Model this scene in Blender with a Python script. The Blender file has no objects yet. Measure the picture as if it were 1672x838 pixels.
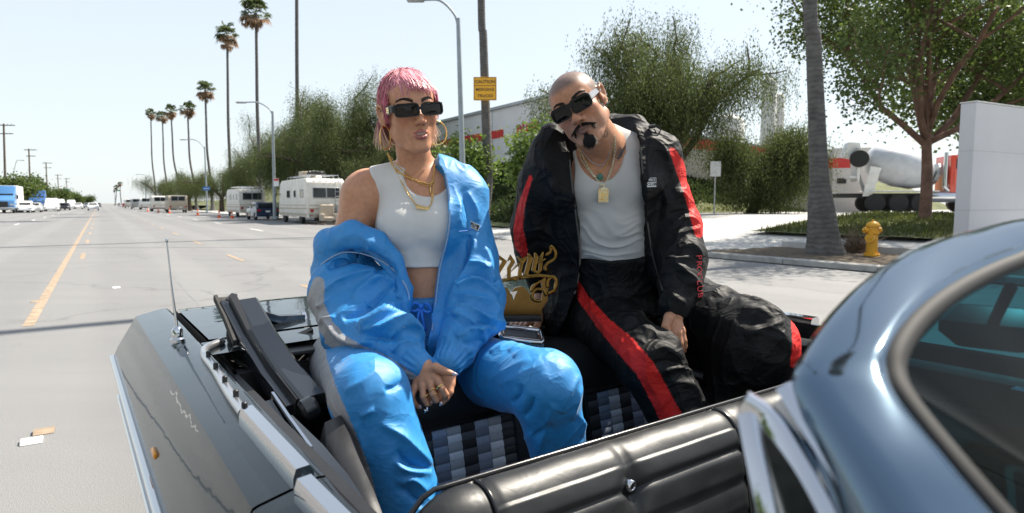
import bpy, bmesh, math, random
import numpy as np
from mathutils import Vector, Matrix

SC = bpy.context.scene
COL = SC.collection
R = math.radians

# ------------------------------------------------------------------ camera
H = 1.35
FPX = 1020.0
PITCH = math.atan((419 - 332) / FPX)
cam = bpy.data.cameras.new('camera')
cam.lens = FPX / 1672 * 36
cam.sensor_width = 36
cam.clip_start = 0.02
cam.clip_end = 6000
cam.dof.use_dof = True
cam.dof.focus_distance = 1.88
cam.dof.aperture_fstop = 6.0
camo = bpy.data.objects.new('camera', cam)
COL.objects.link(camo)
camo.location = (0, 0, H)
camo.rotation_euler = (R(90) - PITCH, 0, 0)
SC.camera = camo

# ------------------------------------------------------------------ light
SUN_AZ = R(54)      # clockwise from +Y (towards +X)
SUN_EL = R(52)
w = bpy.data.worlds.new('World')
SC.world = w
w.use_nodes = True
wn = w.node_tree.nodes
wn.clear()
wo = wn.new('ShaderNodeOutputWorld')
wb = wn.new('ShaderNodeBackground')
ws = wn.new('ShaderNodeTexSky')
ws.sky_type = 'NISHITA'
ws.sun_disc = False
ws.sun_elevation = SUN_EL
ws.sun_rotation = SUN_AZ
ws.altitude = 0
ws.air_density = 1.0
ws.dust_density = 1.0
ws.ozone_density = 1.6
wb.inputs['Strength'].default_value = 0.112
wm = wn.new('ShaderNodeMix'); wm.data_type = 'RGBA'      # thin bright haze over the whole sky
wc = wn.new('ShaderNodeTexCoord'); wx = wn.new('ShaderNodeSeparateXYZ'); wr = wn.new('ShaderNodeMapRange')
w.node_tree.links.new(wc.outputs['Generated'], wx.inputs[0]); w.node_tree.links.new(wx.outputs[2], wr.inputs[0])
wr.inputs[1].default_value = 0.0; wr.inputs[2].default_value = 0.9; wr.inputs[3].default_value = 0.85; wr.inputs[4].default_value = 0.4
w.node_tree.links.new(wr.outputs[0], wm.inputs[0])
wm.inputs[7].default_value = (4.2, 4.5, 4.58, 1)
w.node_tree.links.new(ws.outputs[0], wm.inputs[6])
w.node_tree.links.new(wm.outputs[2], wb.inputs[0])
w.node_tree.links.new(wb.outputs[0], wo.inputs[0])
sl = bpy.data.lights.new('sun', 'SUN')
sl.energy = 5.0
sl.angle = R(0.55)
sl.color = (1.0, 0.925, 0.80)
so = bpy.data.objects.new('sun', sl)
COL.objects.link(so)
sd = Vector((math.sin(SUN_AZ) * math.cos(SUN_EL), math.cos(SUN_AZ) * math.cos(SUN_EL), math.sin(SUN_EL)))
so.rotation_euler = (-sd).to_track_quat('-Z', 'Y').to_euler()
SC.view_settings.view_transform = 'Standard'
SC.view_settings.look = 'None'
SC.view_settings.gamma = 1
SC.view_settings.exposure = 0.98
SC.cycles.max_bounces = 8
SC.cycles.transparent_max_bounces = 12

# ------------------------------------------------------------------ placing
_cp, _sp = math.cos(PITCH), math.sin(PITCH)
def ray(px, py):
    a = (px - 836) / FPX
    b = (419 - py) / FPX
    return Vector((a, _cp + b * _sp, b * _cp - _sp))
def P(px, py, d):
    """point seen at a photo pixel at d metres ahead"""
    r = ray(px, py)
    return Vector((0, 0, H)) + r * (d / r.y)
def G(px, py, z=0.0):
    """point seen at a photo pixel at height z"""
    r = ray(px, py)
    return Vector((0, 0, H)) + r * ((z - H) / r.z)

# ------------------------------------------------------------------ materials
MATS = {}
class NT:
    def __init__(s, name):
        s.m = bpy.data.materials.new(name)
        s.m.use_nodes = True
        s.t = s.m.node_tree
        s.b = s.t.nodes['Principled BSDF']
        s.out = s.t.nodes['Material Output']
    def n(s, typ, **kw):
        x = s.t.nodes.new(typ)
        for k, v in kw.items():
            if k.startswith('i_'):
                x.inputs[k[2:].replace('_', ' ')].default_value = v
            else:
                setattr(x, k, v)
        return x
    def l(s, a, b):
        s.t.links.new(a, b)
    def set(s, **kw):
        for k, v in kw.items():
            k = k.replace('_', ' ')
            s.b.inputs[k].default_value = v
        return s
    def coord(s, kind='Object', scale=None):
        c = s.n('ShaderNodeTexCoord')
        if scale is None:
            return c.outputs[kind]
        m = s.n('ShaderNodeMapping')
        m.inputs['Scale'].default_value = scale
        s.l(c.outputs[kind], m.inputs[0])
        return m.outputs[0]
    def noise(s, vec, scale, detail=4, rough=0.55, dist=0.0):
        x = s.n('ShaderNodeTexNoise')
        x.inputs['Scale'].default_value = scale
        x.inputs['Detail'].default_value = detail
        x.inputs['Roughness'].default_value = rough
        x.inputs['Distortion'].default_value = dist
        s.l(vec, x.inputs['Vector'])
        return x.outputs['Fac']
    def ramp(s, fac, stops):
        x = s.n('ShaderNodeValToRGB')
        e = x.color_ramp.elements
        while len(e) < len(stops):
            e.new(0.5)
        for i, (p, c) in enumerate(stops):
            e[i].position = p
            e[i].color = (*c, 1) if len(c) == 3 else c
        s.l(fac, x.inputs[0])
        return x.outputs[0]
    def bump(s, h, strength=0.3, dist=0.01, normal=None):
        x = s.n('ShaderNodeBump')
        x.inputs['Strength'].default_value = strength
        x.inputs['Distance'].default_value = dist
        s.l(h, x.inputs['Height'])
        if normal is not None:
            s.l(normal, x.inputs['Normal'])
        return x.outputs[0]
    def math(s, op, a, b=None):
        x = s.n('ShaderNodeMath', operation=op)
        for i, v in enumerate((a, b)):
            if v is None: continue
            if isinstance(v, (int, float)): x.inputs[i].default_value = v
            else: s.l(v, x.inputs[i])
        return x.outputs[0]
    def mix(s, fac, a, b, mode='MIX'):
        x = s.n('ShaderNodeMix', data_type='RGBA', blend_type=mode)
        for i, v in ((0, fac), (6, a), (7, b)):
            if isinstance(v, (int, float)): x.inputs[i].default_value = v
            elif isinstance(v, tuple): x.inputs[i].default_value = (*v, 1) if len(v) == 3 else v
            else: s.l(v, x.inputs[i])
        return x.outputs[2]

def mat(name, col, rough=0.5, metal=0.0, var=0.12, scale=8.0, bump=0.0, bscale=60.0, coat=0.0, spec=None, detail=5):
    """plain procedural material: base colour with soft noise variation and optional fine relief"""
    if name in MATS: return MATS[name]
    t = NT(name)
    v = t.coord('Object')
    f = t.noise(v, scale, detail)
    c0 = tuple(max(0, x * (1 - var)) for x in col)
    c1 = tuple(min(1, x * (1 + var)) for x in col)
    t.l(t.ramp(f, [(0.3, c0), (0.7, c1)]), t.b.inputs['Base Color'])
    t.set(Roughness=rough, Metallic=metal, Coat_Weight=coat)
    t.b.inputs['Coat Roughness'].default_value = 0.03
    if spec is not None: t.b.inputs['Specular IOR Level'].default_value = spec
    if bump:
        t.l(t.bump(t.noise(v, bscale, 4), bump, 0.01), t.b.inputs['Normal'])
    MATS[name] = t.m
    return t.m

def attr_mat(name, rough=0.6, attr='Col', bump=0.0, bscale=300.0, sss=0.0, spec=0.5, var=0.0, vscale=40, sheen=0.0):
    if name in MATS: return MATS[name]
    t = NT(name)
    a = t.n('ShaderNodeAttribute', attribute_name=attr)
    v = t.coord('Object')
    c = a.outputs['Color']
    if var:
        f = t.noise(v, vscale, 5)
        c = t.mix(1.0, c, t.ramp(f, [(0.25, (1 - var,) * 3), (0.75, (1 + var,) * 3)]), 'MULTIPLY')
    t.l(c, t.b.inputs['Base Color'])
    t.set(Roughness=rough)
    t.b.inputs['Specular IOR Level'].default_value = spec
    if sss:
        t.b.inputs['Subsurface Weight'].default_value = sss
        t.b.inputs['Subsurface Radius'].default_value = (0.012, 0.004, 0.002)
        t.b.inputs['Subsurface Scale'].default_value = 1.0
    if sheen: t.b.inputs['Sheen Weight'].default_value = sheen
    if bump:
        t.l(t.bump(t.noise(v, bscale, 5), bump, 0.002), t.b.inputs['Normal'])
    MATS[name] = t.m
    return t.m

# ------------------------------------------------------------------ object helpers
def tag(o, label=None, cat=None, group=None, kind=None):
    if label: o['label'] = label
    if cat: o['category'] = cat
    if group: o['group'] = group
    if kind: o['kind'] = kind
    return o
def link(name, data, parent=None):
    o = bpy.data.objects.new(name, data)
    COL.objects.link(o)
    if parent is not None:
        o.parent = parent
    return o
def empty(name, loc, rz=0.0, label=None, cat=None, group=None):
    o = link(name, None)
    o.empty_display_size = 0.2
    o.location = loc
    o.rotation_euler = (0, 0, rz)
    return tag(o, label, cat, group)
def mesh_from(name, V, F, m=None, smooth=True):
    me = bpy.data.meshes.new(name)
    me.from_pydata([tuple(v) for v in V], [], F)
    me.validate()
    if m is not None:
        for x in (m if isinstance(m, (list, tuple)) else [m]): me.materials.append(x)
    if smooth: me.shade_smooth()
    return me
def mesh_np(name, V, F, m=None, smooth=True):
    """V (n,3) array, F (m,k) array of equal size faces"""
    V = np.asarray(V, np.float32); F = np.asarray(F, np.int32)
    me = bpy.data.meshes.new(name)
    k = F.shape[1]
    me.vertices.add(len(V)); me.vertices.foreach_set('co', V.ravel())
    me.loops.add(F.size); me.loops.foreach_set('vertex_index', F.ravel())
    me.polygons.add(len(F))
    me.polygons.foreach_set('loop_start', np.arange(0, F.size, k, dtype=np.int32))
    me.update(calc_edges=True)
    if m is not None:
        for x in (m if isinstance(m, (list, tuple)) else [m]): me.materials.append(x)
    if smooth: me.shade_smooth()
    return me
def vcol(me, C, name='Col'):
    a = me.color_attributes.new(name, 'FLOAT_COLOR', 'POINT')
    C = np.asarray(C, np.float32)
    if C.shape[1] == 3: C = np.concatenate([C, np.ones((len(C), 1), np.float32)], 1)
    a.data.foreach_set('color', C.ravel())

def frame_of(d, up=Vector((0, 0, 1))):
    d = Vector(d).normalized()
    s = d.cross(up)
    if s.length < 1e-4: s = d.cross(Vector((0, 1, 0)))
    s.normalize()
    return d, s, s.cross(d).normalized()

class MB:
    """collects shapes into one mesh"""
    def __init__(s): s.v = []; s.f = []; s.mi = []; s.cur = 0
    def add(s, V, F):
        o = len(s.v)
        s.v += [tuple(x) for x in V]
        s.f += [tuple(i + o for i in f) for f in F]
        s.mi += [s.cur] * len(F)
        return s
    def box(s, c, size, rz=0.0, bev=0.0, M=None):
        hx, hy, hz = size[0] / 2, size[1] / 2, size[2] / 2
        if bev <= 0:
            V = [Vector((x * hx, y * hy, z * hz)) for z in (-1, 1) for x, y in ((-1, -1), (1, -1), (1, 1), (-1, 1))]
            F = [(3, 2, 1, 0), (4, 5, 6, 7), (0, 1, 5, 4), (1, 2, 6, 5), (2, 3, 7, 6), (3, 0, 4, 7)]
        else:
            b = min(bev, hx * .9, hy * .9, hz * .9)
            V = []; 
            rings = [(-hz, b), (-hz + b, 0), (hz - b, 0), (hz, b)]
            for z, i in rings:
                x, y = hx - i, hy - i
                bb = b * (0.35 if i else 0.6)
                for (px, py) in ((-x + bb, -y), (x - bb, -y), (x, -y + bb), (x, y - bb), (x - bb, y), (-x + bb, y), (-x, y - bb), (-x, -y + bb)):
                    V.append(Vector((px, py, z)))
            F = [tuple(range(7, -1, -1)), tuple(range(24, 32))]
            for r in range(3):
                for k in range(8):
                    F.append((r * 8 + k, r * 8 + (k + 1) % 8, r * 8 + 8 + (k + 1) % 8, r * 8 + 8 + k))
        m = M if M is not None else Matrix.Rotation(rz, 4, 'Z')
        c = Vector(c)
        return s.add([(m @ v) + c for v in V], F)
    def tube(s, pts, rad, n=8, caps=True, sx=1.0, up=Vector((0, 0, 1)), closed=False):
        pts = [Vector(p) for p in pts]
        m = len(pts)
        if isinstance(rad, (int, float)): rad = [rad] * m
        V = []; F = []
        prev = None
        for i, p in enumerate(pts):
            if closed: d = pts[(i + 1) % m] - pts[(i - 1) % m]
            else: d = pts[min(i + 1, m - 1)] - pts[max(i - 1, 0)]
            if d.length < 1e-9: d = Vector((0, 0, 1))
            d.normalize()
            if prev is None:
                _, a, b = frame_of(d, up)
            else:
                a = prev - d * prev.dot(d)
                if a.length < 1e-6: _, a, b = frame_of(d, up)
                a.normalize(); b = a.cross(d)
            prev = a
            for k in range(n):
                t = 2 * math.pi * k / n
                V.append(p + (a * math.cos(t) * sx + b * math.sin(t)) * rad[i])
        for i in range(m if closed else m - 1):
            j = (i + 1) % m
            for k in range(n):
                F.append((i * n + k, j * n + k, j * n + (k + 1) % n, i * n + (k + 1) % n))
        if caps and not closed:
            F.append(tuple(range(n - 1, -1, -1)) if False else tuple(range(n)))
            F.append(tuple((m - 1) * n + k for k in range(n - 1, -1, -1)))
        return s.add(V, F)
    def lathe(s, prof, c=(0, 0, 0), n=16, M=None, caps=True):
        """prof: list of (r, z)"""
        c = Vector(c); V = []; F = []
        for r, z in prof:
            for k in range(n):
                t = 2 * math.pi * k / n
                V.append(Vector((r * math.cos(t), r * math.sin(t), z)))
        for i in range(len(prof) - 1):
            for k in range(n):
                F.append((i * n + k, i * n + (k + 1) % n, (i + 1) * n + (k + 1) % n, (i + 1) * n + k))
        if caps:
            F.append(tuple(range(n - 1, -1, -1))); F.append(tuple((len(prof) - 1) * n + k for k in range(n)))
        if M is not None: V = [M @ v for v in V]
        return s.add([v + c for v in V], F)
    def loft(s, secs, closed=False, caps=False):
        """secs: list of equal-length point lists"""
        n = len(secs[0]); V = [p for q in secs for p in q]; F = []
        for i in range(len(secs) - 1):
            for k in range(n if closed else n - 1):
                F.append((i * n + k, i * n + (k + 1) % n, (i + 1) * n + (k + 1) % n, (i + 1) * n + k))
        if caps:
            F.append(tuple(range(n - 1, -1, -1))); F.append(tuple((len(secs) - 1) * n + k for k in range(n)))
        return s.add(V, F)
    def prism(s, poly, ax, ay, az, o, th):
        """2-D outline extruded: o + x*ax + y*ay, thickness th along az"""
        o, ax, ay, az = Vector(o), Vector(ax), Vector(ay), Vector(az)
        n = len(poly)
        V = [o + ax * x + ay * y for x, y in poly] + [o + ax * x + ay * y + az * th for x, y in poly]
        F = [tuple(range(n - 1, -1, -1)), tuple(range(n, 2 * n))] + [(k, (k + 1) % n, n + (k + 1) % n, n + k) for k in range(n)]
        return s.add(V, F)
    def build(s, name, m, parent=None, smooth=False, auto=None, bevel=0.0, subsurf=0, weld=False):
        me = mesh_from(name, s.v, s.f, m, smooth)
        if isinstance(m, (list, tuple)):
            if len(s.mi) == len(me.polygons): me.polygons.foreach_set('material_index', s.mi)
        if auto or bevel or weld or True:
            bm = bmesh.new(); bm.from_mesh(me)
            if weld: bmesh.ops.remove_doubles(bm, verts=bm.verts, dist=1e-4)
            bmesh.ops.recalc_face_normals(bm, faces=bm.faces)
            if bevel:
                es = [e for e in bm.edges if len(e.link_faces) == 2 and e.calc_face_angle(0) > 0.5]
                bmesh.ops.bevel(bm, geom=es, offset=bevel, segments=2, affect='EDGES', profile=0.6)
            if auto:
                for e in bm.edges:
                    e.smooth = not (len(e.link_faces) == 2 and e.calc_face_angle(0) > R(auto))
                for f in bm.faces: f.smooth = True
            bm.to_mesh(me); bm.free()
        o = link(name, me, parent)
        if subsurf:
            md = o.modifiers.new('s', 'SUBSURF'); md.levels = md.render_levels = subsurf
        return o

def text_mesh(name, body, size, m, parent=None, mat4=None, th=0.002, align='CENTER', spacing=1.0, mirror=False, bold=0.0, sx=1.0):
    cu = bpy.data.curves.new(name, 'FONT')
    cu.body = body; cu.size = size; cu.extrude = th; cu.align_x = align; cu.align_y = 'CENTER'
    cu.space_character = spacing; cu.offset = bold; cu.resolution_u = 3
    tmp = bpy.data.objects.new('t', cu)
    COL.objects.link(tmp)
    dg = bpy.context.evaluated_depsgraph_get()
    me = bpy.data.meshes.new_from_object(tmp.evaluated_get(dg))
    bpy.data.objects.remove(tmp); bpy.data.curves.remove(cu)
    me.name = name
    S = Matrix.Diagonal((-sx if mirror else sx, 1, 1, 1))
    me.transform((mat4 if mat4 is not None else Matrix.Identity(4)) @ S)
    if mirror: me.flip_normals()
    me.materials.clear(); me.materials.append(m)
    return link(name, me, parent)

def axes_mat(o, x, y):
    x = Vector(x).normalized(); y = Vector(y); y = (y - x * y.dot(x)).normalized(); z = x.cross(y)
    m = Matrix((x, y, z)).transposed().to_4x4(); m.translation = Vector(o)
    return m

def copy_tree(o, parent=None):
    c = o.copy(); COL.objects.link(c)
    if parent is not None: c.parent = parent
    for ch in list(o.children): copy_tree(ch, c)
    return c
def catmull(pts, n=8, closed=False):
    pts = [Vector(p) for p in pts]; out = []; m = len(pts)
    for i in range(m if closed else m - 1):
        p0 = pts[(i - 1) % m] if closed or i > 0 else pts[0] * 2 - pts[1]
        p1 = pts[i]; p2 = pts[(i + 1) % m]
        p3 = pts[(i + 2) % m] if closed or i + 2 < m else pts[-1] * 2 - pts[-2]
        for k in range(n):
            t = k / n
            out.append(0.5 * ((2 * p1) + (p2 - p0) * t + (2 * p0 - 5 * p1 + 4 * p2 - p3) * t * t + (3 * p1 - p0 - 3 * p2 + p3) * t ** 3))
    if not closed: out.append(pts[-1].copy())
    return out

# ------------------------------------------------------------------ numpy noise
_rng = np.random.RandomState(7)
_perm = _rng.permutation(256); _perm = np.concatenate([_perm, _perm])
_grad = _rng.normal(size=(256, 3)); _grad /= np.linalg.norm(_grad, axis=1)[:, None]
def perlin(p):
    p = np.asarray(p, np.float64)
    i = np.floor(p).astype(np.int64); f = p - i; i &= 255
    u = f * f * f * (f * (f * 6 - 15) + 10)
    def g(dx, dy, dz):
        h = _perm[_perm[_perm[(i[:, 0] + dx) & 255] + ((i[:, 1] + dy) & 255)] + ((i[:, 2] + dz) & 255)]
        gr = _grad[h]
        return gr[:, 0] * (f[:, 0] - dx) + gr[:, 1] * (f[:, 1] - dy) + gr[:, 2] * (f[:, 2] - dz)
    def L(a, b, t): return a + (b - a) * t
    x = [L(g(0, dy, dz), g(1, dy, dz), u[:, 0]) for dz in (0, 1) for dy in (0, 1)]
    return L(L(x[0], x[1], u[:, 1]), L(x[2], x[3], u[:, 1]), u[:, 2]) * 1.6

# ------------------------------------------------------------------ signed distance sculpting
class SDF:
    def __init__(s, vox, block=8):
        s.vox = vox; s.nb = block; s.ops = []
    def _add(s, fn, lo, hi, mode, k):
        s.ops.append((fn, None if lo is None else np.array(lo, float), None if hi is None else np.array(hi, float), mode, k)); return s
    def cap(s, a, b, ra, rb=None, k=0.01, mode='+', sx=1.0, side=(1, 0, 0)):
        """tapered capsule; sx stretches the section along the direction `side`"""
        rb = ra if rb is None else rb
        a = np.array(a, float); b = np.array(b, float)
        S = np.array(side, float); S /= np.linalg.norm(S)
        def fn(p):
            ba = b - a; pa = p - a
            t = np.clip(pa @ ba / max(ba @ ba, 1e-12), 0, 1)
            q = pa - t[:, None] * ba
            if sx != 1.0:
                c = q @ S
                q = q - np.outer(c * (1 - 1 / sx), S)
            return np.sqrt((q * q).sum(1)) - (ra + (rb - ra) * t)
        r = max(ra, rb) * max(1, sx)
        return s._add(fn, np.minimum(a, b) - r, np.maximum(a, b) + r, mode, k)
    def chain(s, pts, rads, k=0.01, mode='+', sx=1.0, side=(1, 0, 0)):
        for i in range(len(pts) - 1):
            s.cap(pts[i], pts[i + 1], rads[i], rads[i + 1], k if i == 0 else min(k, min(rads) * 0.3), mode, sx, side)
        return s
    def ell(s, c, r, M=None, k=0.01, mode='+'):
        """ellipsoid; M 3x3 with columns = local axes"""
        c = np.array(c, float); r = np.array(r, float)
        A = np.eye(3) if M is None else np.array(M, float)[:3, :3]
        def fn(p):
            q = (p - c) @ A
            k0 = np.sqrt(((q / r) ** 2).sum(1)) + 1e-9
            k1 = np.sqrt(((q / (r * r)) ** 2).sum(1)) + 1e-9
            return k0 * (k0 - 1) / k1
        e = np.abs(A) @ r
        return s._add(fn, c - e, c + e, mode, k)
    def box(s, c, h, M=None, rnd=0.005, k=0.01, mode='+'):
        c = np.array(c, float); h = np.array(h, float) - rnd
        A = np.eye(3) if M is None else np.array(M, float)[:3, :3]
        def fn(p):
            q = np.abs((p - c) @ A) - h
            return np.sqrt((np.maximum(q, 0) ** 2).sum(1)) + np.minimum(q.max(1), 0) - rnd
        e = np.abs(A) @ (h + rnd)
        return s._add(fn, c - e, c + e, mode, k)
    def plane(s, o, n, k=0.004):
        """cut away everything on the +n side"""
        o = np.array(o, float); n = np.array(n, float); n /= np.linalg.norm(n)
        return s._add(lambda p: (p - o) @ n, None, None, '&', k)
    def func(s, fn, lo, hi, mode='+', k=0.01):
        return s._add(fn, lo, hi, mode, k)
    def mesh(s):
        vox, nb = s.vox, s.nb
        bs = vox * nb; half = bs * math.sqrt(3) / 2
        keys = set(); per = []
        for fn, lo, hi, mode, k in s.ops:
            if mode == '&' : continue
            band = k + 2 * vox
            if mode != '+': continue
            l = np.floor((lo - band) / bs).astype(int); h = np.floor((hi + band) / bs).astype(int)
            g = np.stack(np.meshgrid(*[np.arange(l[i], h[i] + 1) for i in range(3)], indexing='ij'), -1).reshape(-1, 3)
            d = fn((g + 0.5) * bs)
            g = g[d < half * 2.0 + band]
            keys.update(map(tuple, g))
        B = np.array(sorted(keys), np.int64)
        n1 = nb + 1
        loc = np.stack(np.meshgrid(*[np.arange(n1)] * 3, indexing='ij'), -1).reshape(-1, 3)
        cen = (B + 0.5) * bs
        D = np.full((len(B), n1 ** 3), 1.0)
        def pts(sel): return ((B[sel][:, None, :] * nb + loc[None]) * vox).reshape(-1, 3)
        for fn, lo, hi, mode, k in s.ops:
            band = k + 2 * vox
            if lo is None: sel = np.arange(len(B))
            else:
                sel = np.where(np.all((cen > lo - band - bs) & (cen < hi + band + bs), 1))[0]
                if len(sel) == 0: continue
                sel = sel[fn(cen[sel]) < half * 2.2 + band]
            if len(sel) == 0: continue
            for c0 in range(0, len(sel), 2500):
                sc = sel[c0:c0 + 2500]
                d = fn(pts(sc)).reshape(len(sc), -1)
                o = D[sc]
                if mode == '+':
                    hh = np.maximum(k - np.abs(o - d), 0) / max(k, 1e-9)
                    D[sc] = np.minimum(o, d) - hh * hh * k * 0.25
                elif mode == '-':
                    hh = np.maximum(k - np.abs(o + d), 0) / max(k, 1e-9)
                    D[sc] = np.maximum(o, -d) + hh * hh * k * 0.25
                elif mode == '&':
                    hh = np.maximum(k - np.abs(o - d), 0) / max(k, 1e-9)
                    D[sc] = np.maximum(o, d) + hh * hh * k * 0.25
        D = D.reshape(-1, n1, n1, n1)
        neg = D < 0
        keep = neg.any((1, 2, 3)) & (~neg).any((1, 2, 3))
        B = B[keep]; D = D[keep]; neg = neg[keep]
        # cells with a crossing
        cn = np.zeros((len(B), nb, nb, nb), np.int8)
        for dx in (0, 1):
            for dy in (0, 1):
                for dz in (0, 1):
                    cn += neg[:, dx:dx + nb, dy:dy + nb, dz:dz + nb]
        bi, ci, cj, ck = np.where((cn > 0) & (cn < 8))
        acc = np.zeros((len(bi), 3)); cnt = np.zeros(len(bi))
        corners = [(x, y, z) for x in (0, 1) for y in (0, 1) for z in (0, 1)]
        for a in corners:
            for ax in range(3):
                if a[ax]: continue
                b = list(a); b[ax] = 1
                da = D[bi, ci + a[0], cj + a[1], ck + a[2]]; db = D[bi, ci + b[0], cj + b[1], ck + b[2]]
                x = (da < 0) != (db < 0)
                t = np.where(x, da / np.where(x, da - db, 1), 0)
                q = np.tile(np.array(a, float), (len(bi), 1)); q[:, ax] += t
                acc[x] += q[x]; cnt[x] += 1
        g = B[bi] * nb + np.stack([ci, cj, ck], 1)
        V = (g + acc / cnt[:, None]) * vox
        OFF = 1 << 18; SH = 20
        def key(c): return ((c[:, 0] + OFF) << (2 * SH)) | ((c[:, 1] + OFF) << SH) | (c[:, 2] + OFF)
        kk = key(g); order = np.argsort(kk); ks = kk[order]
        def find(c):
            q = key(c); i = np.searchsorted(ks, q); i = np.minimum(i, len(ks) - 1)
            return np.where(ks[i] == q, order[i], -1)
        quads = []
        for ax in range(3):
            sl0 = [slice(0, nb)] * 3; sl1 = [slice(0, nb)] * 3
            sl1[ax] = slice(1, nb + 1)
            n0 = neg[(slice(None), *sl0)]; n1_ = neg[(slice(None), *sl1)]
            bi, i, j, k2 = np.where(n0 != n1_)
            c = B[bi] * nb + np.stack([i, j, k2], 1)
            u, v = (ax + 1) % 3, (ax + 2) % 3
            c01 = c.copy(); c01[:, u] -= 1
            c10 = c.copy(); c10[:, v] -= 1
            c11 = c01.copy(); c11[:, v] -= 1
            q = np.stack([find(c), find(c01), find(c11), find(c10)], 1)
            flip = ~n0[bi, i, j, k2]
            q[flip] = q[flip][:, ::-1]
            quads.append(q[(q >= 0).all(1)])
        return V, np.concatenate(quads)

def vnormals(V, F):
    a, b, c, d = (V[F[:, i]] for i in range(4))
    n = np.cross(c - a, d - b)
    N = np.zeros_like(V)
    for i in range(4): np.add.at(N, F[:, i], n)
    return N / (np.linalg.norm(N, axis=1)[:, None] + 1e-12)
def relax(V, F, it=2, lam=0.5):
    e = np.concatenate([F[:, [0, 1]], F[:, [1, 2]], F[:, [2, 3]], F[:, [3, 0]]])
    e = np.concatenate([e, e[:, ::-1]])
    cnt = np.bincount(e[:, 0], minlength=len(V))[:, None].astype(float)
    for _ in range(it):
        A = np.stack([np.bincount(e[:, 0], weights=V[e[:, 1], k], minlength=len(V)) for k in range(3)], 1)
        V = V + lam * (A / np.maximum(cnt, 1) - V)
    return V
# =================================================================== SETTING
RD = Vector((-0.5496, 0.8354, 0)); QD = Vector((0.8354, 0.5496, 0))
ROADZ = math.atan2(RD.y, RD.x) - math.pi / 2      # rotation whose local +y runs down the road
def S(s, q, z=0.0): return RD * s + QD * q + Vector((0, 0, z))
def sq(px, q, z=0.0):
    """place on the line q (metres right of the lens) seen at photo column px"""
    r = (px - 836) / FPX
    s = (QD.x * q - r * QD.y * q) / (r * RD.y - RD.x)
    return S(s, q, z)

def road_mat():
    t = NT('asphalt')
    v = t.coord('Object')
    big = t.noise(v, 0.22, 4, 0.6)
    mid = t.noise(t.coord('Object', (0.15, 1.2, 1)), 1.2, 5, 0.6)
    fine = t.noise(v, 180, 2, 0.6)
    c = t.ramp(big, [(0.3, (0.140, 0.138, 0.137)), (0.7, (0.178, 0.175, 0.172))])
    c = t.mix(0.45, c, t.ramp(mid, [(0.3, (0.105, 0.105, 0.108)), (0.7, (0.195, 0.191, 0.188))]))
    c = t.mix(0.5, c, t.ramp(fine, [(0.3, (0.10, 0.10, 0.105)), (0.55, (0.27, 0.27, 0.27)), (0.8, (0.44, 0.43, 0.42))]))
    # wheel tracks down the lanes, oil drips and old patches
    rotm = t.n('ShaderNodeMapping'); rotm.inputs['Rotation'].default_value = (0, 0, -ROADZ)
    oc = t.n('ShaderNodeTexCoord'); t.l(oc.outputs['Object'], rotm.inputs[0])
    sp = t.n('ShaderNodeSeparateXYZ'); t.l(rotm.outputs[0], sp.inputs[0])
    band = t.math('SINE', t.math('MULTIPLY', sp.outputs[0], 3.4))
    band = t.math('MULTIPLY', t.math('ADD', band, 1.0), t.noise(v, .5, 4))
    c = t.mix(0.3, c, t.ramp(band, [(.15, (1.0, 1.0, 1.0)), (1.1 / 2, (.72, .72, .73))]), 'MULTIPLY')
    st = t.noise(v, 1.1, 6, .7, .6)
    c = t.mix(0.8, c, t.ramp(st, [(.60, (1, 1, 1)), (.72, (.66, .66, .68))]), 'MULTIPLY')
    vo = t.n('ShaderNodeTexVoronoi', feature='DISTANCE_TO_EDGE'); vo.inputs['Scale'].default_value = .16
    wv_ = t.n('ShaderNodeVectorMath', operation='ADD'); nz = t.n('ShaderNodeTexNoise'); nz.inputs['Scale'].default_value = 1.2; nz.inputs['Detail'].default_value = 6; t.l(v, nz.inputs[0]); t.l(v, wv_.inputs[0]); t.l(nz.outputs['Color'], wv_.inputs[1]); t.l(wv_.outputs[0], vo.inputs['Vector'])
    c = t.mix(0.55, c, t.ramp(vo.outputs['Distance'], [(.0015, (.55, .55, .56)), (.006, (1, 1, 1))]), 'MULTIPLY')
    t.l(c, t.b.inputs['Base Color'])
    t.set(Roughness=0.8)
    t.l(t.bump(fine, 0.5, 0.004), t.b.inputs['Normal'])
    return t.m
M_ROAD = road_mat()
M_CONC = mat('concrete', (0.46, 0.455, 0.44), 0.85, var=0.18, scale=1.4, bump=0.25, bscale=40)
M_KERB = mat('kerb_concrete', (0.33, 0.325, 0.31), 0.85, var=0.3, scale=3.0, bump=0.3, bscale=40)
M_DIRT = mat('bare_soil', (0.10, 0.075, 0.05), 0.95, var=0.4, scale=4, bump=0.6, bscale=30)
M_TURF = mat('turf_soil', (0.10, 0.11, 0.04), 0.95, var=0.4, scale=1.5, bump=0.6, bscale=20)
M_YEL = mat('yellow_paint', (0.31, 0.235, 0.165), 0.75, var=0.35, scale=9)
M_WHITE = mat('white_paint', (0.75, 0.75, 0.73), 0.6, var=0.08, scale=3)
M_OFFW = mat('aged_white_paint', (0.66, 0.64, 0.58), 0.5, var=0.12, scale=2)
M_LANE = mat('lane_white', (0.62, 0.62, 0.6), 0.75, var=0.25, scale=12)
M_GLASSD = mat('dark_window', (0.02, 0.024, 0.028), 0.06, var=0.1, scale=2)
M_TYRE = mat('tyre_rubber', (0.022, 0.022, 0.023), 0.8, var=0.2, scale=20)
M_RIM = mat('wheel_metal', (0.55, 0.55, 0.56), 0.3, 0.9, var=0.05)
M_CHROME = mat('chrome', (0.60, 0.61, 0.63), 0.05, 1.0, var=0.02)
M_STEEL = mat('galvanised_steel', (0.38, 0.40, 0.41), 0.5, 0.6, var=0.1, scale=5)
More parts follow.
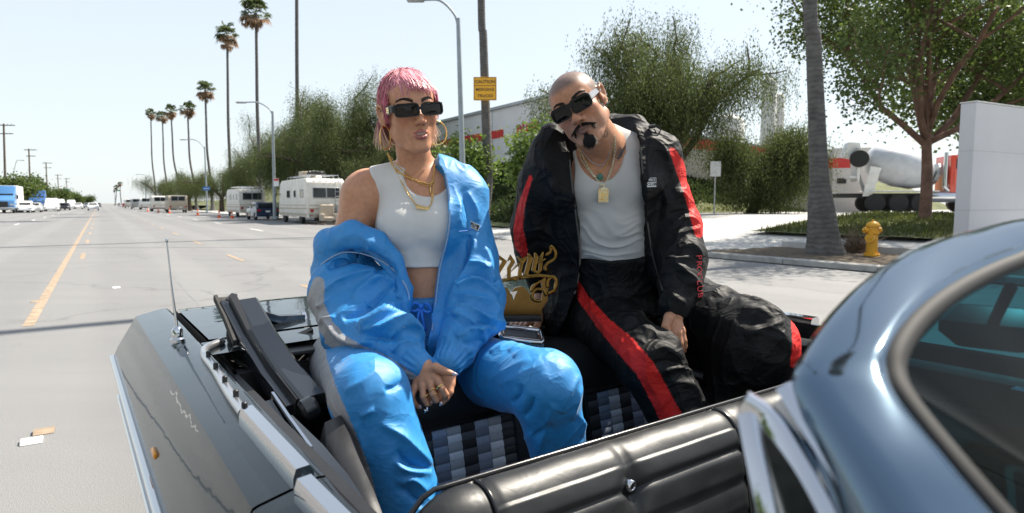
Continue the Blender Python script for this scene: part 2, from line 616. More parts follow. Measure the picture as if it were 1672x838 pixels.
M_POLE = mat('grey_pole', (0.28, 0.32, 0.34), 0.55, 0.2, var=0.1, scale=3)
M_WOODP = mat('weathered_wood', (0.11, 0.085, 0.065), 0.9, var=0.25, scale=3)
M_BLACK = mat('black_plastic', (0.016, 0.016, 0.017), 0.45, var=0.2, scale=9)
M_RED = mat('red_paint', (0.52, 0.03, 0.028), 0.5, var=0.12, scale=2)
M_REDT = mat('truck_red_paint', (0.62, 0.075, 0.045), 0.3, var=0.06, coat=0.4)
M_BLUET = mat('truck_blue_paint', (0.07, 0.20, 0.42), 0.3, var=0.06, coat=0.4)
M_ORANGE = mat('cone_orange', (0.75, 0.13, 0.03), 0.5, var=0.06)
M_BEIGE = mat('beige_paint', (0.42, 0.36, 0.28), 0.6, var=0.1)
M_LAMP = mat('headlamp_glass', (0.6, 0.6, 0.58), 0.1, var=0.03)
M_TAIL = mat('tail_lamp_red', (0.35, 0.01, 0.01), 0.2, var=0.05)

# ground sheet reaching the horizon
def ground():
    b = MB()
    b.add([S(-400, -900), S(3500, -900), S(3500, 900), S(-400, 900)], [(0, 3, 2, 1)])
    o = b.build('ground', mat('dry_ground', (0.20, 0.19, 0.16), 0.95, var=0.25, scale=0.05))
    o.location.z = -0.03
    tag(o, kind='structure')
    b = MB()
    b.add([S(-60, -12.6), S(2500, -12.6), S(2500, 12.5), S(-60, 12.5)], [(0, 3, 2, 1)])
    o = tag(b.build('road', M_ROAD), kind='structure')
    # painted markings, each line one worn sheet 4 mm up
    def strip(b, s0, s1, q0, wd=0.11, z=0.004):
        b.add([S(s0, q0 - wd / 2, z), S(s1, q0 - wd / 2, z), S(s1, q0 + wd / 2, z), S(s0, q0 + wd / 2, z)], [(0, 3, 2, 1)])
    def marking(name, m, items):
        for it in items:
            b = MB(); strip(b, *it); o = b.build(name, m); tag(o, kind='structure')
    marking('solid_lane_line', M_YEL, [(8.6, 900, -0.72, 0.11)])
    marking('dashed_lane_line', M_YEL, [(18.3 + 7.3 * k, 20.5 + 7.3 * k, -0.42, 0.10) for k in range(15)])
    marking('dashed_lane_line', M_YEL, [(8.3 + 7.3 * k, 10.5 + 7.3 * k, 2.75, 0.11) for k in range(16)])
    marking('white_lane_dash', M_LANE, [(13 + 12.2 * k, 16 + 12.2 * k, -4.5, 0.12) for k in range(14)])
    marking('white_lane_dash', M_LANE, [(20 + 12.2 * k, 23 + 12.2 * k, 6.6, 0.12) for k in range(12)])
    # pale cracks and thin dark strips across the road
    rr = random.Random(5)
    for (x0, y0, x1, y1, m) in ((258, 424, 330, 506, M_LANE), (0, 548, 30, 540, M_LANE), (0, 405, 560, 404, 'tar'), (0, 362, 200, 352, 'tar')):
        a, c = G(x0, y0), G(x1, y1)
        n = 22; b = MB(); L = []; Rr = []
        d = (c - a).normalized(); sd_ = Vector((-d.y, d.x, 0))
        for k in range(n + 1):
            p = a.lerp(c, k / n) + sd_ * rr.uniform(-0.022, 0.022)
            wd = rr.uniform(0.0015, 0.005) if m == M_LANE else rr.uniform(0.02, 0.05)
            L.append(p - sd_ * wd + Vector((0, 0, 0.003))); Rr.append(p + sd_ * wd + Vector((0, 0, 0.003)))
        b.loft([L, Rr])
        tag(b.build('thin_road_strip', mat('dark_road_strip', (0.09, 0.09, 0.095), 0.7) if m == 'tar' else mat('pale_crack', (.235, .235, .235), .8)), kind='structure')
ground()

def ramp_z(s, q):
    """ground height beyond the kerb"""
    t = min(max((q - 13.5) / 12.0, 0), 1)
    return 0.02 + 0.78 * t * t * (3 - 2 * t)
def bank_z(s, q):
    base = ramp_z(s, q)
    u = min(max((q - 17.3) / 9, 0), 1); v = min(max((s - 23.5) / 9, 0), 1)
    return base + 3.5 * u * (0.25 + 0.75 * v) * min(1, v * 3)
def sheet(name, m, s0, s1, q0, q1, ns, nq, zf, kind='structure', bumpy=0.0):
    rr = random.Random(3); V = []; F = []
    for i in range(ns + 1):
        for j in range(nq + 1):
            s = s0 + (s1 - s0) * i / ns; q = q0 + (q1 - q0) * j / nq
            V.append(S(s, q, zf(s, q) + rr.uniform(-bumpy, bumpy)))
    for i in range(ns):
        for j in range(nq):
            a = i * (nq + 1) + j
            F.append((a, a + 1, a + nq + 2, a + nq + 1))
    o = link(name, mesh_from(name, V, F, m, True))
    return tag(o, kind=kind)
# side drive of pale concrete running up to the yard
sheet('driveway', M_CONC, -40, 25.5, 12.5, 75, 26, 50, ramp_z)
tag(MB().box(S(70, 14.6, 0.055), (4.2, 89, 0.11), ROADZ).build('sidewalk', M_CONC), kind='structure')
sheet('embankment', M_TURF, 23.5, 140, 16.8, 60, 60, 40, lambda s, q: bank_z(s, q) + 0.02, bumpy=0.04)
# left verge
tag(MB().box(S(700, -19, 0.06), (12.5, 1400, 0.12), ROADZ).build('sidewalk', M_CONC), kind='structure')
sheet('verge', M_TURF, 140, 900, 16.8, 60, 20, 6, lambda s, q: 0.9 + (q - 16.8) * 0.05)

# kerb stones of the hydrant island and the far kerb
def kerb_run(s0, s1, q, step=1.85):
    n = int(abs(s1 - s0) / step)
    for k in range(n):
        a = s0 + (s1 - s0) * (k + 0.5) / n
        b = MB().box(S(a, q, 0.075), (0.17, abs(s1 - s0) / n - 0.012, 0.15), ROADZ, bev=0.025)
        tag(b.build('kerb_stone', M_KERB, None, auto=40), kind='structure')
kerb_run(10.2, -8, 12.6)
kerb_run(27, 60, 12.45, 3.0)
def island():
    # rounded kerb return and dirt planting bed
    b = MB()
    pts = [(10.2, 12.51), (10.9, 12.9), (11.3, 13.7), (11.4, 15)]
    for k in range(3):
        (sa, qa), (sb, qb) = pts[k], pts[k + 1]
        m = S((sa + sb) / 2, (qa + qb) / 2, 0.05); d = S(sb, qb) - S(sa, qa)
        tag(MB().box(m, (d.length, 0.16, 0.12 - 0.03 * k), math.atan2(d.y, d.x), bev=0.02).build('kerb_stone', M_KERB, auto=40), kind='structure')
    sheet('planting_bed', M_DIRT, -8, 10.6, 12.7, 16.0, 60, 12, lambda s, q: 0.13, bumpy=0.02)
    tag(MB().box(S(1.5, 17.1, 0.2), (2.2, 18, 0.16), ROADZ).build('sidewalk', M_CONC), kind='structure')
    sheet('lawn', M_TURF, -6, 13.2, 18.3, 27.0, 20, 20, lambda s, q: ramp_z(s, q) + 0.12, bumpy=0.02)
island()

# ------------------------------------------------------------------ vegetation
def leaf_mat(name, c0, c1, scale=0.9):
    if name in MATS: return MATS[name]
    t = NT(name)
    v = t.coord('Object')
    f = t.noise(v, scale, 3)
    g = t.noise(v, 14, 2)
    c = t.ramp(f, [(0.3, c0), (0.7, c1)])
    c = t.mix(0.4, c, t.ramp(g, [(0.3, tuple(x * 0.5 for x in c0)), (0.7, tuple(min(1, x * 1.5) for x in c1))]))
    t.l(c, t.b.inputs['Base Color'])
    t.set(Roughness=0.55)
    tr = t.n('ShaderNodeBsdfTranslucent')
    t.l(c, tr.inputs['Color'])
    mx = t.n('ShaderNodeMixShader'); mx.inputs[0].default_value = 0.5
    t.l(t.b.outputs[0], mx.inputs[1]); t.l(tr.outputs[0], mx.inputs[2])
    t.l(mx.outputs[0], t.out.inputs[0])
    MATS[name] = t.m
    return t.m
M_LPEP = leaf_mat('pepper_leaf', (0.036, 0.062, 0.018), (0.125, 0.15, 0.05))
M_LSYC = leaf_mat('sycamore_leaf', (0.035, 0.07, 0.018), (0.12, 0.16, 0.035))
M_LYNG = leaf_mat('young_leaf', (0.06, 0.12, 0.02), (0.17, 0.24, 0.05))
M_LPALM = leaf_mat('palm_leaf', (0.045, 0.075, 0.03), (0.11, 0.135, 0.055))
M_LDEAD = leaf_mat('dead_palm_leaf', (0.17, 0.11, 0.07), (0.33, 0.22, 0.14))
M_LIVY = leaf_mat('ivy_leaf', (0.018, 0.035, 0.012), (0.06, 0.085, 0.025))
M_LGRASS = leaf_mat('grass_blade', (0.05, 0.08, 0.02), (0.14, 0.15, 0.04))
M_LDRY = leaf_mat('dry_twig', (0.22, 0.16, 0.11), (0.36, 0.28, 0.21))
M_BARK = mat('brown_bark', (0.085, 0.06, 0.045), 0.9, var=0.45, scale=5, bump=0.8, bscale=22)
M_BARKR = mat('ruddy_bark', (0.15, 0.085, 0.062), 0.9, var=0.4, scale=4, bump=0.8, bscale=20)
def palm_bark():
    t = NT('palm_bark')
    v = t.coord('Object')
    wv = t.n('ShaderNodeTexWave', wave_type='BANDS', bands_direction='Z')
    wv.inputs['Scale'].default_value = 2.6; wv.inputs['Distortion'].default_value = 7; wv.inputs['Detail'].default_value = 4
    t.l(v, wv.inputs[0])
    f = t.noise(v, 5, 5)
    c = t.ramp(f, [(0.3, (0.065, 0.062, 0.06)), (0.7, (0.135, 0.128, 0.12))])
    c = t.mix(0.2, c, t.ramp(wv.outputs[1], [(0.2, (0.045, 0.042, 0.04)), (0.6, (0.145, 0.138, 0.13))]))
    t.l(c, t.b.inputs['Base Color']); t.set(Roughness=0.95)
    t.l(t.bump(f, .9, .03, t.bump(wv.outputs[1], 0.3, 0.02)), t.b.inputs['Normal'])
    return t.m
M_PBARK = palm_bark()

def leaves(pos, size, rng, flat=0.0, aspect=1.0, droop=None):
    """one quad leaf per position -> V, F"""
    n = len(pos)
    d = rng.normal(size=(n, 3))
    if droop is not None: d = d * (1 - droop) + np.array([0, 0, -1.0]) * droop * 2
    d /= np.linalg.norm(d, axis=1)[:, None]
    r = rng.normal(size=(n, 3)); s = np.cross(d, r); s /= np.linalg.norm(s, axis=1)[:, None]
    L = size * rng.uniform(0.6, 1.4, (n, 1)); Wd = L * aspect
    k = np.cross(d, s) * L * 0.12
    V = np.stack([pos, pos + d * L * 0.5 + s * Wd * 0.5 + k, pos + d * L, pos + d * L * 0.5 - s * Wd * 0.5 + k], 1).reshape(-1, 3)
    F = np.arange(4 * n).reshape(-1, 4)
    return V, F

def limb_tree(name, loc, label, cat, seed, trunk_h, trunk_r, limbs, levels, crown_m, bark, leaf, nleaf, spread, aspect=0.5, lean=(0, 0), droop=None, strands=0, group=None, keep=None, limb_len=None, density=1.0, fork=None):
    """trunk with branching limbs, leaves in clumps round the limb ends"""
    rng = np.random.RandomState(seed); rr = random.Random(seed)
    root = empty(name, loc, 0, label, cat, group)
    tb = MB(); tips = []
    ll = limb_len or trunk_h * 0.8
    def grow(p, d, L, r, lev):
        pts = [p]; n = 4; q = p.copy(); dd = d.copy()
        for k in range(n):
            dd = (dd + Vector((rr.gauss(0, .16), rr.gauss(0, .16), rr.gauss(0.05, .1)))).normalized()
            q = q + dd * L / n; pts.append(q.copy())
        tb.tube(pts, [r * (1 - 0.5 * k / n) for k in range(n + 1)], 7 if lev < 2 else 5)
        if lev >= 1:
            tips.extend(pts[2:] if lev >= levels - 1 else pts[3:])
        if lev < levels:
            for _ in range(limbs if lev == 0 else rr.choice((2, 3))):
                a = rr.choice(pts[2:]) if lev else pts[-1]
                nd = (dd * 0.6 + Vector((rr.gauss(0, .75), rr.gauss(0, .75), rr.gauss(0.15, .35)))).normalized()
                grow(a, nd, L * rr.uniform(.55, .8), r * 0.52, lev + 1)
    starts = [(Vector((0, 0, -0.2)), Vector((lean[0], lean[1], 1)).normalized())]
    p0, d0 = starts[0]
    tp = [p0]; q = p0.copy(); dd = d0
    for k in range(6):
        q = q + dd * (trunk_h + 0.2) / 6; dd = (dd + Vector((rr.gauss(0, .05), rr.gauss(0, .05), 0.03))).normalized(); tp.append(q.copy())
    tb.tube(tp, [trunk_r * (1.45 if k == 0 else 1.05 - 0.06 * k) for k in range(7)], 10)
    base_dirs = fork or [(math.cos(6.283 * k / limbs + rr.uniform(-.4, .4)), math.sin(6.283 * k / limbs + rr.uniform(-.4, .4)), rr.uniform(.7, 1.3)) for k in range(limbs)]
    for dx in base_dirs:
        grow(q - dd * rr.uniform(0, trunk_h * 0.15), Vector(dx).normalized(), ll * rr.uniform(.8, 1.15), trunk_r * 0.55, 1)
    tb.build('trunk', bark, root, auto=50)
    T = np.array([tuple(t) for t in tips])
    if keep is not None: T = T[[keep(t) for t in T]]
    c = T[rng.randint(0, len(T), nleaf)]
    if strands:
        ns = nleaf // strands
        c = T[rng.randint(0, len(T), ns)] + rng.normal(size=(ns, 3)) * np.array([spread, spread, spread * .7])
        ln = rng.uniform(.5, 2.1, ns)
        k = np.tile(np.linspace(0, 1, strands), (ns, 1))
        sway = rng.normal(size=(ns, 2)) * .22
        x = c[:, None, 0] + sway[:, None, 0] * k * ln[:, None]
        y = c[:, None, 1] + sway[:, None, 1] * k * ln[:, None]
        z = c[:, None, 2] - k * ln[:, None] * 1.2
        pos = np.stack([x, y, z], -1).reshape(-1, 3) + rng.normal(size=(ns * strands, 3)) * .07
    else:
        cl = rng.normal(size=(nleaf, 3)) * spread
        pos = c + cl
    V, F = leaves(pos, leaf, rng, aspect=aspect, droop=droop)
    link('crown', mesh_np('crown', V, F, crown_m, False), root)
    return root

def pepper(px, d, z0, h, label, seed, wide=1.0, n=26000, lean=(0, 0), sp=0.55, mm=None):
    loc = P(px, 332, d); s_, q_ = loc.x * RD.x + loc.y * RD.y, loc.x * QD.x + loc.y * QD.y; top = z0 + h
    loc.z = bank_z(s_, q_) - .1; h = max(h * .75, top - loc.z)
    return limb_tree('pepper_tree', loc, label, 'tree', seed, h * 0.26, 0.2 + h * 0.02, 5, 3, mm or M_LPEP, M_BARK, 0.118, int(n * 2.5), sp, 0.36, lean, 0.6, 9, 'drooping trees along the bank', limb_len=h * 0.36 * wide)

pepper(600, 50, 2.2, 10.4, 'dense drooping tree right behind the shoulder of the pink haired woman', 11, 1.0, 42000)
pepper(545, 53, 2.0, 10.6, 'tall drooping tree above the junk laden motorhome', 12, 1.0, 42000)
pepper(480, 62, 2.0, 10.2, 'drooping tree between the bare palm trunk and the motorhome roof', 13, 0.95, 36000)
pepper(425, 74, 1.6, 9.6, 'drooping tree behind the bare street lamp beside the motorhomes', 14, 1.0, 30000)
pepper(362, 92, 1.3, 8.2, 'olive green tree behind the far parked motorhome', 15, 1.05, 26000)
pepper(310, 112, 1.0, 7.6, 'rounded tree behind the palms and the beige trailer', 16, 1.1, 20000)
pepper(268, 138, 0.9, 7.4, 'farthest tree of the row by the slender palms', 17, 1.2, 16000)
pepper(660, 45, 2.0, 6.6, 'dark low tree between the two figures and the lamp post', 18, 0.9, 36000)
pepper(1090, 33, 1.9, 8.9, 'large spreading pepper tree behind the man in black', 21, 1.25, 34000, (0.08, 0), 0.52)
pepper(1000, 35, 2.0, 8.1, 'leafy pepper tree rising over the bald head', 22, 1.05, 26000, (0.0, 0), 0.52)
pepper(1225, 34, 1.0, 5.2, 'low leaning weeping tree beside the white wall and red band', 23, 1.05, 34000, (0.35, 0.1), 0.45)
def young(px, d, z0, h, label, seed, n, m):
    loc = P(px, 332, d); s_, q_ = loc.x * RD.x + loc.y * RD.y, loc.x * QD.x + loc.y * QD.y; loc.z = bank_z(s_, q_) - .05; h = z0 + h - loc.z
    return limb_tree('young_tree', loc, label, 'tree', seed, h * 0.3, 0.07, 4, 2, m, M_BARK, 0.17, n, 0.26, 0.75, limb_len=h * 0.36, fork=[(.5, .1, 1.5), (-.5, .2, 1.6), (.1, -.5, 2.2), (-.1, .3, 2.6), (.05, 0, 3)])
young(846, 25, 0.7, 4.7, 'slim young tree with airy crown left of the man in black', 31, 2600, M_LYNG)
young(772, 29, 0.9, 4.4, 'bright young tree behind the yellow caution sign', 32, 3600, M_LYNG)
young(735, 30, 0.9, 3.0, 'small bushy young tree by the large hoop earring', 33, 2600, M_LYNG)
# street tree on the right with its long limbs
def right_tree():
    loc = P(1510, 332, 20.5); loc.z = 0.45
    limb_tree('street_tree', loc, 'broad street tree with ruddy forked limbs on the grass strip', 'tree', 41, 3.2, 0.2, 6, 4, M_LSYC, M_BARKR, 0.105, 64000, 0.4, 0.75,
              limb_len=4.4, lean=(.05, 0), fork=[(-1.1, -.2, .75), (-.35, .1, 1.5), (.15, -.3, 1.7), (.9, .2, .9), (1.3, -.2, .7), (.5, .5, 1.2), (-.75, -.8, 1.15), (-.3, -.9, 1.5), (-.9, -1.1, 1.5), (-.5, -1.2, 2.0)])
right_tree()
def back_tree(px, d, seed, lab):
    loc = P(px, 332, d); loc.z = 0.8
    limb_tree('street_tree', loc, lab, 'tree', seed, 3.0, 0.2, 5, 3, M_LSYC, M_BARKR, 0.2, 9000, 0.5, 0.8, limb_len=3.2)
back_tree(1622, 27, 42, 'slimmer tree behind the white slab sign')
back_tree(1690, 24, 43, 'tree at the far right edge behind the white slab sign')

# palms -------------------------------------------------------------
def palm(px, top_py, d, label, seed, bend=0.0, r=0.2, base_z=0.12, crown=True, pts=None):
    rr = random.Random(seed); rng = np.random.RandomState(seed)
    if pts is None:
        top = P(px, top_py, d); base = P(px + bend, 332, d); base.z = base_z
        mid = base.lerp(top, 0.5) + Vector((bend * -0.25 * d / FPX, 0, 0))
        line = catmull([base, base.lerp(mid, .5) + Vector((bend * .1 * d / FPX, 0, 0)), mid, mid.lerp(top, .55), top], 7)
    else:
        line = catmull(pts, 7); base = line[0]; top = line[-1]
    root = empty('palm_tree', base, 0, label, 'palm', 'tall palms along the kerb')
    h = top.z - base.z
    b = MB(); n = len(line)
    rad = []
    for k in range(n):
        t = k / (n - 1); z = line[k].z - base.z
        rad.append(r * (1 - 0.35 * t) + r * 1.1 * math.exp(-z / 0.5) + r * 0.25 * math.exp(-z / 2.5))
    # extra low rings for the flare
    low = [base + (line[1] - base) * (q / max((line[1] - base).length, .1)) for q in (-.25, 0, .15, .35, .6, 1.0, 1.6)]
    lr = [r * (1 - .0) + r * 1.1 * math.exp(-max(q, 0) / .5) + r * .25 * math.exp(-max(q, 0) / 2.5) for q in (-.25, 0, .15, .35, .6, 1.0, 1.6)]
    b.tube([p - base for p in low + line[1:]], lr + rad[1:], 14)
    # rough the bark rings
    V = []
    for i, v in enumerate(b.v):
        v = Vector(v); s_ = 1 + 0.05 * math.sin(v.z * 9 + math.sin(v.z * 3.1) * 2) + rr.uniform(-.04, .04)
        V.append(v)
    b.v = [tuple(v) for v in V]
    b.build('trunk', M_PBARK, root, auto=60)
    if crown:
        G_ = []; D_ = []
        for k in range(46):
            az = rr.uniform(0, 6.283); el = rr.uniform(-0.75, 1.3)
            L = rr.uniform(1.0, 1.55)
            o = np.array(top - base) + np.array([0, 0, rr.uniform(-.3, .3)])
            d_ = np.array([math.cos(az) * math.cos(el), math.sin(az) * math.cos(el), math.sin(el)])
            hub = o + d_ * L * 0.75
            (G_ if el > -.25 else D_).append((o, hub, d_, L))
        def fans(lst, drop):
            Vv = []; Ff = []
            for o, hub, d_, L in lst:
                up = np.array([0, 0, 1.0]); s_ = np.cross(d_, up); s_ /= np.linalg.norm(s_) + 1e-6; u_ = np.cross(s_, d_)
                i0 = len(Vv)
                Vv += [o - s_ * .02, o + s_ * .02, hub + s_ * .02, hub - s_ * .02]; Ff.append((i0, i0 + 1, i0 + 2, i0 + 3))
                for m in range(11):
                    a = (m - 5) / 5 * 1.5
                    dd = d_ * math.cos(a) + s_ * math.sin(a) + u_ * rr.uniform(-.12, .12)
                    ln = L * (0.72 - .06 * abs(a)) * rr.uniform(.85, 1.1)
                    e = hub + dd * ln * .6; tip = hub + dd * ln * .92 + np.array([0, 0, -drop * ln * rr.uniform(.6, 1.2)])
                    pw = np.cross(dd, u_); pw /= np.linalg.norm(pw) + 1e-6; pw = pw * .075 * L
                    i0 = len(Vv)
                    Vv += [hub, e + pw, tip, e - pw]; Ff.append((i0, i0 + 1, i0 + 2, i0 + 3))
            return np.array(Vv), np.array(Ff)
        V, F = fans(G_, .35); link('crown', mesh_np('crown', V, F, M_LPALM, False), root)
        D2 = D_ + [(np.array(top - base) - np.array([0, 0, rr.uniform(.2, 1.3)]), np.array(top - base) + np.array([rr.gauss(0, .35), rr.gauss(0, .35), -rr.uniform(.6, 1.6)]), np.array([rr.gauss(0, .3), rr.gauss(0, .3), -1.0]), .8) for _ in range(12)]
        V, F = fans(D2, .5); link('dead_frond_skirt', mesh_np('dead_frond_skirt', V, F, M_LDEAD, False), root)
    return root
palm(418, 22, 70.6, 'tallest full palm crown over the far motorhome', 1, 8, .22)
palm(371, 58, 86, 'palm left of the tallest crown with a straight trunk', 2, 6, .22)
palm(335, 147, 103, 'mid height palm between the tall pair and the leaning group', 3, 12, .22)
palm(306, 178, 125, 'palm leaning from the right of the far cluster', 4, 15, .22)
palm(279, 182, 150, 'right one of three palms clustered far down the road', 5, 18, .24)
palm(265, 190, 172, 'middle one of three palms clustered far down the road', 6, 10, .24)
palm(246, 186, 190, 'leftmost palm of the far cluster above the trailers', 7, 9, .24)
palm(484, -150, 58, 'bare palm trunk rising above the junk laden motorhome', 8, 2, .2)
palm(0, 0, 0, 'palm trunk behind the yellow caution sign', 9, 0, .235, pts=[S(26.0, 15.2, .05), P(796, 300, 29.4), P(793, 180, 29.4), P(789, 60, 29.4), P(785, -60, 29.4), P(776, -1100, 29.4)])
palm(0, 0, 0, 'thick palm trunk on the planting bed beside the yellow hydrant', 10, 0, .205, pts=[P(1346, 414, 14.9), P(1338, 300, 14.9), P(1333, 180, 14.9), P(1328, 60, 14.9), P(1322, -100, 14.9), P(1312, -1700, 14.9)])
palm(196, 300, 420, 'tiny palm at the far end of the road', 51, 2, .3)
palm(190, 306, 400, 'tiny palm nearest the vanishing road', 52, -2, .3)

# left side trees
for k, (px, d, h, lab) in enumerate(((10, 108, 7.2, 'bushy tree behind the blue semi truck'), (36, 120, 7.6, 'bushy tree beside the second utility pole'), (62, 135, 6.6, 'lower tree right of the second utility pole'),
                                     (97, 190, 6.4, 'palm like round tree on the far left side'), (122, 240, 5.6, 'distant tree left of the road end'), (140, 330, 5.5, 'farthest low tree on the left side'))):
    loc = P(px, 332, d); loc.z = 0.1
    limb_tree('roadside_tree', loc, lab, 'tree', 60 + k, h * .25, .2, 4, 2, M_LSYC, M_BARK, 0.42, 5200, .75, .7, limb_len=h * .42, group='trees on the left side')
# grass, ivy, dry bush
def blades(name, m, fn, n, size, seed, aspect=.18, droop=None, kind='stuff', label=None, cat=None, up=1.2):
    rng = np.random.RandomState(seed)
    pos = fn(rng, n)
    d = rng.normal(size=(n, 3)) * .5 + np.array([0, 0, up]); d /= np.linalg.norm(d, axis=1)[:, None]
    s_ = np.cross(d, rng.normal(size=(n, 3))); s_ /= np.linalg.norm(s_, axis=1)[:, None]
    L = size * rng.uniform(.5, 1.4, (n, 1)); w_ = L * aspect
    V = np.stack([pos - s_ * w_ * .5, pos + s_ * w_ * .5, pos + d * L + s_ * w_ * .2, pos + d * L - s_ * w_ * .2], 1).reshape(-1, 3)
    o = link(name, mesh_np(name, V, np.arange(4 * n).reshape(-1, 4), m, False))
    return tag(o, label, cat, None, kind)
def area(s0, s1, q0, q1, zf):
    def fn(rng, n):
        s = rng.uniform(s0, s1, n); q = rng.uniform(q0, q1, n)
        return np.array([tuple(S(a, b, zf(a, b))) for a, b in zip(s, q)])
    return fn
blades('lawn_grass', M_LGRASS, area(-2, 13, 18.4, 26.8, lambda s, q: ramp_z(s, q) + .1), 26000, .14, 1, .2, None, 'stuff', 'short green grass on the strip behind the hydrant', 'grass')
blades('ivy', M_LIVY, area(24.5, 66, 17.5, 33, lambda s, q: bank_z(s, q) + .02), 90000, .24, 2, .8, None, 'stuff', 'dark ivy covering the bank below the white building', 'ground cover', .6)
blades('bank_grass', M_LGRASS, area(23.6, 25.5, 17, 45, lambda s, q: bank_z(s, q) + .02), 12000, .16, 4, .25, None, 'stuff', 'strip of dry grass along the drive edge', 'grass')
def dry_bush(px, d, z, label, n=380, r=.62):
    rr = random.Random(9); c = P(px, 332, d); c.z = z
    b = MB()
    for _ in range(n):
        az = rr.uniform(0, 6.28); el = rr.uniform(.1, 1.5); L = r * rr.uniform(.6, 1.15)
        p = Vector((rr.gauss(0, .12), rr.gauss(0, .1), 0)); dd = Vector((math.cos(az) * math.cos(el), math.sin(az) * math.cos(el), math.sin(el)))
        q1 = p + dd * L * .5 + Vector((rr.gauss(0, .06), rr.gauss(0, .06), rr.gauss(0, .05))); q2 = q1 + (dd + Vector((rr.gauss(0, .5), rr.gauss(0, .5), rr.gauss(0, .4)))) * L * .4
        b.tube([p, q1, q2], [.006, .005, .002], 3, False)
    o = b.build('dry_bush', M_LDRY); o.location = c
    tag(o, label, 'shrub')
dry_bush(1405, 15.6, .14, 'leafless dry twiggy bush behind the yellow hydrant')

# trees on the near side of the road, behind the lens: they show in the chrome and the paint
for k, (s_, q_, h_) in enumerate(((-22, -17, 9), (-12, -18, 8), (-3, -17.5, 9.5), (6, -19, 8), (-34, -14, 10), (-32, 2, 9))):
    loc = S(s_, q_, 0.1)
    limb_tree('roadside_tree', loc, ('broad tree', 'round tree', 'tall tree', 'low tree', 'dense tree', 'wide tree')[k] + ' behind the photographer that shows only mirrored in the chrome', 'tree', 80 + k, h_ * .25, .22, 4, 2, M_LYNG, M_BARK, 0.5, 4200, .8, .7, limb_len=h_ * .42, group='trees mirrored in the chrome')
# =================================================================== STREET THINGS
def wheel(parent, x, y, r, wd=0.22, name='wheel', rim=M_RIM, z=None):
    M = Matrix.Rotation(R(90), 4, 'Y')
    z = r if z is None else z
    c = Vector((x, y, z)); h = wd / 2
    w_ = MB().lathe([(r * .6, -h), (r * .92, -h), (r, -h * .6), (r, h * .6), (r * .92, h), (r * .6, h)], c, 20, M).build(name, M_TYRE, parent, auto=40)
    b = MB().lathe([(r * .12, -h * .9), (r * .5, -h * .7), (r * .62, -h * .98), (r * .62, h * .98), (r * .5, h * .7), (r * .12, h * .9)], c, 16, M)
    b.build('rim', rim, w_, auto=40)
    return w_

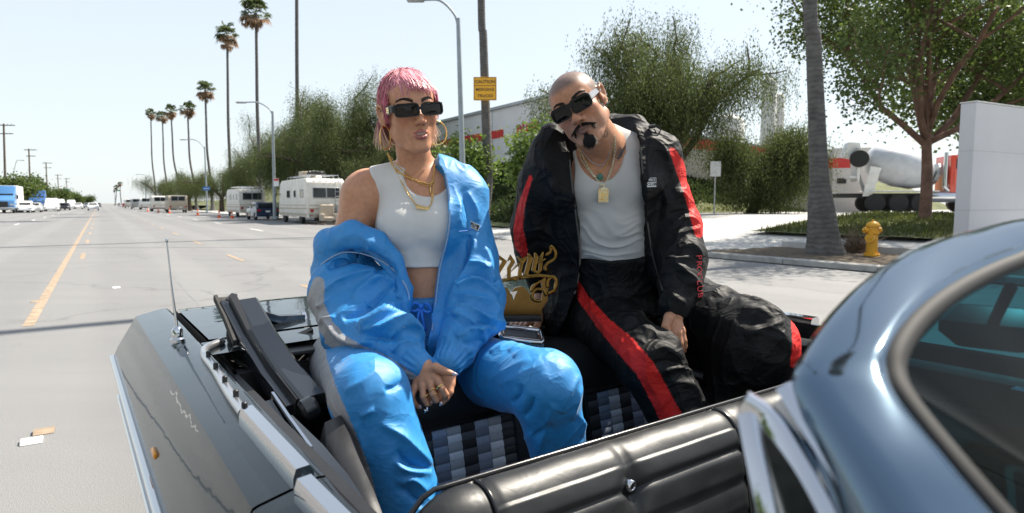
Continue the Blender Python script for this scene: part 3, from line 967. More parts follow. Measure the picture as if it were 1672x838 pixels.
def motorhome(loc, label, L=7.2, Wd=2.4, Hh=2.95, detail=True, group='motorhomes and trailers parked along the kerb', facing=1, body=None, stripe=None, cab=True):
    body = body or M_OFFW; stripe = stripe or M_BEIGE
    o = empty('motorhome', loc, ROADZ, label, 'motorhome', group)
    hx = Wd / 2; z0 = .45
    # side profile (y,z): rear at y=0, front at y=L
    prof = [(0, z0), (-.05, z0 + .9), (.06, Hh - .25), (.3, Hh), (L - .9, Hh), (L - .35, Hh - .2), (L - .05, z0 + 1.35), (L + .1, z0 + .7), (L + .05, z0)]
    MB().prism(prof, (0, 1, 0), (0, 0, 1), (1, 0, 0), (-hx, 0, 0), Wd).build('body', body, o, bevel=.07, auto=35)
    for z, hgt in ((1.0, .09), (1.22, .05), (.62, .14)):
        for sx in (-1, 1):
            MB().box((sx * (hx + .004), L / 2, z), (.012, L * .96, hgt)).build('side_stripe', stripe, o)
        MB().box((0, -.05, z), (Wd * .94, .03, hgt)).build('rear_stripe', stripe, o)
    fr = MB().box((0, -.022, 2.02), (1.75, .06, .72), bev=.03).build('window_frame', M_STEEL, o, auto=40)
    for sx in (-.44, .44): MB().box((sx, -.05, 2.02), (.8, .03, .6)).build('pane', M_GLASSD, fr)
    MB().box((0, -.1, .5), (Wd, .2, .2), bev=.03).build('bumper', M_CHROME, o, auto=40)
    for sx in (-.95, .95): MB().box((sx, -.05, .88), (.22, .06, .2), bev=.02).build('tail_light', M_TAIL, o, auto=40)
    MB().box((0.3, -.06, .8), (.32, .03, .16)).build('number_plate', M_WHITE, o)
    for k, (y, w_, h_) in enumerate(((1.2, .8, .55), (2.9, .6, .5), (4.6, .9, .55))):
        for sx in (-1, 1):
            f = MB().box((sx * (hx + .006), y, 1.98), (.05, w_, h_), bev=.02).build('window_frame', M_STEEL, o, auto=40)
            MB().box((sx * (hx + .025), y, 1.98), (.03, w_ - .1, h_ - .1)).build('pane', M_GLASSD, f)
    MB().box((hx + .008, 3.75, 1.35), (.03, .62, 1.75), bev=.01).build('door', body, o)
    MB().box((0, L - .2, 1.95), (Wd * .9, .9, .8), bev=.1).build('windscreen', M_GLASSD, o, auto=40)
    for x in (-hx + .12, hx - .12):
        for y in (1.7, L - 1.3): wheel(o, x, y, .38)
    for sx in (-1, 1): MB().tube([(sx * hx, L - .5, 2.0), (sx * (hx + .28), L - .4, 2.0)], .02).box((sx * (hx + .3), L - .4, 1.95), (.07, .1, .3), bev=.02).build('mirror', M_BLACK, o)
    if detail:
        b = MB()
        for sx in (-.95, .95): b.tube([(sx, .4, Hh + .22), (sx, L - 1.5, Hh + .22)], .02, 6)
        for k in range(7):
            y = .4 + k * (L - 1.9) / 6; b.tube([(-.95, y, Hh + .22), (.95, y, Hh + .22)], .016, 6)
            for sx in (-.95, .95): b.tube([(sx, y, Hh), (sx, y, Hh + .22)], .014, 6)
        b.build('roof_rack', M_CHROME, o)
        b = MB()
        for sx in (.55, .9): b.tube([(sx, -.13, .7), (sx, -.13, Hh), (sx, .3, Hh + .12)], .018, 6)
        for k in range(7): b.tube([(.55, -.13, .9 + k * .3), (.9, -.13, .9 + k * .3)], .013, 6)
        b.build('ladder', M_CHROME, o)
        MB().box((-.1, 2.2, Hh + .12), (.75, .9, .24), bev=.08).build('air_conditioner', M_WHITE, o, auto=40)
        for k in range(5): MB().box((-.8 + k * .4, -.06, Hh - .2), (.1, .05, .05)).build('marker_light', M_TAIL, o)
    return o
def rv_at(px, d, q_off=0.0):
    p = P(px, 332, d); p.z = 0; return p
mh2 = motorhome(rv_at(533, 40.5), 'white motorhome with a junk laden roof and junk behind it', 7.4, 2.45, 2.95)
mh1 = motorhome(rv_at(412, 61), 'white motorhome with brown stripes behind the dark blue car', 7.2, 2.4, 2.75, True)
motorhome(rv_at(291, 88), 'beige trailer with a grey rear window left of the bare palm', 6, 2.4, 2.45, False, body=M_BEIGE)
motorhome(rv_at(262, 103), 'cream trailer parked just beyond the beige trailer', 6.5, 2.4, 2.55, False)
motorhome(rv_at(240, 128), 'white van shaped motorhome far down the kerb', 6, 2.4, 2.4, False, body=M_WHITE)
motorhome(rv_at(224, 150), 'grey camper farther down the kerb', 6, 2.3, 2.4, False, body=M_STEEL)
motorhome(rv_at(212, 178), 'farthest camper in the kerbside row', 6, 2.3, 2.5, False)
# junk on the near motorhome's roof and behind it
def junk():
    rr = random.Random(4)
    base = Vector(mh2.location); M = Matrix.Rotation(ROADZ, 4, 'Z')
    def at(x, y, z): return base + M @ Vector((x, y, z))
    cols = [M_BLACK, M_WOODP, M_STEEL, mat('tarp_green', (.07, .09, .05), .8), M_BEIGE, mat('faded_blue', (.12, .17, .24), .7)]
    names = [('rolled_tarp', 'dark rolled tarp on the motorhome roof', 'tarp'), ('wooden_crate', 'brown crate lashed to the motorhome roof', 'crate'), ('metal_box', 'grey metal box on the motorhome roof', 'box'),
             ('duffel_bag', 'green bag on the motorhome roof', 'bag'), ('cardboard_box', 'tan box at the rear of the motorhome roof', 'box'), ('cooler_box', 'faded blue cooler on the motorhome roof', 'cooler')]
    for k, (nm, lab, cat) in enumerate(names):
        p = at(rr.uniform(-.6, .6), .9 + k * .75, 3.18)
        h = rr.uniform(.22, .42)
        b = MB()
        if nm in ('rolled_tarp', 'duffel_bag'):
            b.tube(catmull([(-.55, 0, h / 2 + .02), (-.2, .05, h / 2 + .05), (.2, -.04, h / 2), (.55, .02, h / 2 + .03)], 5), [.04 if i in (0, 15) else h / 2 + .015 * math.sin(i * 1.9) for i in range(16)], 10)
        else:
            b.box((0, 0, h / 2), (rr.uniform(.5, .8), rr.uniform(.4, .7), h), bev=.03)
            for sx in (-.2, .2): b.box((sx, 0, h / 2), (.05, rr.uniform(.72, .76), h * .9))
            b.box((0, 0, h + .008), (.4, .3, .03), bev=.01)
        o = b.build(nm, cols[k], None, auto=40); o.location = p; o.rotation_euler.z = ROADZ + rr.uniform(-.4, .4)
        tag(o, lab, cat)
    # mattress-backed chair, boards and a cabinet standing behind
    ch = empty('armchair', at(-.15, -.75, 0), ROADZ, 'old tan armchair set behind the junk laden motorhome', 'chair')
    MB().box((0, .25, .8), (.95, .2, 1.0), bev=.09).build('backrest', M_BEIGE, ch, auto=40)
    MB().box((0, -.15, .38), (.7, .7, .25), bev=.07).build('seat', M_BEIGE, ch, auto=40)
    for sx in (-.42, .42): MB().box((sx, -.12, .46), (.16, .75, .5), bev=.06).build('armrest', M_BEIGE, ch, auto=40)
    for sx in (-.4, .4):
        for sy in (-.4, .3): MB().box((sx, sy, .1), (.06, .06, .2)).build('leg', M_WOODP, ch)
    cb = empty('cabinet', at(.95, -.7, 0), ROADZ - .15, 'grey panel cabinet leaning behind the motorhome', 'cabinet')
    MB().box((0, 0, .5), (.95, .3, 1.0), bev=.02).build('carcass', M_STEEL, cb, auto=40)
    MB().box((0, -.16, .5), (.8, .03, .85), bev=.01).build('door', mat('slate_panel', (.09, .1, .11), .5), cb, auto=40)
    MB().tube([(.3, -.2, .45), (.3, -.2, .6)], .012).build('handle', M_CHROME, cb)
    for k in range(4):
        o = MB().box((0, 0, .03), (rr.uniform(.6, 1.2), .2, .05), bev=.01).box((0.1, 0.05, .08), (.5, .16, .05), bev=.01).build('wooden_plank', M_WOODP)
        o.location = at(-.9 + k * .5, -1.3 - .1 * k, 0); o.rotation_euler.z = rr.uniform(-.5, .5)
        tag(o, ('wooden plank lying leftmost behind the motorhome', 'wooden plank in front of the old armchair', 'wooden plank between the armchair and the cabinet', 'wooden plank lying by the grey cabinet')[k], 'plank', 'planks behind the motorhome')
junk()

def car(loc, rz, paint, label, L=4.5, Wd=1.76, Hh=1.45, van=False, group='cars along the road', cat='car'):
    o = empty('parked_car', loc, rz, label, cat, group)
    hx = Wd / 2
    if van: roof = [(0.12, .75), (.05, 1.0), (.25, Hh), (L * .55, Hh), (L * .72, 1.0)]
    else: roof = [(0, .72), (.02, .98), (.5, 1.0), (1.05, Hh - .03), (1.9, Hh), (2.5, Hh - .05), (3.25, .98)]
    prof = [(0.05, .28)] + roof + [(L - .15, .82), (L, .6), (L - .03, .3)]
    secs = []
    for x, s_ in ((-hx, .0), (-hx * .97, .02), (-hx * .8, .0), (hx * .8, .0), (hx * .97, .02), (hx, .0)):
        sec = []
        for y, z in prof:
            xx = x
            if z > 1.0: xx = x * (1 - .22 * (z - 1.0) / (Hh - 1.0 + .01))
            e = .06 if abs(x) == hx else 0
            sec.append((xx, y + (e if y < L / 2 else -e), z - (e if z > .5 else 0)))
        secs.append(sec)
    MB().loft(secs, closed=True, caps=True).build('body', paint, o, auto=35)
    zr = Hh
    MB().box((0, .72 if not van else .1, 1.2), (Wd * .68, .5 if not van else .08, (Hh - 1.0) * .62), M=Matrix.Rotation(R(0 if van else 0), 4, 'X')).build('rear_window', M_GLASSD, o)
    MB().box((0, 2.85, 1.2), (Wd * .68, .55, (Hh - 1.0) * .62)).build('windscreen', M_GLASSD, o)
    for sx in (-1, 1):
        for y0, ln in ((1.15, .75), (2.0, .75)):
            MB().box((sx * hx * .91, y0 + ln / 2 - .1, 1.18), (.05, ln, (Hh - 1.0) * .58), bev=.015).build('side_window', M_GLASSD, o)
        MB().box((sx * (hx - .2), .03, .78), (.32, .12, .17), bev=.03).build('tail_light', M_TAIL, o)
        MB().box((sx * (hx - .22), L - .06, .68), (.34, .14, .15), bev=.03).build('headlight', M_LAMP, o)
        for y in (.85, L - .85): wheel(o, sx * (hx - .1), y, .31, .2)
        MB().box((sx * (hx + .06), 2.75, 1.02), (.16, .1, .11), bev=.03).build('mirror', paint, o)
    MB().box((0, .0, .42), (Wd * .92, .14, .2), bev=.05).build('bumper', paint, o)
    MB().box((0, L - .02, .42), (Wd * .92, .14, .2), bev=.05).build('bumper', paint, o)
    MB().box((0, -.03, .7), (.34, .02, .13)).build('number_plate', M_WHITE, o)
    return o
PA = {n: mat(n, c, .25, var=.05, coat=.6) for n, c in (('paint_navy', (.012, .028, .07)), ('paint_silver', (.42, .43, .45)), ('paint_white', (.7, .7, .7)), ('paint_black', (.015, .015, .018)), ('paint_red', (.3, .02, .02)), ('paint_grey', (.16, .17, .18)), ('paint_blue', (.05, .13, .3)))}
car(rv_at(437, 50), ROADZ, PA['paint_navy'], 'dark navy car between the two motorhomes')
for px, d, pn, lab in ((152, 120, 'paint_white', 'white car coming along the middle of the road'), (143, 170, 'paint_grey', 'grey car on the road behind the white one'), (128, 150, 'paint_white', 'white car on the far left lane'),
                       (106, 122, 'paint_black', 'black car parked on the left beside the white van'), (160, 210, 'paint_black', 'dark car near the road end')):
    car(rv_at(px, d), ROADZ + math.pi, PA[pn], lab)
for px, d, pn, lab in ((86, 108, 'paint_white', 'white van parked behind the blue truck'), (98, 128, 'paint_white', 'white van with a red light behind the first van'), (117, 160, 'paint_white', 'white van farthest along the left kerb')):
    car(rv_at(px, d), ROADZ + math.pi, PA[pn], lab, 5.2, 1.95, 2.2, True, 'vans parked along the left kerb', 'van')
car(rv_at(44, 92), ROADZ + math.pi, PA['paint_white'], 'white pickup sized car beside the white box trailer', 4.8, 1.85, 1.7)
car(rv_at(58, 96), ROADZ + math.pi, PA['paint_silver'], 'silver car beside the blue truck', 4.5, 1.8, 1.45)
for k, (px, d, pn) in enumerate(((205, 205, 'paint_red'), (200, 240, 'paint_white'), (196, 280, 'paint_grey'))):
    car(rv_at(px, d), ROADZ, PA[pn], ('red car parked at the far end of the kerb row', 'white car parked beyond the red one', 'grey car at the vanishing end of the kerb row')[k])

def semi(loc, label, paint, box=True):
    o = empty('semi_truck', loc, ROADZ + math.pi, label, 'truck', 'trucks parked on the left')
    # front faces local +y after the half turn, i.e. towards the lens
    hx = 1.22
    MB().prism([(0, .6), (0, 3.7), (1.3, 3.75), (1.9, 2.6), (2.35, 2.45), (3.6, 1.75), (3.75, 1.2), (3.7, .6)], (0, 1, 0), (0, 0, 1), (1, 0, 0), (-hx, 0, 0), 2 * hx).build('cab', paint, o, bevel=.12, auto=35)
    MB().box((0, 2.12, 2.3), (2.1, .52, .7), bev=.05).build('windscreen', M_GLASSD, o, auto=40)
    MB().box((0, 3.72, 1.2), (1.1, .14, .75), bev=.04).build('grille', M_BLACK, o, auto=40)
    MB().box((0, 3.8, .62), (2.4, .2, .35), bev=.06).build('bumper', M_STEEL, o, auto=40)
    for sx in (-1, 1):
        MB().box((sx * .95, 3.68, 1.15), (.4, .14, .25), bev=.04).build('headlight', M_LAMP, o, auto=40)
        MB().box((sx * (hx + .01), 1.6, 2.3), (.03, .8, .6)).build('side_window', M_GLASSD, o)
        MB().box((sx * (hx + .25), 2.2, 2.2), (.2, .12, .6), bev=.04).build('mirror', M_BLACK, o)
        for y in (3.0, .2, -1.0): wheel(o, sx * (hx - .15), y, .5, .3)
    if box:
        MB().box((0, -4.6, 2.35), (2.5, 8.6, 2.9), bev=.05).build('cargo_box', M_WHITE, o, auto=40)
        MB().box((0, -4.6, .82), (2.2, 8.6, .2)).build('chassis', M_BLACK, o)
        for sx in (-1, 1):
            for y in (-7.2, -8.2): wheel(o, sx * 1.05, y, .48, .3)
    return o
semi(rv_at(10, 87), 'light blue semi truck with a white box trailer at the left edge', M_BLUET)
semi(rv_at(63, 118), 'darker blue semi truck beyond the silver car', mat('deep_blue_paint', (.03, .1, .3), .3, coat=.4), False)

# cones
def cone(loc, label):
    o = empty('traffic_cone', loc, 0, label, 'traffic cone', 'traffic cones by the motorhomes')
    MB().box((0, 0, .02), (.36, .36, .04), bev=.01).build('base', M_ORANGE, o)
    MB().lathe([(.14, .04), (.125, .14), (.035, .7), (.02, .71)], n=14).build('cone_body', M_ORANGE, o, auto=40)
    MB().lathe([(.104, .3), (.082, .44)], n=14, caps=False).build('white_band', M_WHITE, o, auto=40)
for px, d, lab in ((357, 57.5, 'orange cone left of the far motorhome'), (378, 55.5, 'orange cone at the rear of the far motorhome'), (276, 84, 'orange cone near the beige trailer'), (258, 92, 'orange cone by the cream trailer'), (241, 100, 'orange cone by the white van shaped motorhome'), (322, 70, 'orange cone at the foot of the leaning palm')):
    cone(rv_at(px, d), lab)

# street lamps, poles, signs
def lamp_post(px_top, top_py, d, label, arm_px, arm_py, base_px=None, r=.1, z0=.1):
    top = P(px_top, top_py, d); base = P(base_px or px_top, 332, d); base.z = z0
    o = empty('street_lamp', base, 0, label, 'street lamp', 'street lamps along the kerb')
    MB().tube([(0, 0, 0), top - base], [r * 1.15, r * .7], 12).build('pole', M_POLE, o, auto=50)
    e = P(arm_px, arm_py, d) - base; t = top - base
    a = catmull([t - Vector((0, 0, .35)), t + (e - t) * .12 + Vector((0, 0, .1)), t + (e - t) * .5 + Vector((0, 0, (e - t).z * .45)), e], 6)
    MB().tube(a, [.05] * len(a), 8).build('arm', M_POLE, o, auto=50)
    dr = (e - t); dr.z = 0; dr.normalize()
    MB().box(e + dr * .3 - Vector((0, 0, .02)), (.75, .26, .14), math.atan2(dr.y, dr.x), bev=.05).build('lamp_head', M_STEEL, o, auto=40)
    MB().box((0, 0, .12), (r * 3.4, r * 3.4, .24), bev=.03).build('base_plinth', M_POLE, o, auto=40)
    return o
lamp_post(748, 30, 27.5, 'grey street lamp post between the two people', 690, 0, 758, .125)
lamp_post(445, 182, 48, 'grey street lamp beside the junk laden motorhome', 400, 167, 448, .12)
lamp_post(334, 240, 78, 'slim street lamp carrying a blue sign among the palms', 303, 228, 338, .1)
lamp_post(238, 288, 150, 'distant street lamp by the far trailers', 226, 285, 238, .12)
lamp_post(22, 280, 120, 'street lamp on the left side behind the utility pole', 34, 262, 20, .12)
def text_on(o, body, size, c, m, th=.004, xdir=(1, 0, 0), name='lettering', spacing=1.0, bold=0.0):
    return text_mesh(name, body, size, m, o, axes_mat(c, xdir, (0, 0, 1)), th, spacing=spacing, bold=bold)
def caution_sign():
    p = P(792, 145, 28.95)
    o = empty('caution_sign', p, -.03, 'yellow CAUTION MERGING TRUCKS sign fixed to the palm trunk', 'sign')
    wd, hh = 37 / FPX * 28.95, 37 / FPX * 28.95
    MB().box((0, 0, 0), (wd, .02, hh), bev=.008).build('plate', mat('sign_yellow', (.80, .40, .015), .45, var=.04), o)
    b = MB()
    for sx in (-1, 1): b.box((sx * wd * .47, -.012, 0), (.022, .006, hh * .94))
    for z in (-.47, .47, .13): b.box((0, -.012, hh * z), (wd * .94, .006, .022))
    b.build('border', M_BLACK, o)
    text_on(o, 'CAUTION', .2, (0, -.014, hh * .29), M_BLACK, bold=.004)
    text_on(o, 'MERGING', .18, (0, -.014, -hh * .04), M_BLACK, bold=.003, spacing=1.1)
    text_on(o, 'TRUCKS', .18, (0, -.014, -hh * .31), M_BLACK, bold=.003, spacing=1.1)
    for z in (-.42, .42): MB().lathe([(.018, 0), (.018, .01)], (0, -.012, hh * z), 8, Matrix.Rotation(R(90), 4, 'X')).build('bolt', M_STEEL, o)
caution_sign()
def small_sign():
    p = P(757, 281, 27.25)
    o = empty('parking_sign', p, 0, 'small red and white parking sign on the street lamp post', 'sign')
    MB().box((0, 0, 0), (.3, .015, .48), bev=.01).build('plate', M_WHITE, o)
    MB().box((0, -.01, .15), (.28, .006, .14)).build('red_panel', M_RED, o)
    b = MB()
    for k in range(4): b.box((0, -.011, .02 - k * .06), (.2 - .03 * (k % 2), .005, .022))
    b.build('lettering', M_RED, o)
    p = P(451, 298, 47.6); o = empty('parking_sign', p, 0, 'small red and white sign on the pole beside the motorhome', 'sign')
    MB().box((0, 0, 0), (.4, .015, .6), bev=.01).build('plate', M_WHITE, o)
    MB().box((0, -.01, .2), (.38, .006, .16)).build('red_panel', M_RED, o)
    p = P(337, 308, 77.6); o = empty('street_sign', p, 0, 'blue sign on the slim street lamp among the palms', 'sign')
    MB().box((0, 0, 0), (.9, .015, .46), bev=.01).build('plate', mat('sign_blue', (.03, .16, .42), .5), o)
    MB().box((0, -.01, 0), (.7, .006, .06)).build('lettering', M_WHITE, o)
    p = P(1168, 276, 31); o = empty('road_sign', Vector((p.x, p.y, .78)), .0, 'blank grey back of a road sign on a thin post by the bank', 'sign')
    h = p.z - .78
    MB().tube([(0, 0, 0), (0, 0, h + .3)], .035, 8).build('post', M_STEEL, o, auto=50)
    MB().box((0, -.04, h), (.52, .014, .74), bev=.01).build('plate', mat('sign_back', (.52, .53, .54), .5, .2), o)
    for z in (-.2, .2): MB().box((0, -.052, h + z), (.09, .01, .03)).build('bracket', M_STEEL, o)
small_sign()
for px, top, q, lab in ((6, 202, 115, 'nearest utility pole at the left edge'), (47, 243, 156, 'second utility pole above the blue trucks'), (75, 265, 205, 'third utility pole on the left'), (94, 285, 265, 'fourth utility pole on the left'), (108, 291, 310, 'fifth and farthest utility pole on the left')):
    base = P(px + 3, 332, q); base.z = 0; t = P(px, top, q) - base
    o = empty('utility_pole', base, 0, lab, 'utility pole', 'utility poles on the left')
    MB().tube([(0, 0, 0), t], [.22, .15], 8).build('pole', M_WOODP, o, auto=50)
    for dz, wd in ((-.1, 3.0), (-1.6, 2.2)): 
        MB().box(t + Vector((0.4, 0, dz - .2)), (wd, .12, .16), .1).build('crossarm', M_WOODP, o)
    for k in range(4): MB().lathe([(.05, 0), (.07, .1), (.04, .25)], t + Vector((-.7 + k * .7, 0, -.2)), 6).build('insulator', M_STEEL, o)
# traffic signal and green street sign far away
def signal():
    for px, py, d, lab in ((188, 312, 260, 'tiny traffic signal at the far crossing'), (101, 311, 190, 'tiny traffic signal with a green name sign on the left')):
        b_ = P(px, 332, d); b_.z = 0; h = P(px, py, d).z
        o = empty('traffic_light', b_, 0, lab, 'traffic light')
        MB().tube([(0, 0, 0), (0, 0, h + .4)], .1, 8).build('pole', M_STEEL, o)
        MB().box((0, -.2, h), (.5, .35, 1.2), bev=.05).build('housing', M_BLACK, o)
        MB().box((0, -.4, h + .35), (.3, .04, .3), bev=.04).build('red_lens', M_RED, o)
        MB().box((1.3, 0, h + .2), (1.9, .05, .5)).build('name_plate', mat('sign_green', (.02, .2, .12), .5), o)
signal()

# white building above the bank -------------------------------------
def building():
    # left face recedes along the road, right face recedes into the yard
    c = P(905, 332, 40)          # nearest corner
    c.z = 0
    far = c + RD * 55
    o = empty('white_building', Vector((c.x, c.y, 4.25)), math.atan2(RD.y, RD.x), 'white industrial building with a red band and red letters behind the slim trees', 'building')
    # local x runs down the road, local -y... into the yard on the right
    z1 = P(905, 157, 40).z - 4.25
    Mw = M_WHITE
    MB().box((27.5, -2, z1 / 2), (55, 4, z1), bev=.02).build('wall', mat('stucco_white', (.62, .62, .63), .8, var=.06, scale=.6, bump=.1, bscale=20), o)
    MB().box((27.5, -2, z1 + .1), (55.3, 4.3, .2)).build('parapet_cap', M_STEEL, o)
    zb = z1 - 1.75
    MB().box((30.5, .02, zb), (49, .06, .55)).build('red_band', M_RED, o)
    for k in range(11): MB().box((2.5 + k * 5, .02, z1 / 2), (.03, .03, z1 - .1)).build('panel_joint', M_STEEL, o)
    text_mesh('lettering', 'PAPER', .95, M_RED, o, axes_mat((2.9, .06, zb + .0), (-1, 0, 0), (0, 0, 1)), .03, bold=.02)
    # low tan wall with sloping red band on the right
    a = P(1015, 332, 40); b_ = P(1392, 332, 41)
    dv = (b_ - a); dv.z = 0; L = dv.length
    o = empty('boundary_wall', Vector((a.x, a.y, 0)), math.atan2(dv.y, dv.x), 'tan boundary wall with a red band behind the leaning weeping tree', 'wall')
    za, zbb = P(1015, 205, 40).z, P(1392, 262, 41).z
    MB().prism([(0, 0), (L, 0), (L, zbb), (0, za)], (1, 0, 0), (0, 0, 1), (0, 1, 0), (0, 0, 0), .3).build('wall_face', mat('tan_stucco', (.45, .41, .35), .85, var=.1, scale=.8, bump=.2, bscale=15), o)
    MB().prism([(0, za - .75), (L, zbb - .75), (L, zbb - .1), (0, za - .1)], (1, 0, 0), (0, 0, 1), (0, 1, 0), (0, -.03, 0), .36).build('red_band', M_RED, o)
    MB().prism([(0, za), (L, zbb), (L, zbb + .08), (0, za + .08)], (1, 0, 0), (0, 0, 1), (0, 1, 0), (0, -.05, 0), .4).build('coping', M_CONC, o)
    # gatehouse block
    p = P(1388, 332, 39.5); p.z = .8
    o = empty('gatehouse', p, -.22, 'white gatehouse block with a red band reading TRUCKS ONLY', 'building')
    wd = 56 / FPX * 39.5; hz = P(1388, 241, 39.5).z - .8
    MB().box((0, .9, hz / 2), (wd, 1.8, hz), bev=.03).build('wall', mat('stucco_pale', (.55, .53, .5), .8, var=.06, scale=1), o)
    MB().box((0, .9, hz - .95), (wd + .04, 1.84, .62)).build('red_band', M_RED, o)
    f = MB().box((.62, -.03, hz - .95), (.82, .03, .6)).build('sign_panel', M_WHITE, o)
    text_on(f, 'TRUCKS', .2, (.62, -.05, hz - .8), M_RED, bold=.004); text_on(f, 'ONLY', .2, (.62, -.05, hz - 1.09), M_RED, bold=.004)
    MB().box((-.55, -.03, 1.95), (.52, .1, .32), bev=.02).build('letter_box', M_BLACK, o)
    MB().box((.25, -.02, 2.55), (.16, .05, .3)).build('intercom', M_STEEL, o)
    MB().lathe([(.1, 0), (.1, .12), (.06, .18)], (.3, .4, hz), 10).build('beacon', M_ORANGE, o)
    # silos far behind
    for px, d, top, w_, lab in ((1250, 75, 128, 1.7, 'tall pale silo tower behind the spreading tree'), (1264, 78, 152, 1.6, 'shorter pale silo beside the tall one'), (1185, 52, 188, 2.6, 'grey silo block seen through the branches')):
        b0 = P(px, 332, d); b0.z = .8; h = P(px, top, d).z - .8
        o = empty('silo', b0, 0, lab, 'silo', 'silos behind the trees')
        MB().lathe([(w_ * .5, 0), (w_ * .5, h - .6), (w_ * .42, h - .3), (w_ * .2, h)], n=16).build('shell', mat('silo_grey', (.5, .5, .48), .6, var=.08), o, auto=50)
        for k in range(5): MB().lathe([(w_ * .52, h * k / 5), (w_ * .52, h * k / 5 + .1)], n=16).build('band', M_STEEL, o)
        b = MB()
        for sx in (-.2, .2): b.tube([(sx, -w_ * .56, 0), (sx, -w_ * .56, h)], .03, 5)
        b.build('ladder', M_STEEL, o)
building()

def mixer():
    p = P(1480, 332, 36); p.z = .84
    o = empty('concrete_mixer_truck', p, R(-14), 'concrete mixer truck with a pale drum and red cab behind the street tree', 'truck')
    # local +x is the nose of the truck
    k = 36 / FPX
    MB().box((-.2, 0, .95), (7.6, .9, .25), bev=.03).build('chassis', M_BLACK, o)
    prof = [(.3, -2.45), (.75, -2.2), (1.05, -1.2), (1.15, -.2), (1.02, .9), (.72, 1.7), (.5, 1.9)]
    prof = [(r_ * .98, z_ * .82) for r_, z_ in prof]; Mt = Matrix.Rotation(R(108), 4, 'Y')
    MB().lathe(prof, (-.35, 0, 2.5), 26, Mt).build('drum', mat('drum_paint', (.50, .52, .55), .45, var=.12, scale=2), o, auto=50)
    MB().lathe([(.62, -.1), (.62, .1)], (1.35, 0, 2.15), 20, Mt).build('drum_ring', M_STEEL, o)
    b = MB(); b.box((-2.75, 0, 2.7), (.12, 1.5, 1.9)); b.box((-2.9, 0, 2.0), (.5, 1.2, .12)); b.prism([(0, 0), (1.0, .2), (.75, 1.0), (.2, .95)], (-1, 0, 0), (0, 0, 1), (0, 1, 0), (-2.5, -.5, 3.0), 1.0)
    b.build('rear_frame', M_WHITE, o)
    b = MB(); b.prism([(0, 0), (.5, .0), (.9, 1.6), (.35, 1.7)], (1, 0, 0), (0, 0, 1), (0, 1, 0), (-2.55, -.95, .9), .08)
    for z in (.2, .7, 1.2): b.box((-2.25 + z * .2, -.99, .95 + z), (.5, .06, .08))
    b.build('chute', M_WHITE, o)
    wl = wheel(o, 0, 0, .5, .3, 'booster_wheel'); 
    wl.rotation_euler = (0, 0, R(80)); wl.location = (-2.75, -.75, 2.55 - .0)
    MB().tube([(-2.3, -.3, 1.2), (-2.7, -.45, 2.2), (-2.8, -.6, 3.0)], .09, 8).build('booster_arm', M_STEEL, o)
    for x in (-1.9, -.75, .35, 2.9):
        for sy in (-1, 1):
            w2 = wheel(o, 0, 0, .52, .32); w2.rotation_euler = (0, 0, R(90)); w2.location = (x, sy * 1.0, 0.0)
    MB().box((-.5, -.98, 1.18), (3.4, .5, .06), bev=.02).box((-.5, .98, 1.18), (3.4, .5, .06), bev=.02).build('mudguard', M_WHITE, o)
    Mtk = Matrix.Rotation(R(90), 4, 'Y')
    MB().lathe([(.05, -.62), (.28, -.6), (.3, -.5), (.3, .5), (.28, .6), (.05, .62)], (1.45, -.95, .85), 18, Mtk).build('fuel_tank', M_CHROME, o, auto=50)
    MB().tube(catmull([(1.55, -.9, 3.3), (1.55, -.9, 1.7), (1.6, -.9, 1.35), (1.95, -.9, 1.1), (2.3, -.9, 1.1)], 5), .11, 10).build('exhaust_pipe', M_CHROME, o, auto=50)
    MB().prism([(1.75, 1.0), (1.75, 3.15), (2.9, 3.15), (3.15, 2.2), (4.6, 1.95), (4.75, 1.5), (4.7, .9), (3.7, .9), (3.5, 1.2), (2.4, 1.2), (2.3, .9)], (1, 0, 0), (0, 0, 1), (0, 1, 0), (0, -1.05, 0), 2.1).build('cab', M_REDT, o, bevel=.06, auto=35)
    MB().box((2.3, -1.06, 2.6), (.62, .03, .68), bev=.01).build('side_window', M_GLASSD, o)
    MB().box((2.32, -1.075, 1.95), (.8, .02, .9)).build('door', M_REDT, o)
    MB().box((2.35, -1.1, 1.55), (.5, .02, .22)).build('door_lettering', M_WHITE, o)
    MB().box((2.98, 0, 2.65), (.25, 1.8, .65), bev=.03).build('windscreen', M_GLASSD, o)
    MB().box((3.3, -1.25, 2.6), (.1, .12, .45), bev=.03).tube([(3.0, -1.05, 2.85), (3.3, -1.25, 2.85)], .02).build('mirror', M_CHROME, o)
    MB().box((4.78, 0, 1.5), (.1, 1.2, .9), bev=.03).build('grille', M_CHROME, o)
    for sy in (-.85, .85): MB().box((4.74, sy, 1.35), (.12, .3, .25), bev=.04).build('headlight', M_LAMP, o)
    MB().box((4.85, 0, .8), (.2, 2.3, .3), bev=.05).build('bumper', M_CHROME, o)
    for sy in (-1.05, 1.05): MB().prism([(-.7, .0), (-.55, .35), (0, .55), (.55, .35), (.7, .0), (.55, 0), (0, .42), (-.55, 0)], (1, 0, 0), (0, 0, 1), (0, 1, 0), (2.9 + .9, sy - .15, .62), .3).build('fender', M_REDT, o)
    for x in (2.2, 2.6, 3.0): MB().lathe([(.05, 0), (.04, .08)], (x, -.7, 3.15), 8).build('roof_light', M_ORANGE, o)
mixer()

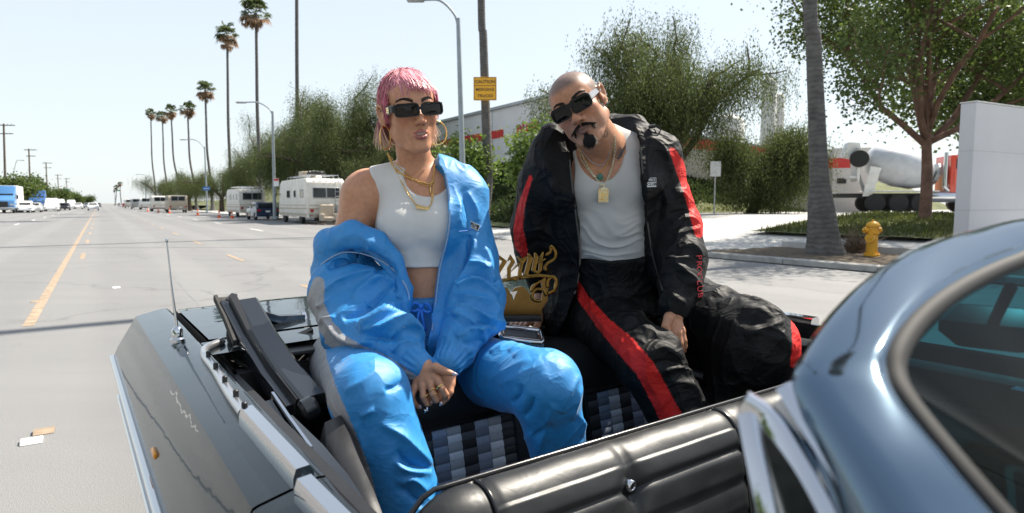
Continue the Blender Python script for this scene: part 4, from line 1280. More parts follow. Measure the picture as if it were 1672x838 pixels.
def slab():
    d = 13.2
    p = P(1586, 332, d); p.z = .2
    o = empty('slab_sign', p, R(27), 'large blank white slab sign standing at the right edge', 'sign')
    hz = P(1572, 166, d).z - .2
    w_ = 3.2
    MB().box((w_ / 2, .17, hz / 2), (w_, .3, hz), bev=.015).build('slab', mat('slab_white', (.60, .60, .63), .75, var=.05, scale=.7, bump=.15, bscale=60), o, auto=40)
    MB().box((w_ / 2, .17, .05), (w_ + .2, .5, .14), bev=.02).build('footing', M_CONC, o)
    MB().box((w_ / 2, .17, hz + .012), (w_ + .03, .33, .024), bev=.006).build('cap', M_WHITE, o)
    for k in range(2): MB().box((w_ / 2, .17, 1.0 + k * 1.25), (w_ + .006, .306, .008)).build('joint', M_STEEL, o)
slab()

def hydrant():
    p = G(1423, 418, .13)
    o = empty('fire_hydrant', p, R(-20), 'yellow fire hydrant standing on the planting bed by the kerb', 'fire hydrant')
    Y = mat('hydrant_yellow', (.72, .36, .02), .45, var=.12, scale=6)
    MB().lathe([(.17, 0), (.17, .05), (.12, .06), (.12, .1), (.115, .5), (.14, .52), (.14, .56), (.115, .57), (.12, .66), (.1, .7)], n=18).build('barrel', Y, o, auto=40)
    MB().lathe([(.15, .68), (.15, .72), (.12, .76), (.06, .8), (.025, .81), (.025, .85), (.0, .85)], n=18).build('bonnet', Y, o, auto=40)
    def cap(nm, ang, z, r, L):
        M = Matrix.Rotation(R(ang), 4, 'Z') @ Matrix.Rotation(R(90), 4, 'Y')
        MB().lathe([(r * .75, .05), (r * .75, L * .6), (r, L * .6), (r, L), (r * .3, L), (r * .3, L + .04), (0, L + .04)], (0, 0, z), 14, M).build(nm, Y, o, auto=40)
    cap('hose_cap', 200, .6, .07, .2); cap('hose_cap', 20, .6, .07, .18); cap('pumper_cap', 245, .42, .1, .22)
    for k in range(8):
        a = k * R(45)
        MB().lathe([(.016, 0), (.016, .03)], (.145 * math.cos(a), .145 * math.sin(a), .05), 6).build('bolt', Y, o)
hydrant()
for px, py, m, lab in ((72, 705, M_YEL, 'yellow raised marker nearest the car'), (52, 721, M_WHITE, 'white raised marker beside the yellow one'), (58, 493, M_YEL, 'yellow raised marker on the road left of the antenna'), (190, 470, M_WHITE, 'white raised marker near the antenna')):
    o = MB().prism([(-.05, 0), (.05, 0), (.03, .016), (-.03, .016)], (0, 1, 0), (0, 0, 1), (1, 0, 0), (-.05, 0, 0), .1).build('road_marker', m); o.location = G(px, py, .003); o.rotation_euler.z = ROADZ
    tag(o, lab, 'road marker')
# =================================================================== THE CONVERTIBLE
CAR_C = G(223, 516, .93); CAR_C.z = 0
CAR_RZ = R(35.367)
car_root = empty('convertible_car', CAR_C, CAR_RZ, 'black convertible car with its top folded and two people sitting on the rear deck', 'car')
_cm = Matrix.Translation(CAR_C) @ Matrix.Rotation(CAR_RZ, 4, 'Z'); _ci = _cm.inverted()
def CL(px, py, z): return _ci @ G(px, py, z)
def CD(px, py, d): return _ci @ P(px, py, d)
def paint_mat():
    t = NT('black_car_paint')
    v = t.coord('Object')
    f = t.noise(v, 900, 1)
    t.l(t.ramp(f, [(.3, (.003, .0035, .004)), (.75, (.012, .012, .012))]), t.b.inputs['Base Color'])
    t.set(Metallic=0, Roughness=.3, Coat_Weight=1.0); t.b.inputs['Specular IOR Level'].default_value = .1
    t.b.inputs['Coat Roughness'].default_value = .012; t.b.inputs['Coat IOR'].default_value = 1.36; t.b.inputs['Coat Tint'].default_value = (.8, .92, 1, 1)
    t.l(t.bump(t.noise(v, 9, 2), .025, .02), t.b.inputs['Coat Normal'])
    return t.m
M_PAINT = paint_mat()
def leather(name, col, rough=.33, scale=700, st=.10):
    t = NT(name)
    v = t.coord('Object')
    vo = t.n('ShaderNodeTexVoronoi'); vo.inputs['Scale'].default_value = scale; t.l(v, vo.inputs['Vector'])
    soft = t.noise(v, 14, 5)
    t.l(t.ramp(soft, [(.3, tuple(c * .85 for c in col)), (.7, tuple(c * 1.18 for c in col))]), t.b.inputs['Base Color'])
    r_ = t.n('ShaderNodeMapRange'); t.l(soft, r_.inputs[0]); r_.inputs[3].default_value = rough - .08; r_.inputs[4].default_value = rough + .1
    t.l(r_.outputs[0], t.b.inputs['Roughness'])
    n1 = t.bump(vo.outputs['Distance'], st, .0012)
    n2 = t.bump(t.noise(v, 16, 4, .5, .8), .10, .012, n1)
    t.l(n2, t.b.inputs['Normal'])
    return t.m
M_VINYL = leather('black_vinyl', (.013, .0138, .0145), .42)
M_FRAME = mat('polished_stainless', (.135, .19, .245), .09, 1.0, var=.04, scale=6)
M_VINYLD = leather('dull_black_vinyl', (.012, .012, .013), .5)
M_PIPE = mat('black_piping', (.01, .01, .011), .25)
M_RUB = mat('black_rubber', (.014, .014, .015), .4, var=.2, scale=12)
M_CANVAS = mat('folded_canvas', (.05, .048, .045), .85, var=.2, scale=20, bump=.4, bscale=400)
M_TEAL = None
def glass_mat(name, tint, refl=.12):
    t = NT(name)
    tr = t.n('ShaderNodeBsdfTransparent'); tr.inputs[0].default_value = (*tint, 1)
    gl = t.n('ShaderNodeBsdfGlossy'); gl.inputs['Roughness'].default_value = .02
    fr = t.n('ShaderNodeFresnel'); fr.inputs[0].default_value = 1.22
    mx = t.n('ShaderNodeMixShader')
    t.l(t.math('MULTIPLY', fr.outputs[0], .45), mx.inputs[0]); t.l(tr.outputs[0], mx.inputs[1]); t.l(gl.outputs[0], mx.inputs[2])
    t.l(mx.outputs[0], t.out.inputs[0])
    return t.m
M_TEAL = glass_mat('tinted_windscreen_glass', (.016, .115, .155))
M_CLEAR = glass_mat('clear_glass', (.75, .82, .82))

def sm(t): return t * t * (3 - 2 * t)
def car_body():
    o = car_root
    # near flank: section (x,z) lofted along the car
    def flank(y, mx=0.0, sgn=1):
        k = max(0.0, (y + .12) / .17)          # tuck in at the tail
        tk = .03 * k * k
        pr = [(.10, .22), (.02, .34), (-.035, .50), (-.06, .62), (-.073, .72), (-.075, .78), (-.062, .815), (-.032, .872), (-.003, .9275), (.003, .9305), (.03, .937), (.06, .944), (.088, .950), (.1, .949), (.104, .94), (.104, .70)]
        return [Vector((mx + sgn * x, y + max(0, .93 - z) * .35 * max(0, min(1, (y + .3) / .3)), z)) for x, z in pr]
    ys = [0, -.02, -.06, -.1, -.25, -.45, -.7, -1.0, -1.3, -1.6, -1.807]
    b = MB(); b.loft([flank(y) for y in ys])
    # closed tail of the fin
    b.build('quarter_panel', M_PAINT, o, auto=18, weld=True)
    b = MB(); b.loft([flank(y) for y in (-1.815, -2.0, -2.3, -2.42)])
    b.build('door', M_PAINT, o, auto=32, weld=True)
    b = MB(); b.loft([flank(y, 1.90, -1) for y in ys]); b.build('quarter_panel', M_PAINT, o, auto=32)
    b = MB(); b.loft([flank(y, 1.90, -1) for y in (-1.815, -2.0, -2.3, -2.6, -3.2)]); b.build('door', M_PAINT, o, auto=32)
    # tail panel, deck lid
    b = MB()
    xs = [0.0, .05, .2, .6, .95, 1.3, 1.7, 1.85, 1.9]
    prof = [(.16, .45), (.05, .80), (.012, .90), (-.004, .928)]
    b.loft([[Vector((x, y - .02 * math.sin(math.pi * x / 1.9), z)) for x in xs] for y, z in prof])
    b.build('tail_panel', M_PAINT, o, auto=32)
    def deck(x, y):
        c = 1 - ((x - .95) / .95) ** 2
        return .945 + .018 * c - .012 * max(0, (y + .06) / .06) ** 2 * (y > -.06)
    b = MB()
    X = np.linspace(.13, 1.77, 18); Y = np.linspace(-.70, -.012, 14)
    b.loft([[Vector((x, y, deck(x, y))) for x in X] for y in Y])
    b.build('boot_lid', M_PAINT, o, auto=40)
    # gutter strips either side of the lid (recessed shut line), panel between lid and well
    b = MB()
    for x0, x1 in ((.104, .123), (1.777, 1.796)):
        b.loft([[Vector((x0, y, .948)), Vector((x0 + .004, y, .925)), Vector((x1 - .004, y, .925)), Vector((x1, y, .948))] for y in np.linspace(-.72, -.01, 8)])
    b.loft([[Vector((x, -.725, .925)), Vector((x, -.705, .925))] for x in np.linspace(.104, 1.796, 10)])
    b.build('shut_line', M_RUB, o)
    b = MB(); b.loft([[Vector((x, y, deck(x, y) - .001)) for x in np.linspace(.104, 1.796, 16)] for y in (-.90, -.86, -.80, -.726)])
    b.build('tulip_panel', M_PAINT, o, auto=40)
    # chrome: side spear, wheel lip, bumper
    for mx, sg in ((0, 1), (1.9, -1)):
        b = MB(); L = [Vector((mx + sg * -.081, y, .775)) for y in np.linspace(.06, -2.3, 14)]
        b.tube(L, .010, 8, sx=.7, up=Vector((1, 0, 0))); b.build('side_spear', M_CHROME, o, auto=50)
        b = MB(); b.tube([Vector((mx + sg * -.074, y, .735)) for y in np.linspace(.06, -2.3, 14)], .006, 6); b.build('side_moulding', M_CHROME, o, auto=50)
    b = MB(); b.tube(catmull([(-.01, -.15, .52), (-.03, .0, .52), (-.015, .13, .52), (.1, .24, .50), (.95, .29, .50), (1.8, .24, .50), (1.94, .16, .5), (1.96, 0, .5), (1.95, -.25, .5)], 6), .05, 12, sx=.55)
    b.build('bumper', M_CHROME, o, auto=50)
    lens = MB().box((-.0645, -1.18, .812), (.008, .05, .014), bev=.003).build('side_marker_lamp', mat('amber_lens', (.85, .33, .03), .2, var=.05), o, auto=40)
    # wheel and arch
    b = MB(); a = [Vector((-.082, -.95 + .38 * math.cos(t), .33 + .36 * math.sin(t))) for t in np.linspace(-.2, math.pi + .2, 24)]
    w1 = wheel(o, .09, -.95, .34, .2)
    M = Matrix.Rotation(R(90), 4, 'Y')
    MB().lathe([(.215, -.012), (.285, -.012)], (-.012, -.95, .34), 24, M, caps=False).build('white_wall', M_WHITE, w1)
    # rear quarter side lower skirt mirror strip
    MB().box((-.068, -1.1, .62), (.014, 2.3, .022), bev=.004).build('rocker_trim', M_CHROME, o)
    # antenna
    an = MB().lathe([(.020, -.006), (.020, .003), (.015, .008), (.0155, .03), (.01, .038), (.006, .04)], CL(290, 555, .95) + Vector((0, 0, .0)), 18).build('antenna_base', M_CHROME, o, auto=40)
    base = CL(290, 555, .95); 
    tip = CD(272, 393, (_cm @ base).y * 1.0 + .01)
    MB().tube([base + Vector((0, 0, .035)), base.lerp(tip, .5), tip], [.0042, .0032, .0022], 8).lathe([(.002, -.006), (.0045, -.003), (.0045, .003), (.002, .006)], tip, 8).build('antenna_mast', M_CHROME, an, auto=50)
    # ribbon of belt trim with studs
    p = [CL(333, 573, .955), CL(352, 604, .957), CL(374, 641, .957), CL(398, 675, .957)]
    b = MB()
    line = catmull([CL(345, 560, .957) + Vector((.03, .01, 0))] + p, 6)
    b.tube(line, .0105, 10, sx=1.0); 
    st = b.build('top_well_trim', mat('satin_trim', (.62, .63, .65), .28, .9, var=.05), o, auto=50)
    for px, py in ((340, 577), (352, 596), (367, 618), (385, 641), (399, 661)):
        c = CL(px, py, .975)
        MB().lathe([(.0055, -.01), (.0055, .004), (.003, .006)], c, 10).build('snap_stud', M_RUB, st, auto=40)
    b = MB()
    def bar(p0, p1, wd, h):
        d = p1 - p0; s_ = Vector((d.y, -d.x, 0)).normalized() * -1
        sec = [(-.5, 0), (-.5, .55), (-.35, .95), (.3, 1.0), (.5, .7), (.5, 0)]
        b.loft([[q + s_ * (x * wd) + Vector((0, 0, (z - .5) * h)) for x, z in sec] for q in (p0, p0.lerp(p1, .5), p1)], closed=True, caps=True)
    bar(CL(404, 678, .957), CL(496, 781, .957), .030, .036)
    b.build('belt_moulding', M_CHROME, o, auto=40)
    b = MB(); bar(CL(498, 797, .957), CL(600, 905, .957), .030, .036); b.build('belt_moulding', M_CHROME, o, auto=40)
    b = MB(); bar(Vector((1.83, -.75, .955)), Vector((1.83, -1.6, .955)), .05, .03); b.build('belt_moulding', M_CHROME, o, auto=40)
    # far door inner panel, red over black with a moulding
    MB().box((1.74, -2.2, .86), (.05, 2.1, .10), bev=.015).build('door_top_pad', M_VINYL, o, auto=40)
    MB().box((1.735, -2.38, .76), (.045, 1.76, .09), bev=.012).build('door_panel_red', mat('red_vinyl', (.30, .012, .015), .35, var=.15, scale=10), o, auto=40)
    MB().box((1.735, -2.2, .55), (.05, 2.1, .32), bev=.012).build('door_panel', M_VINYLD, o, auto=40)
    MB().box((1.705, -2.2, .812), (.012, 2.1, .012)).build('door_moulding', M_CHROME, o)
    # inner tub
    b = MB(); b.box((.95, -1.6, .30), (1.8, 3.0, .04)); b.build('floor_pan', M_VINYLD, o)
    b = MB(); b.box((.135, -1.65, .6), (.04, 1.9, .6)); b.build('door_panel', M_VINYLD, o)
    b = MB(); b.box((.95, -.93, .6), (1.7, .05, .6)); b.build('bulkhead', M_VINYLD, o)
car_body()

def rear_seat():
    o = car_root
    s = empty('rear_seat', (0, 0, 0)); s.parent = o; del_ = None
    # seat back built as padded panels: front face y from -1.22 (top) to -1.32 (bottom)
    def fy(z): return -1.235 - (.9 - z) * .22
    x0, x1 = .30, 1.66
    b = MB()
    secs = []
    for x in np.linspace(x0, x1, 30):
        u = (x - x0) / (x1 - x0)
        pad = .012 * abs(math.sin(u * math.pi * 6)) ** .5
        e = min(1, min(u, 1 - u) * 14) ** .5
        secs.append([Vector((x, y, z)) for y, z in ((-.95, .87 * e + .4 * (1 - e)), (-1.0, .885 * e + .4 * (1 - e)), (-1.12, .895 * e + .4 * (1 - e)), (-1.19 - pad, .88 * e + .38 * (1 - e)), (-1.225 - pad, .845 * e + .35 * (1 - e)), (-1.24 - pad, .80 * e + .33 * (1 - e)), (-1.25, .762 * e + .3 * (1 - e)), (-1.27, .758 * e + .3 * (1 - e)), (-1.30, .62), (-1.32, .45))])
    b.loft(secs); b.build('seat_bolster', M_VINYL, s, auto=50)
    MB().box((.98, -1.62, .44), (1.4, .62, .16), bev=.05).build('seat_cushion', M_VINYL, s, auto=40)
    for x in (.56, .97, 1.38): MB().lathe([(.011, 0), (.011, .004), (.006, .008), (0, .009)], (x, -1.243, .80), 12, Matrix.Translation((0, 0, 0)) @ Matrix.Rotation(R(90), 4, 'X')).build('chrome_button', M_CHROME, s, auto=50)
    # woven plaid inserts with ribs: every cell its own colour on real ribbing
    rr = random.Random(2)
    greys = [(.014, .015, .017), (.17, .21, .29), (.44, .48, .53), (.022, .024, .028), (.22, .26, .34), (.50, .54, .58)]
    def insert(xa, xb, za, zb, name):
        nx, nz = 7, 17
        V = []; F = []; C_ = []
        wob = lambda x: 0
        for i in range(nx):
            for j in range(nz):
                u0 = xa + (xb - xa) * i / nx; u1 = xa + (xb - xa) * (i + 1) / nx
                z0 = za + (zb - za) * j / nz; z1 = za + (zb - za) * (j + 1) / nz
                col = np.array(greys[i % 6]); 
                alt = (.5, 2.6)[j % 2] if i % 3 == 0 else (1.12, .62)[(j + (i % 3 == 2)) % 2]
                col = col * alt * rr.uniform(.9, 1.1)
                for k in range(4):
                    k0, k1 = k / 4, (k + 1) / 4
                    n0 = len(V)
                    for kk in (k0, k1):
                        z = z0 + (z1 - z0) * kk; h = .0028 * math.sin(math.pi * kk) ** .6 if 0 < kk < 1 else 0
                        for x in (u0 + .0006, u1 - .0006): V.append((x, fy(z) - .038 - h, z)); C_.append(col)
                    F.append((n0, n0 + 1, n0 + 3, n0 + 2))
        me = mesh_np(name, V, F, attr_mat('plaid_weave', .7, var=.25, vscale=400, bump=.3, bscale=900), True); vcol(me, C_)
        return link(name, me, s)
    insert(.50, .80, .40, .765, 'plaid_insert'); insert(1.07, 1.40, .40, .765, 'plaid_insert')
    for xa, xb in ((.50, .80), (1.07, 1.40)):
        b = MB(); b.tube([(xa, fy(.40) - .04, .4), (xa, fy(.765) - .04, .768), (xb, fy(.765) - .04, .768), (xb, fy(.4) - .04, .4)], .005, 6); b.build('piping', M_PIPE, s)
    # package shelf with a chrome edged speaker between the two sitters
    MB().box((.98, -.905, .935), (1.5, .13, .012), bev=.004).build('parcel_shelf', M_VINYLD, o)
    sp = empty('speaker', (0, 0, 0)); sp.parent = o
    cs = [CD(818, 552, 1.93), CD(888, 560, 1.93), CD(884, 524, 2.0), CD(815, 532, 2.0)]
    cs = [Vector((c.x, c.y, c.z + .0)) for c in cs]
    xax = (cs[1] - cs[0]); yax = (cs[3] - cs[0])
    def q(u, v, h=0): return cs[0] + xax * u + yax * v + Vector((0, 0, h))
    lp = [q(.06, 0), q(.94, 0), q(1, .08), q(1, .92), q(.94, 1), q(.06, 1), q(0, .92), q(0, .08)]
    MB().tube(lp, .008, 8, closed=True).build('chrome_bezel', M_CHROME, sp, auto=50)
    MB().tube([q(.5 + (u - .5) * .84, .5 + (v - .5) * .8, .002) for u, v in ((.05, 0), (.95, 0), (1, .1), (1, .9), (.95, 1), (.05, 1), (0, .9), (0, .1))], .003, 6, closed=True).build('chrome_bezel', M_CHROME, sp, auto=50)
    t = NT('speaker_mesh'); v = t.coord('Object'); vo = t.n('ShaderNodeTexVoronoi'); vo.inputs['Scale'].default_value = 330; vo.inputs['Randomness'].default_value = .1; t.l(v, vo.inputs['Vector'])
    t.l(t.ramp(vo.outputs['Distance'], [(.25, (.01, .01, .011)), (.5, (.22, .22, .23))]), t.b.inputs['Base Color']); t.set(Metallic=.6, Roughness=.4)
    MB().add([q(0, 0, -.004), q(1, 0, -.004), q(1, 1, -.004), q(0, 1, -.004), q(0, 0, -.05), q(1, 0, -.05), q(1, 1, -.05), q(0, 1, -.05)], [(0, 1, 2, 3), (4, 7, 6, 5), (0, 4, 5, 1), (1, 5, 6, 2), (2, 6, 7, 3), (3, 7, 4, 0)]).build('grille_mesh', t.m, sp)
    return s
rear_seat()

def plaque():
    # brass club plaque of blackletter strokes seen from behind, standing on the parcel shelf
    d0 = 2.03
    o = empty('club_plaque', P(860, 520, d0), 0, 'golden blackletter car club plaque standing between the two people', 'plaque')
    base = P(860, 520, d0)
    tl = P(800, 450, 2.0) - base; tr = P(918, 440, 2.07) - base
    ax = (tr - tl); ax.z = 0; ax.normalize(); az = Vector((0, 0, 1)); ay = az.cross(ax)
    mB = mat('polished_brass', (.20, .12, .032), .2, 1.0, var=.1, scale=30)
    sc = d0 / FPX
    # coordinates in photo pixels relative to (860,520), y up
    def stroke(pts, wd, name):
        b = MB()
        pts = [Vector((x - 860, 520 - y, 0)) for x, y in pts]
        L = []; Rr = []
        for i, p in enumerate(pts):
            d = (pts[min(i + 1, len(pts) - 1)] - pts[max(i - 1, 0)]).normalized(); n = Vector((-d.y, d.x, 0))
            w = wd[i] if isinstance(wd, (list, tuple)) else wd
            L.append(p + n * w * .5); Rr.append(p - n * w * .5)
        poly = [(p.x * sc, p.y * sc) for p in L + Rr[::-1]]
        b.prism(poly, ax, az, -ay, Vector((0, 0, 0)) + ay * .004, .012)
        return b.build(name, mB, o, auto=30, bevel=.0022)
    def cm(p, n=5): return [(q.x, q.y) for q in catmull([(x, y, 0) for x, y in p], n)]
    g = 'plaque_letter'
    stroke([(806, 424), (812, 417), (822, 424), (812, 440), (806, 452)], [2, 7, 8, 6, 5], g)
    stroke([(827, 424), (831, 417), (836, 425), (829, 436), (829, 452), (842, 456)], [2, 8, 7, 6, 7, 4], g)
    stroke([(843, 417), (848, 424), (860, 417), (851, 428), (848, 440), (847, 455)], [2, 7, 7, 6, 6, 7], g)
    stroke([(862, 412), (866, 420), (858, 446), (868, 452)], [2, 8, 7, 4], g)
    stroke([(873, 411), (876, 418), (871, 440), (880, 448)], [2, 7, 7, 4], g)
    stroke([(887, 410), (884, 420), (883, 440), (876, 448)], [3, 6, 6, 4], g)
    stroke([(876, 428), (892, 422)], [3, 3], g)
    stroke(cm([(891, 416), (900, 410), (901, 401), (909, 410), (907, 422), (894, 430), (892, 440), (902, 446)]), [3] + [5] * 30 + [2, 2, 2, 2, 2], g)
    stroke([(806, 457), (840, 452), (880, 449), (902, 452)], [5, 6, 6, 5], 'plaque_bar')
    stroke(cm([(896, 470), (896, 458), (904, 452), (911, 460), (908, 474), (896, 480)]), 6, 'plaque_scroll')
    stroke(cm([(866, 476), (872, 466), (884, 458)]), [2, 4, 5, 6, 6, 5, 5, 5, 4, 4, 3][:11], 'plaque_scroll')
    stroke(cm([(884, 492), (872, 490), (869, 480), (876, 472), (888, 474), (894, 484)]), 5, 'plaque_scroll')
    b = MB()
    poly = [(808, 512), (808, 470), (816, 466), (826, 468), (832, 476), (840, 468), (852, 466), (862, 474), (872, 492), (884, 496), (888, 476), (884, 458), (892, 452), (897, 470), (896, 492), (886, 506), (884, 516)]
    b.prism([((x - 860) * sc, (520 - y) * sc) for x, y in poly], ax, az, -ay, ay * .006, .008); b.build('plaque_plate', mat('dark_brass', (.16, .10, .035), .15, 1.0, var=.15, scale=20), o, auto=40)
    MB().prism([((x - 860) * sc, (520 - y) * sc) for x, y in ((836, 488), (834, 480), (829, 474), (836, 474), (843, 473), (839, 480))], ax, az, -ay, -ay * .004, .004).build('plaque_emblem', M_CHROME, o)
    b = MB(); b.prism([((x - 860) * sc, (520 - y) * sc) for x, y in ((806, 522), (806, 511), (884, 515), (884, 526))], ax, az, -ay, ay * .02, .03); b.build('plaque_foot', M_CHROME, o)
plaque()

def top_frame():
    # folded soft-top rails standing in the well beside the woman
    s = empty('folded_top', (0, 0, 0)); s.parent = car_root
    def rail(pts, wd, th, name, m, tilt=0.0):
        pts = [CD(*p) for p in pts]; d = (pts[-1] - pts[0]).normalized()
        side = Vector((1, .25, .15)); side = (side - d * side.dot(d)).normalized(); up = d.cross(side); 
        if up.z < 0: up = -up
        b = MB()
        sec = [(-.5, -.5), (-.5, .3), (-.38, .5), (.38, .5), (.5, .3), (.5, -.5)]
        b.loft([[p + side * (x * wd) + up * (z * th) for x, z in sec] for p in pts], closed=True, caps=True)
        return b.build(name, m, s, auto=35)
    gl = mat('gloss_black_metal', (.013, .015, .018), .22, var=.1, coat=.5)
    rail([(404, 496, 1.86), (432, 548, 1.74), (470, 605, 1.60), (512, 655, 1.48)], .062, .035, 'side_rail', gl)
    rail([(381, 494, 1.86), (410, 552, 1.74), (449, 612, 1.60), (490, 664, 1.48)], .024, .05, 'side_rail', M_RUB)
    rail([(366, 500, 1.86), (394, 556, 1.74), (432, 618, 1.60), (474, 672, 1.48)], .026, .04, 'side_rail', gl)
    rail([(373, 490, 1.88), (381, 492, 1.88)], .05, .03, 'rail_end', M_RUB)
    rail([(352, 486, 1.88), (368, 520, 1.8), (384, 560, 1.72)], .012, .02, 'seal_strip', M_CANVAS)
    # round pivot
    c = CD(505, 668, 1.46); MB().lathe([(.0, -.02), (.022, -.02), (.03, -.012), (.03, .012), (.022, .02), (0, .02)], c, 16, Matrix.Rotation(R(70), 4, 'Y')).build('pivot', gl, s, auto=40)
    # canvas folds
    b = MB()
    path = catmull([CD(356, 486, 1.9), CD(372, 520, 1.84), CD(372, 552, 1.78), CD(384, 574, 1.74), CD(398, 578, 1.72), CD(402, 556, 1.74), CD(388, 550, 1.76), CD(376, 566, 1.78), CD(388, 592, 1.72), CD(420, 604, 1.66), CD(446, 640, 1.58), CD(470, 690, 1.5)], 5)
    b.loft([[p, p + Vector((.035, .03, -.004)), p + Vector((.07, .05, -.02))] for p in path])
    o = b.build('canvas_fold', M_CANVAS, s, auto=80); md = o.modifiers.new('t', 'SOLIDIFY'); md.thickness = .006
    # dark well lining
    b = MB()
    b.loft([[CL(340, 560, .93) + Vector((.02, .05, 0)), CL(340, 560, .93) + Vector((.22, .12, -.02)), Vector((.5, -.8, .90))], [CL(372, 640, .92) + Vector((.02, 0, 0)), CL(372, 640, .86) + Vector((.15, 0, -.12)), Vector((.36, -1.1, .62))], [CL(420, 700, .92) + Vector((.02, 0, 0)), Vector((.2, -1.5, .7)), Vector((.34, -1.5, .5))], [Vector((.1, -1.85, .92)), Vector((.17, -1.85, .7)), Vector((.3, -1.85, .45))]])
    b.build('well_lining', M_VINYLD, s, auto=60)
    # lower rails near the door: quarter window edge and arm
    rail([(438, 660, 1.42), (462, 700, 1.34), (500, 752, 1.24)], .022, .02, 'quarter_glass_rail', gl)
    rail([(446, 655, 1.44), (474, 697, 1.35), (509, 746, 1.25)], .008, .05, 'quarter_glass_rail', M_CHROME)
    rail([(470, 690, 1.40), (520, 740, 1.26), (560, 790, 1.15), (590, 838, 1.07)], .03, .03, 'latch_arm', gl)
    rail([(560, 808, 1.1), (590, 840, 1.04), (640, 900, .95)], .02, .02, 'latch_arm', M_CHROME)
    c = CD(588, 826, 1.03); MB().lathe([(.0, -.012), (.008, -.008), (.009, .006), (.004, .012), (0, .013)], c, 10, Matrix.Rotation(R(50), 4, 'X')).build('door_lock_knob', M_WHITE, s, auto=50)
    # quarter trim pad with a crank handle, behind the rails
    q = empty('quarter_trim', (0, 0, 0)); q.parent = car_root
    b = MB(); ps = [CD(545, 690, 1.32), CD(520, 700, 1.32), CD(536, 640, 1.44), CD(560, 660, 1.42)]
    b.loft([[CD(556, 678, 1.36), CD(530, 690, 1.36), CD(522, 720, 1.34)], [CD(580, 735, 1.25), CD(548, 745, 1.25), CD(536, 770, 1.22)], [CD(610, 800, 1.12), CD(585, 805, 1.12), CD(570, 830, 1.1)], [CD(640, 880, 1.0), CD(610, 880, 1.0), CD(590, 880, 1.0)]])
    o = b.build('arm_rest_pad', M_VINYLD, q, auto=60); md = o.modifiers.new('t', 'SOLIDIFY'); md.thickness = .02
    # far bow behind her with a chrome end
    rail([(428, 516, 2.02), (450, 522, 2.05), (492, 520, 2.12)], .03, .05, 'rear_bow', gl)
    rail([(494, 512, 2.12), (500, 536, 2.10)], .02, .02, 'bow_end', M_CHROME)
    rail([(440, 560, 1.95), (500, 545, 2.0)], .2, .02, 'well_cover', M_CANVAS)
    rail([(478, 553, 1.86), (486, 548, 1.88), (510, 538, 1.9)], .012, .012, 'crank_handle', M_RUB)
top_frame()

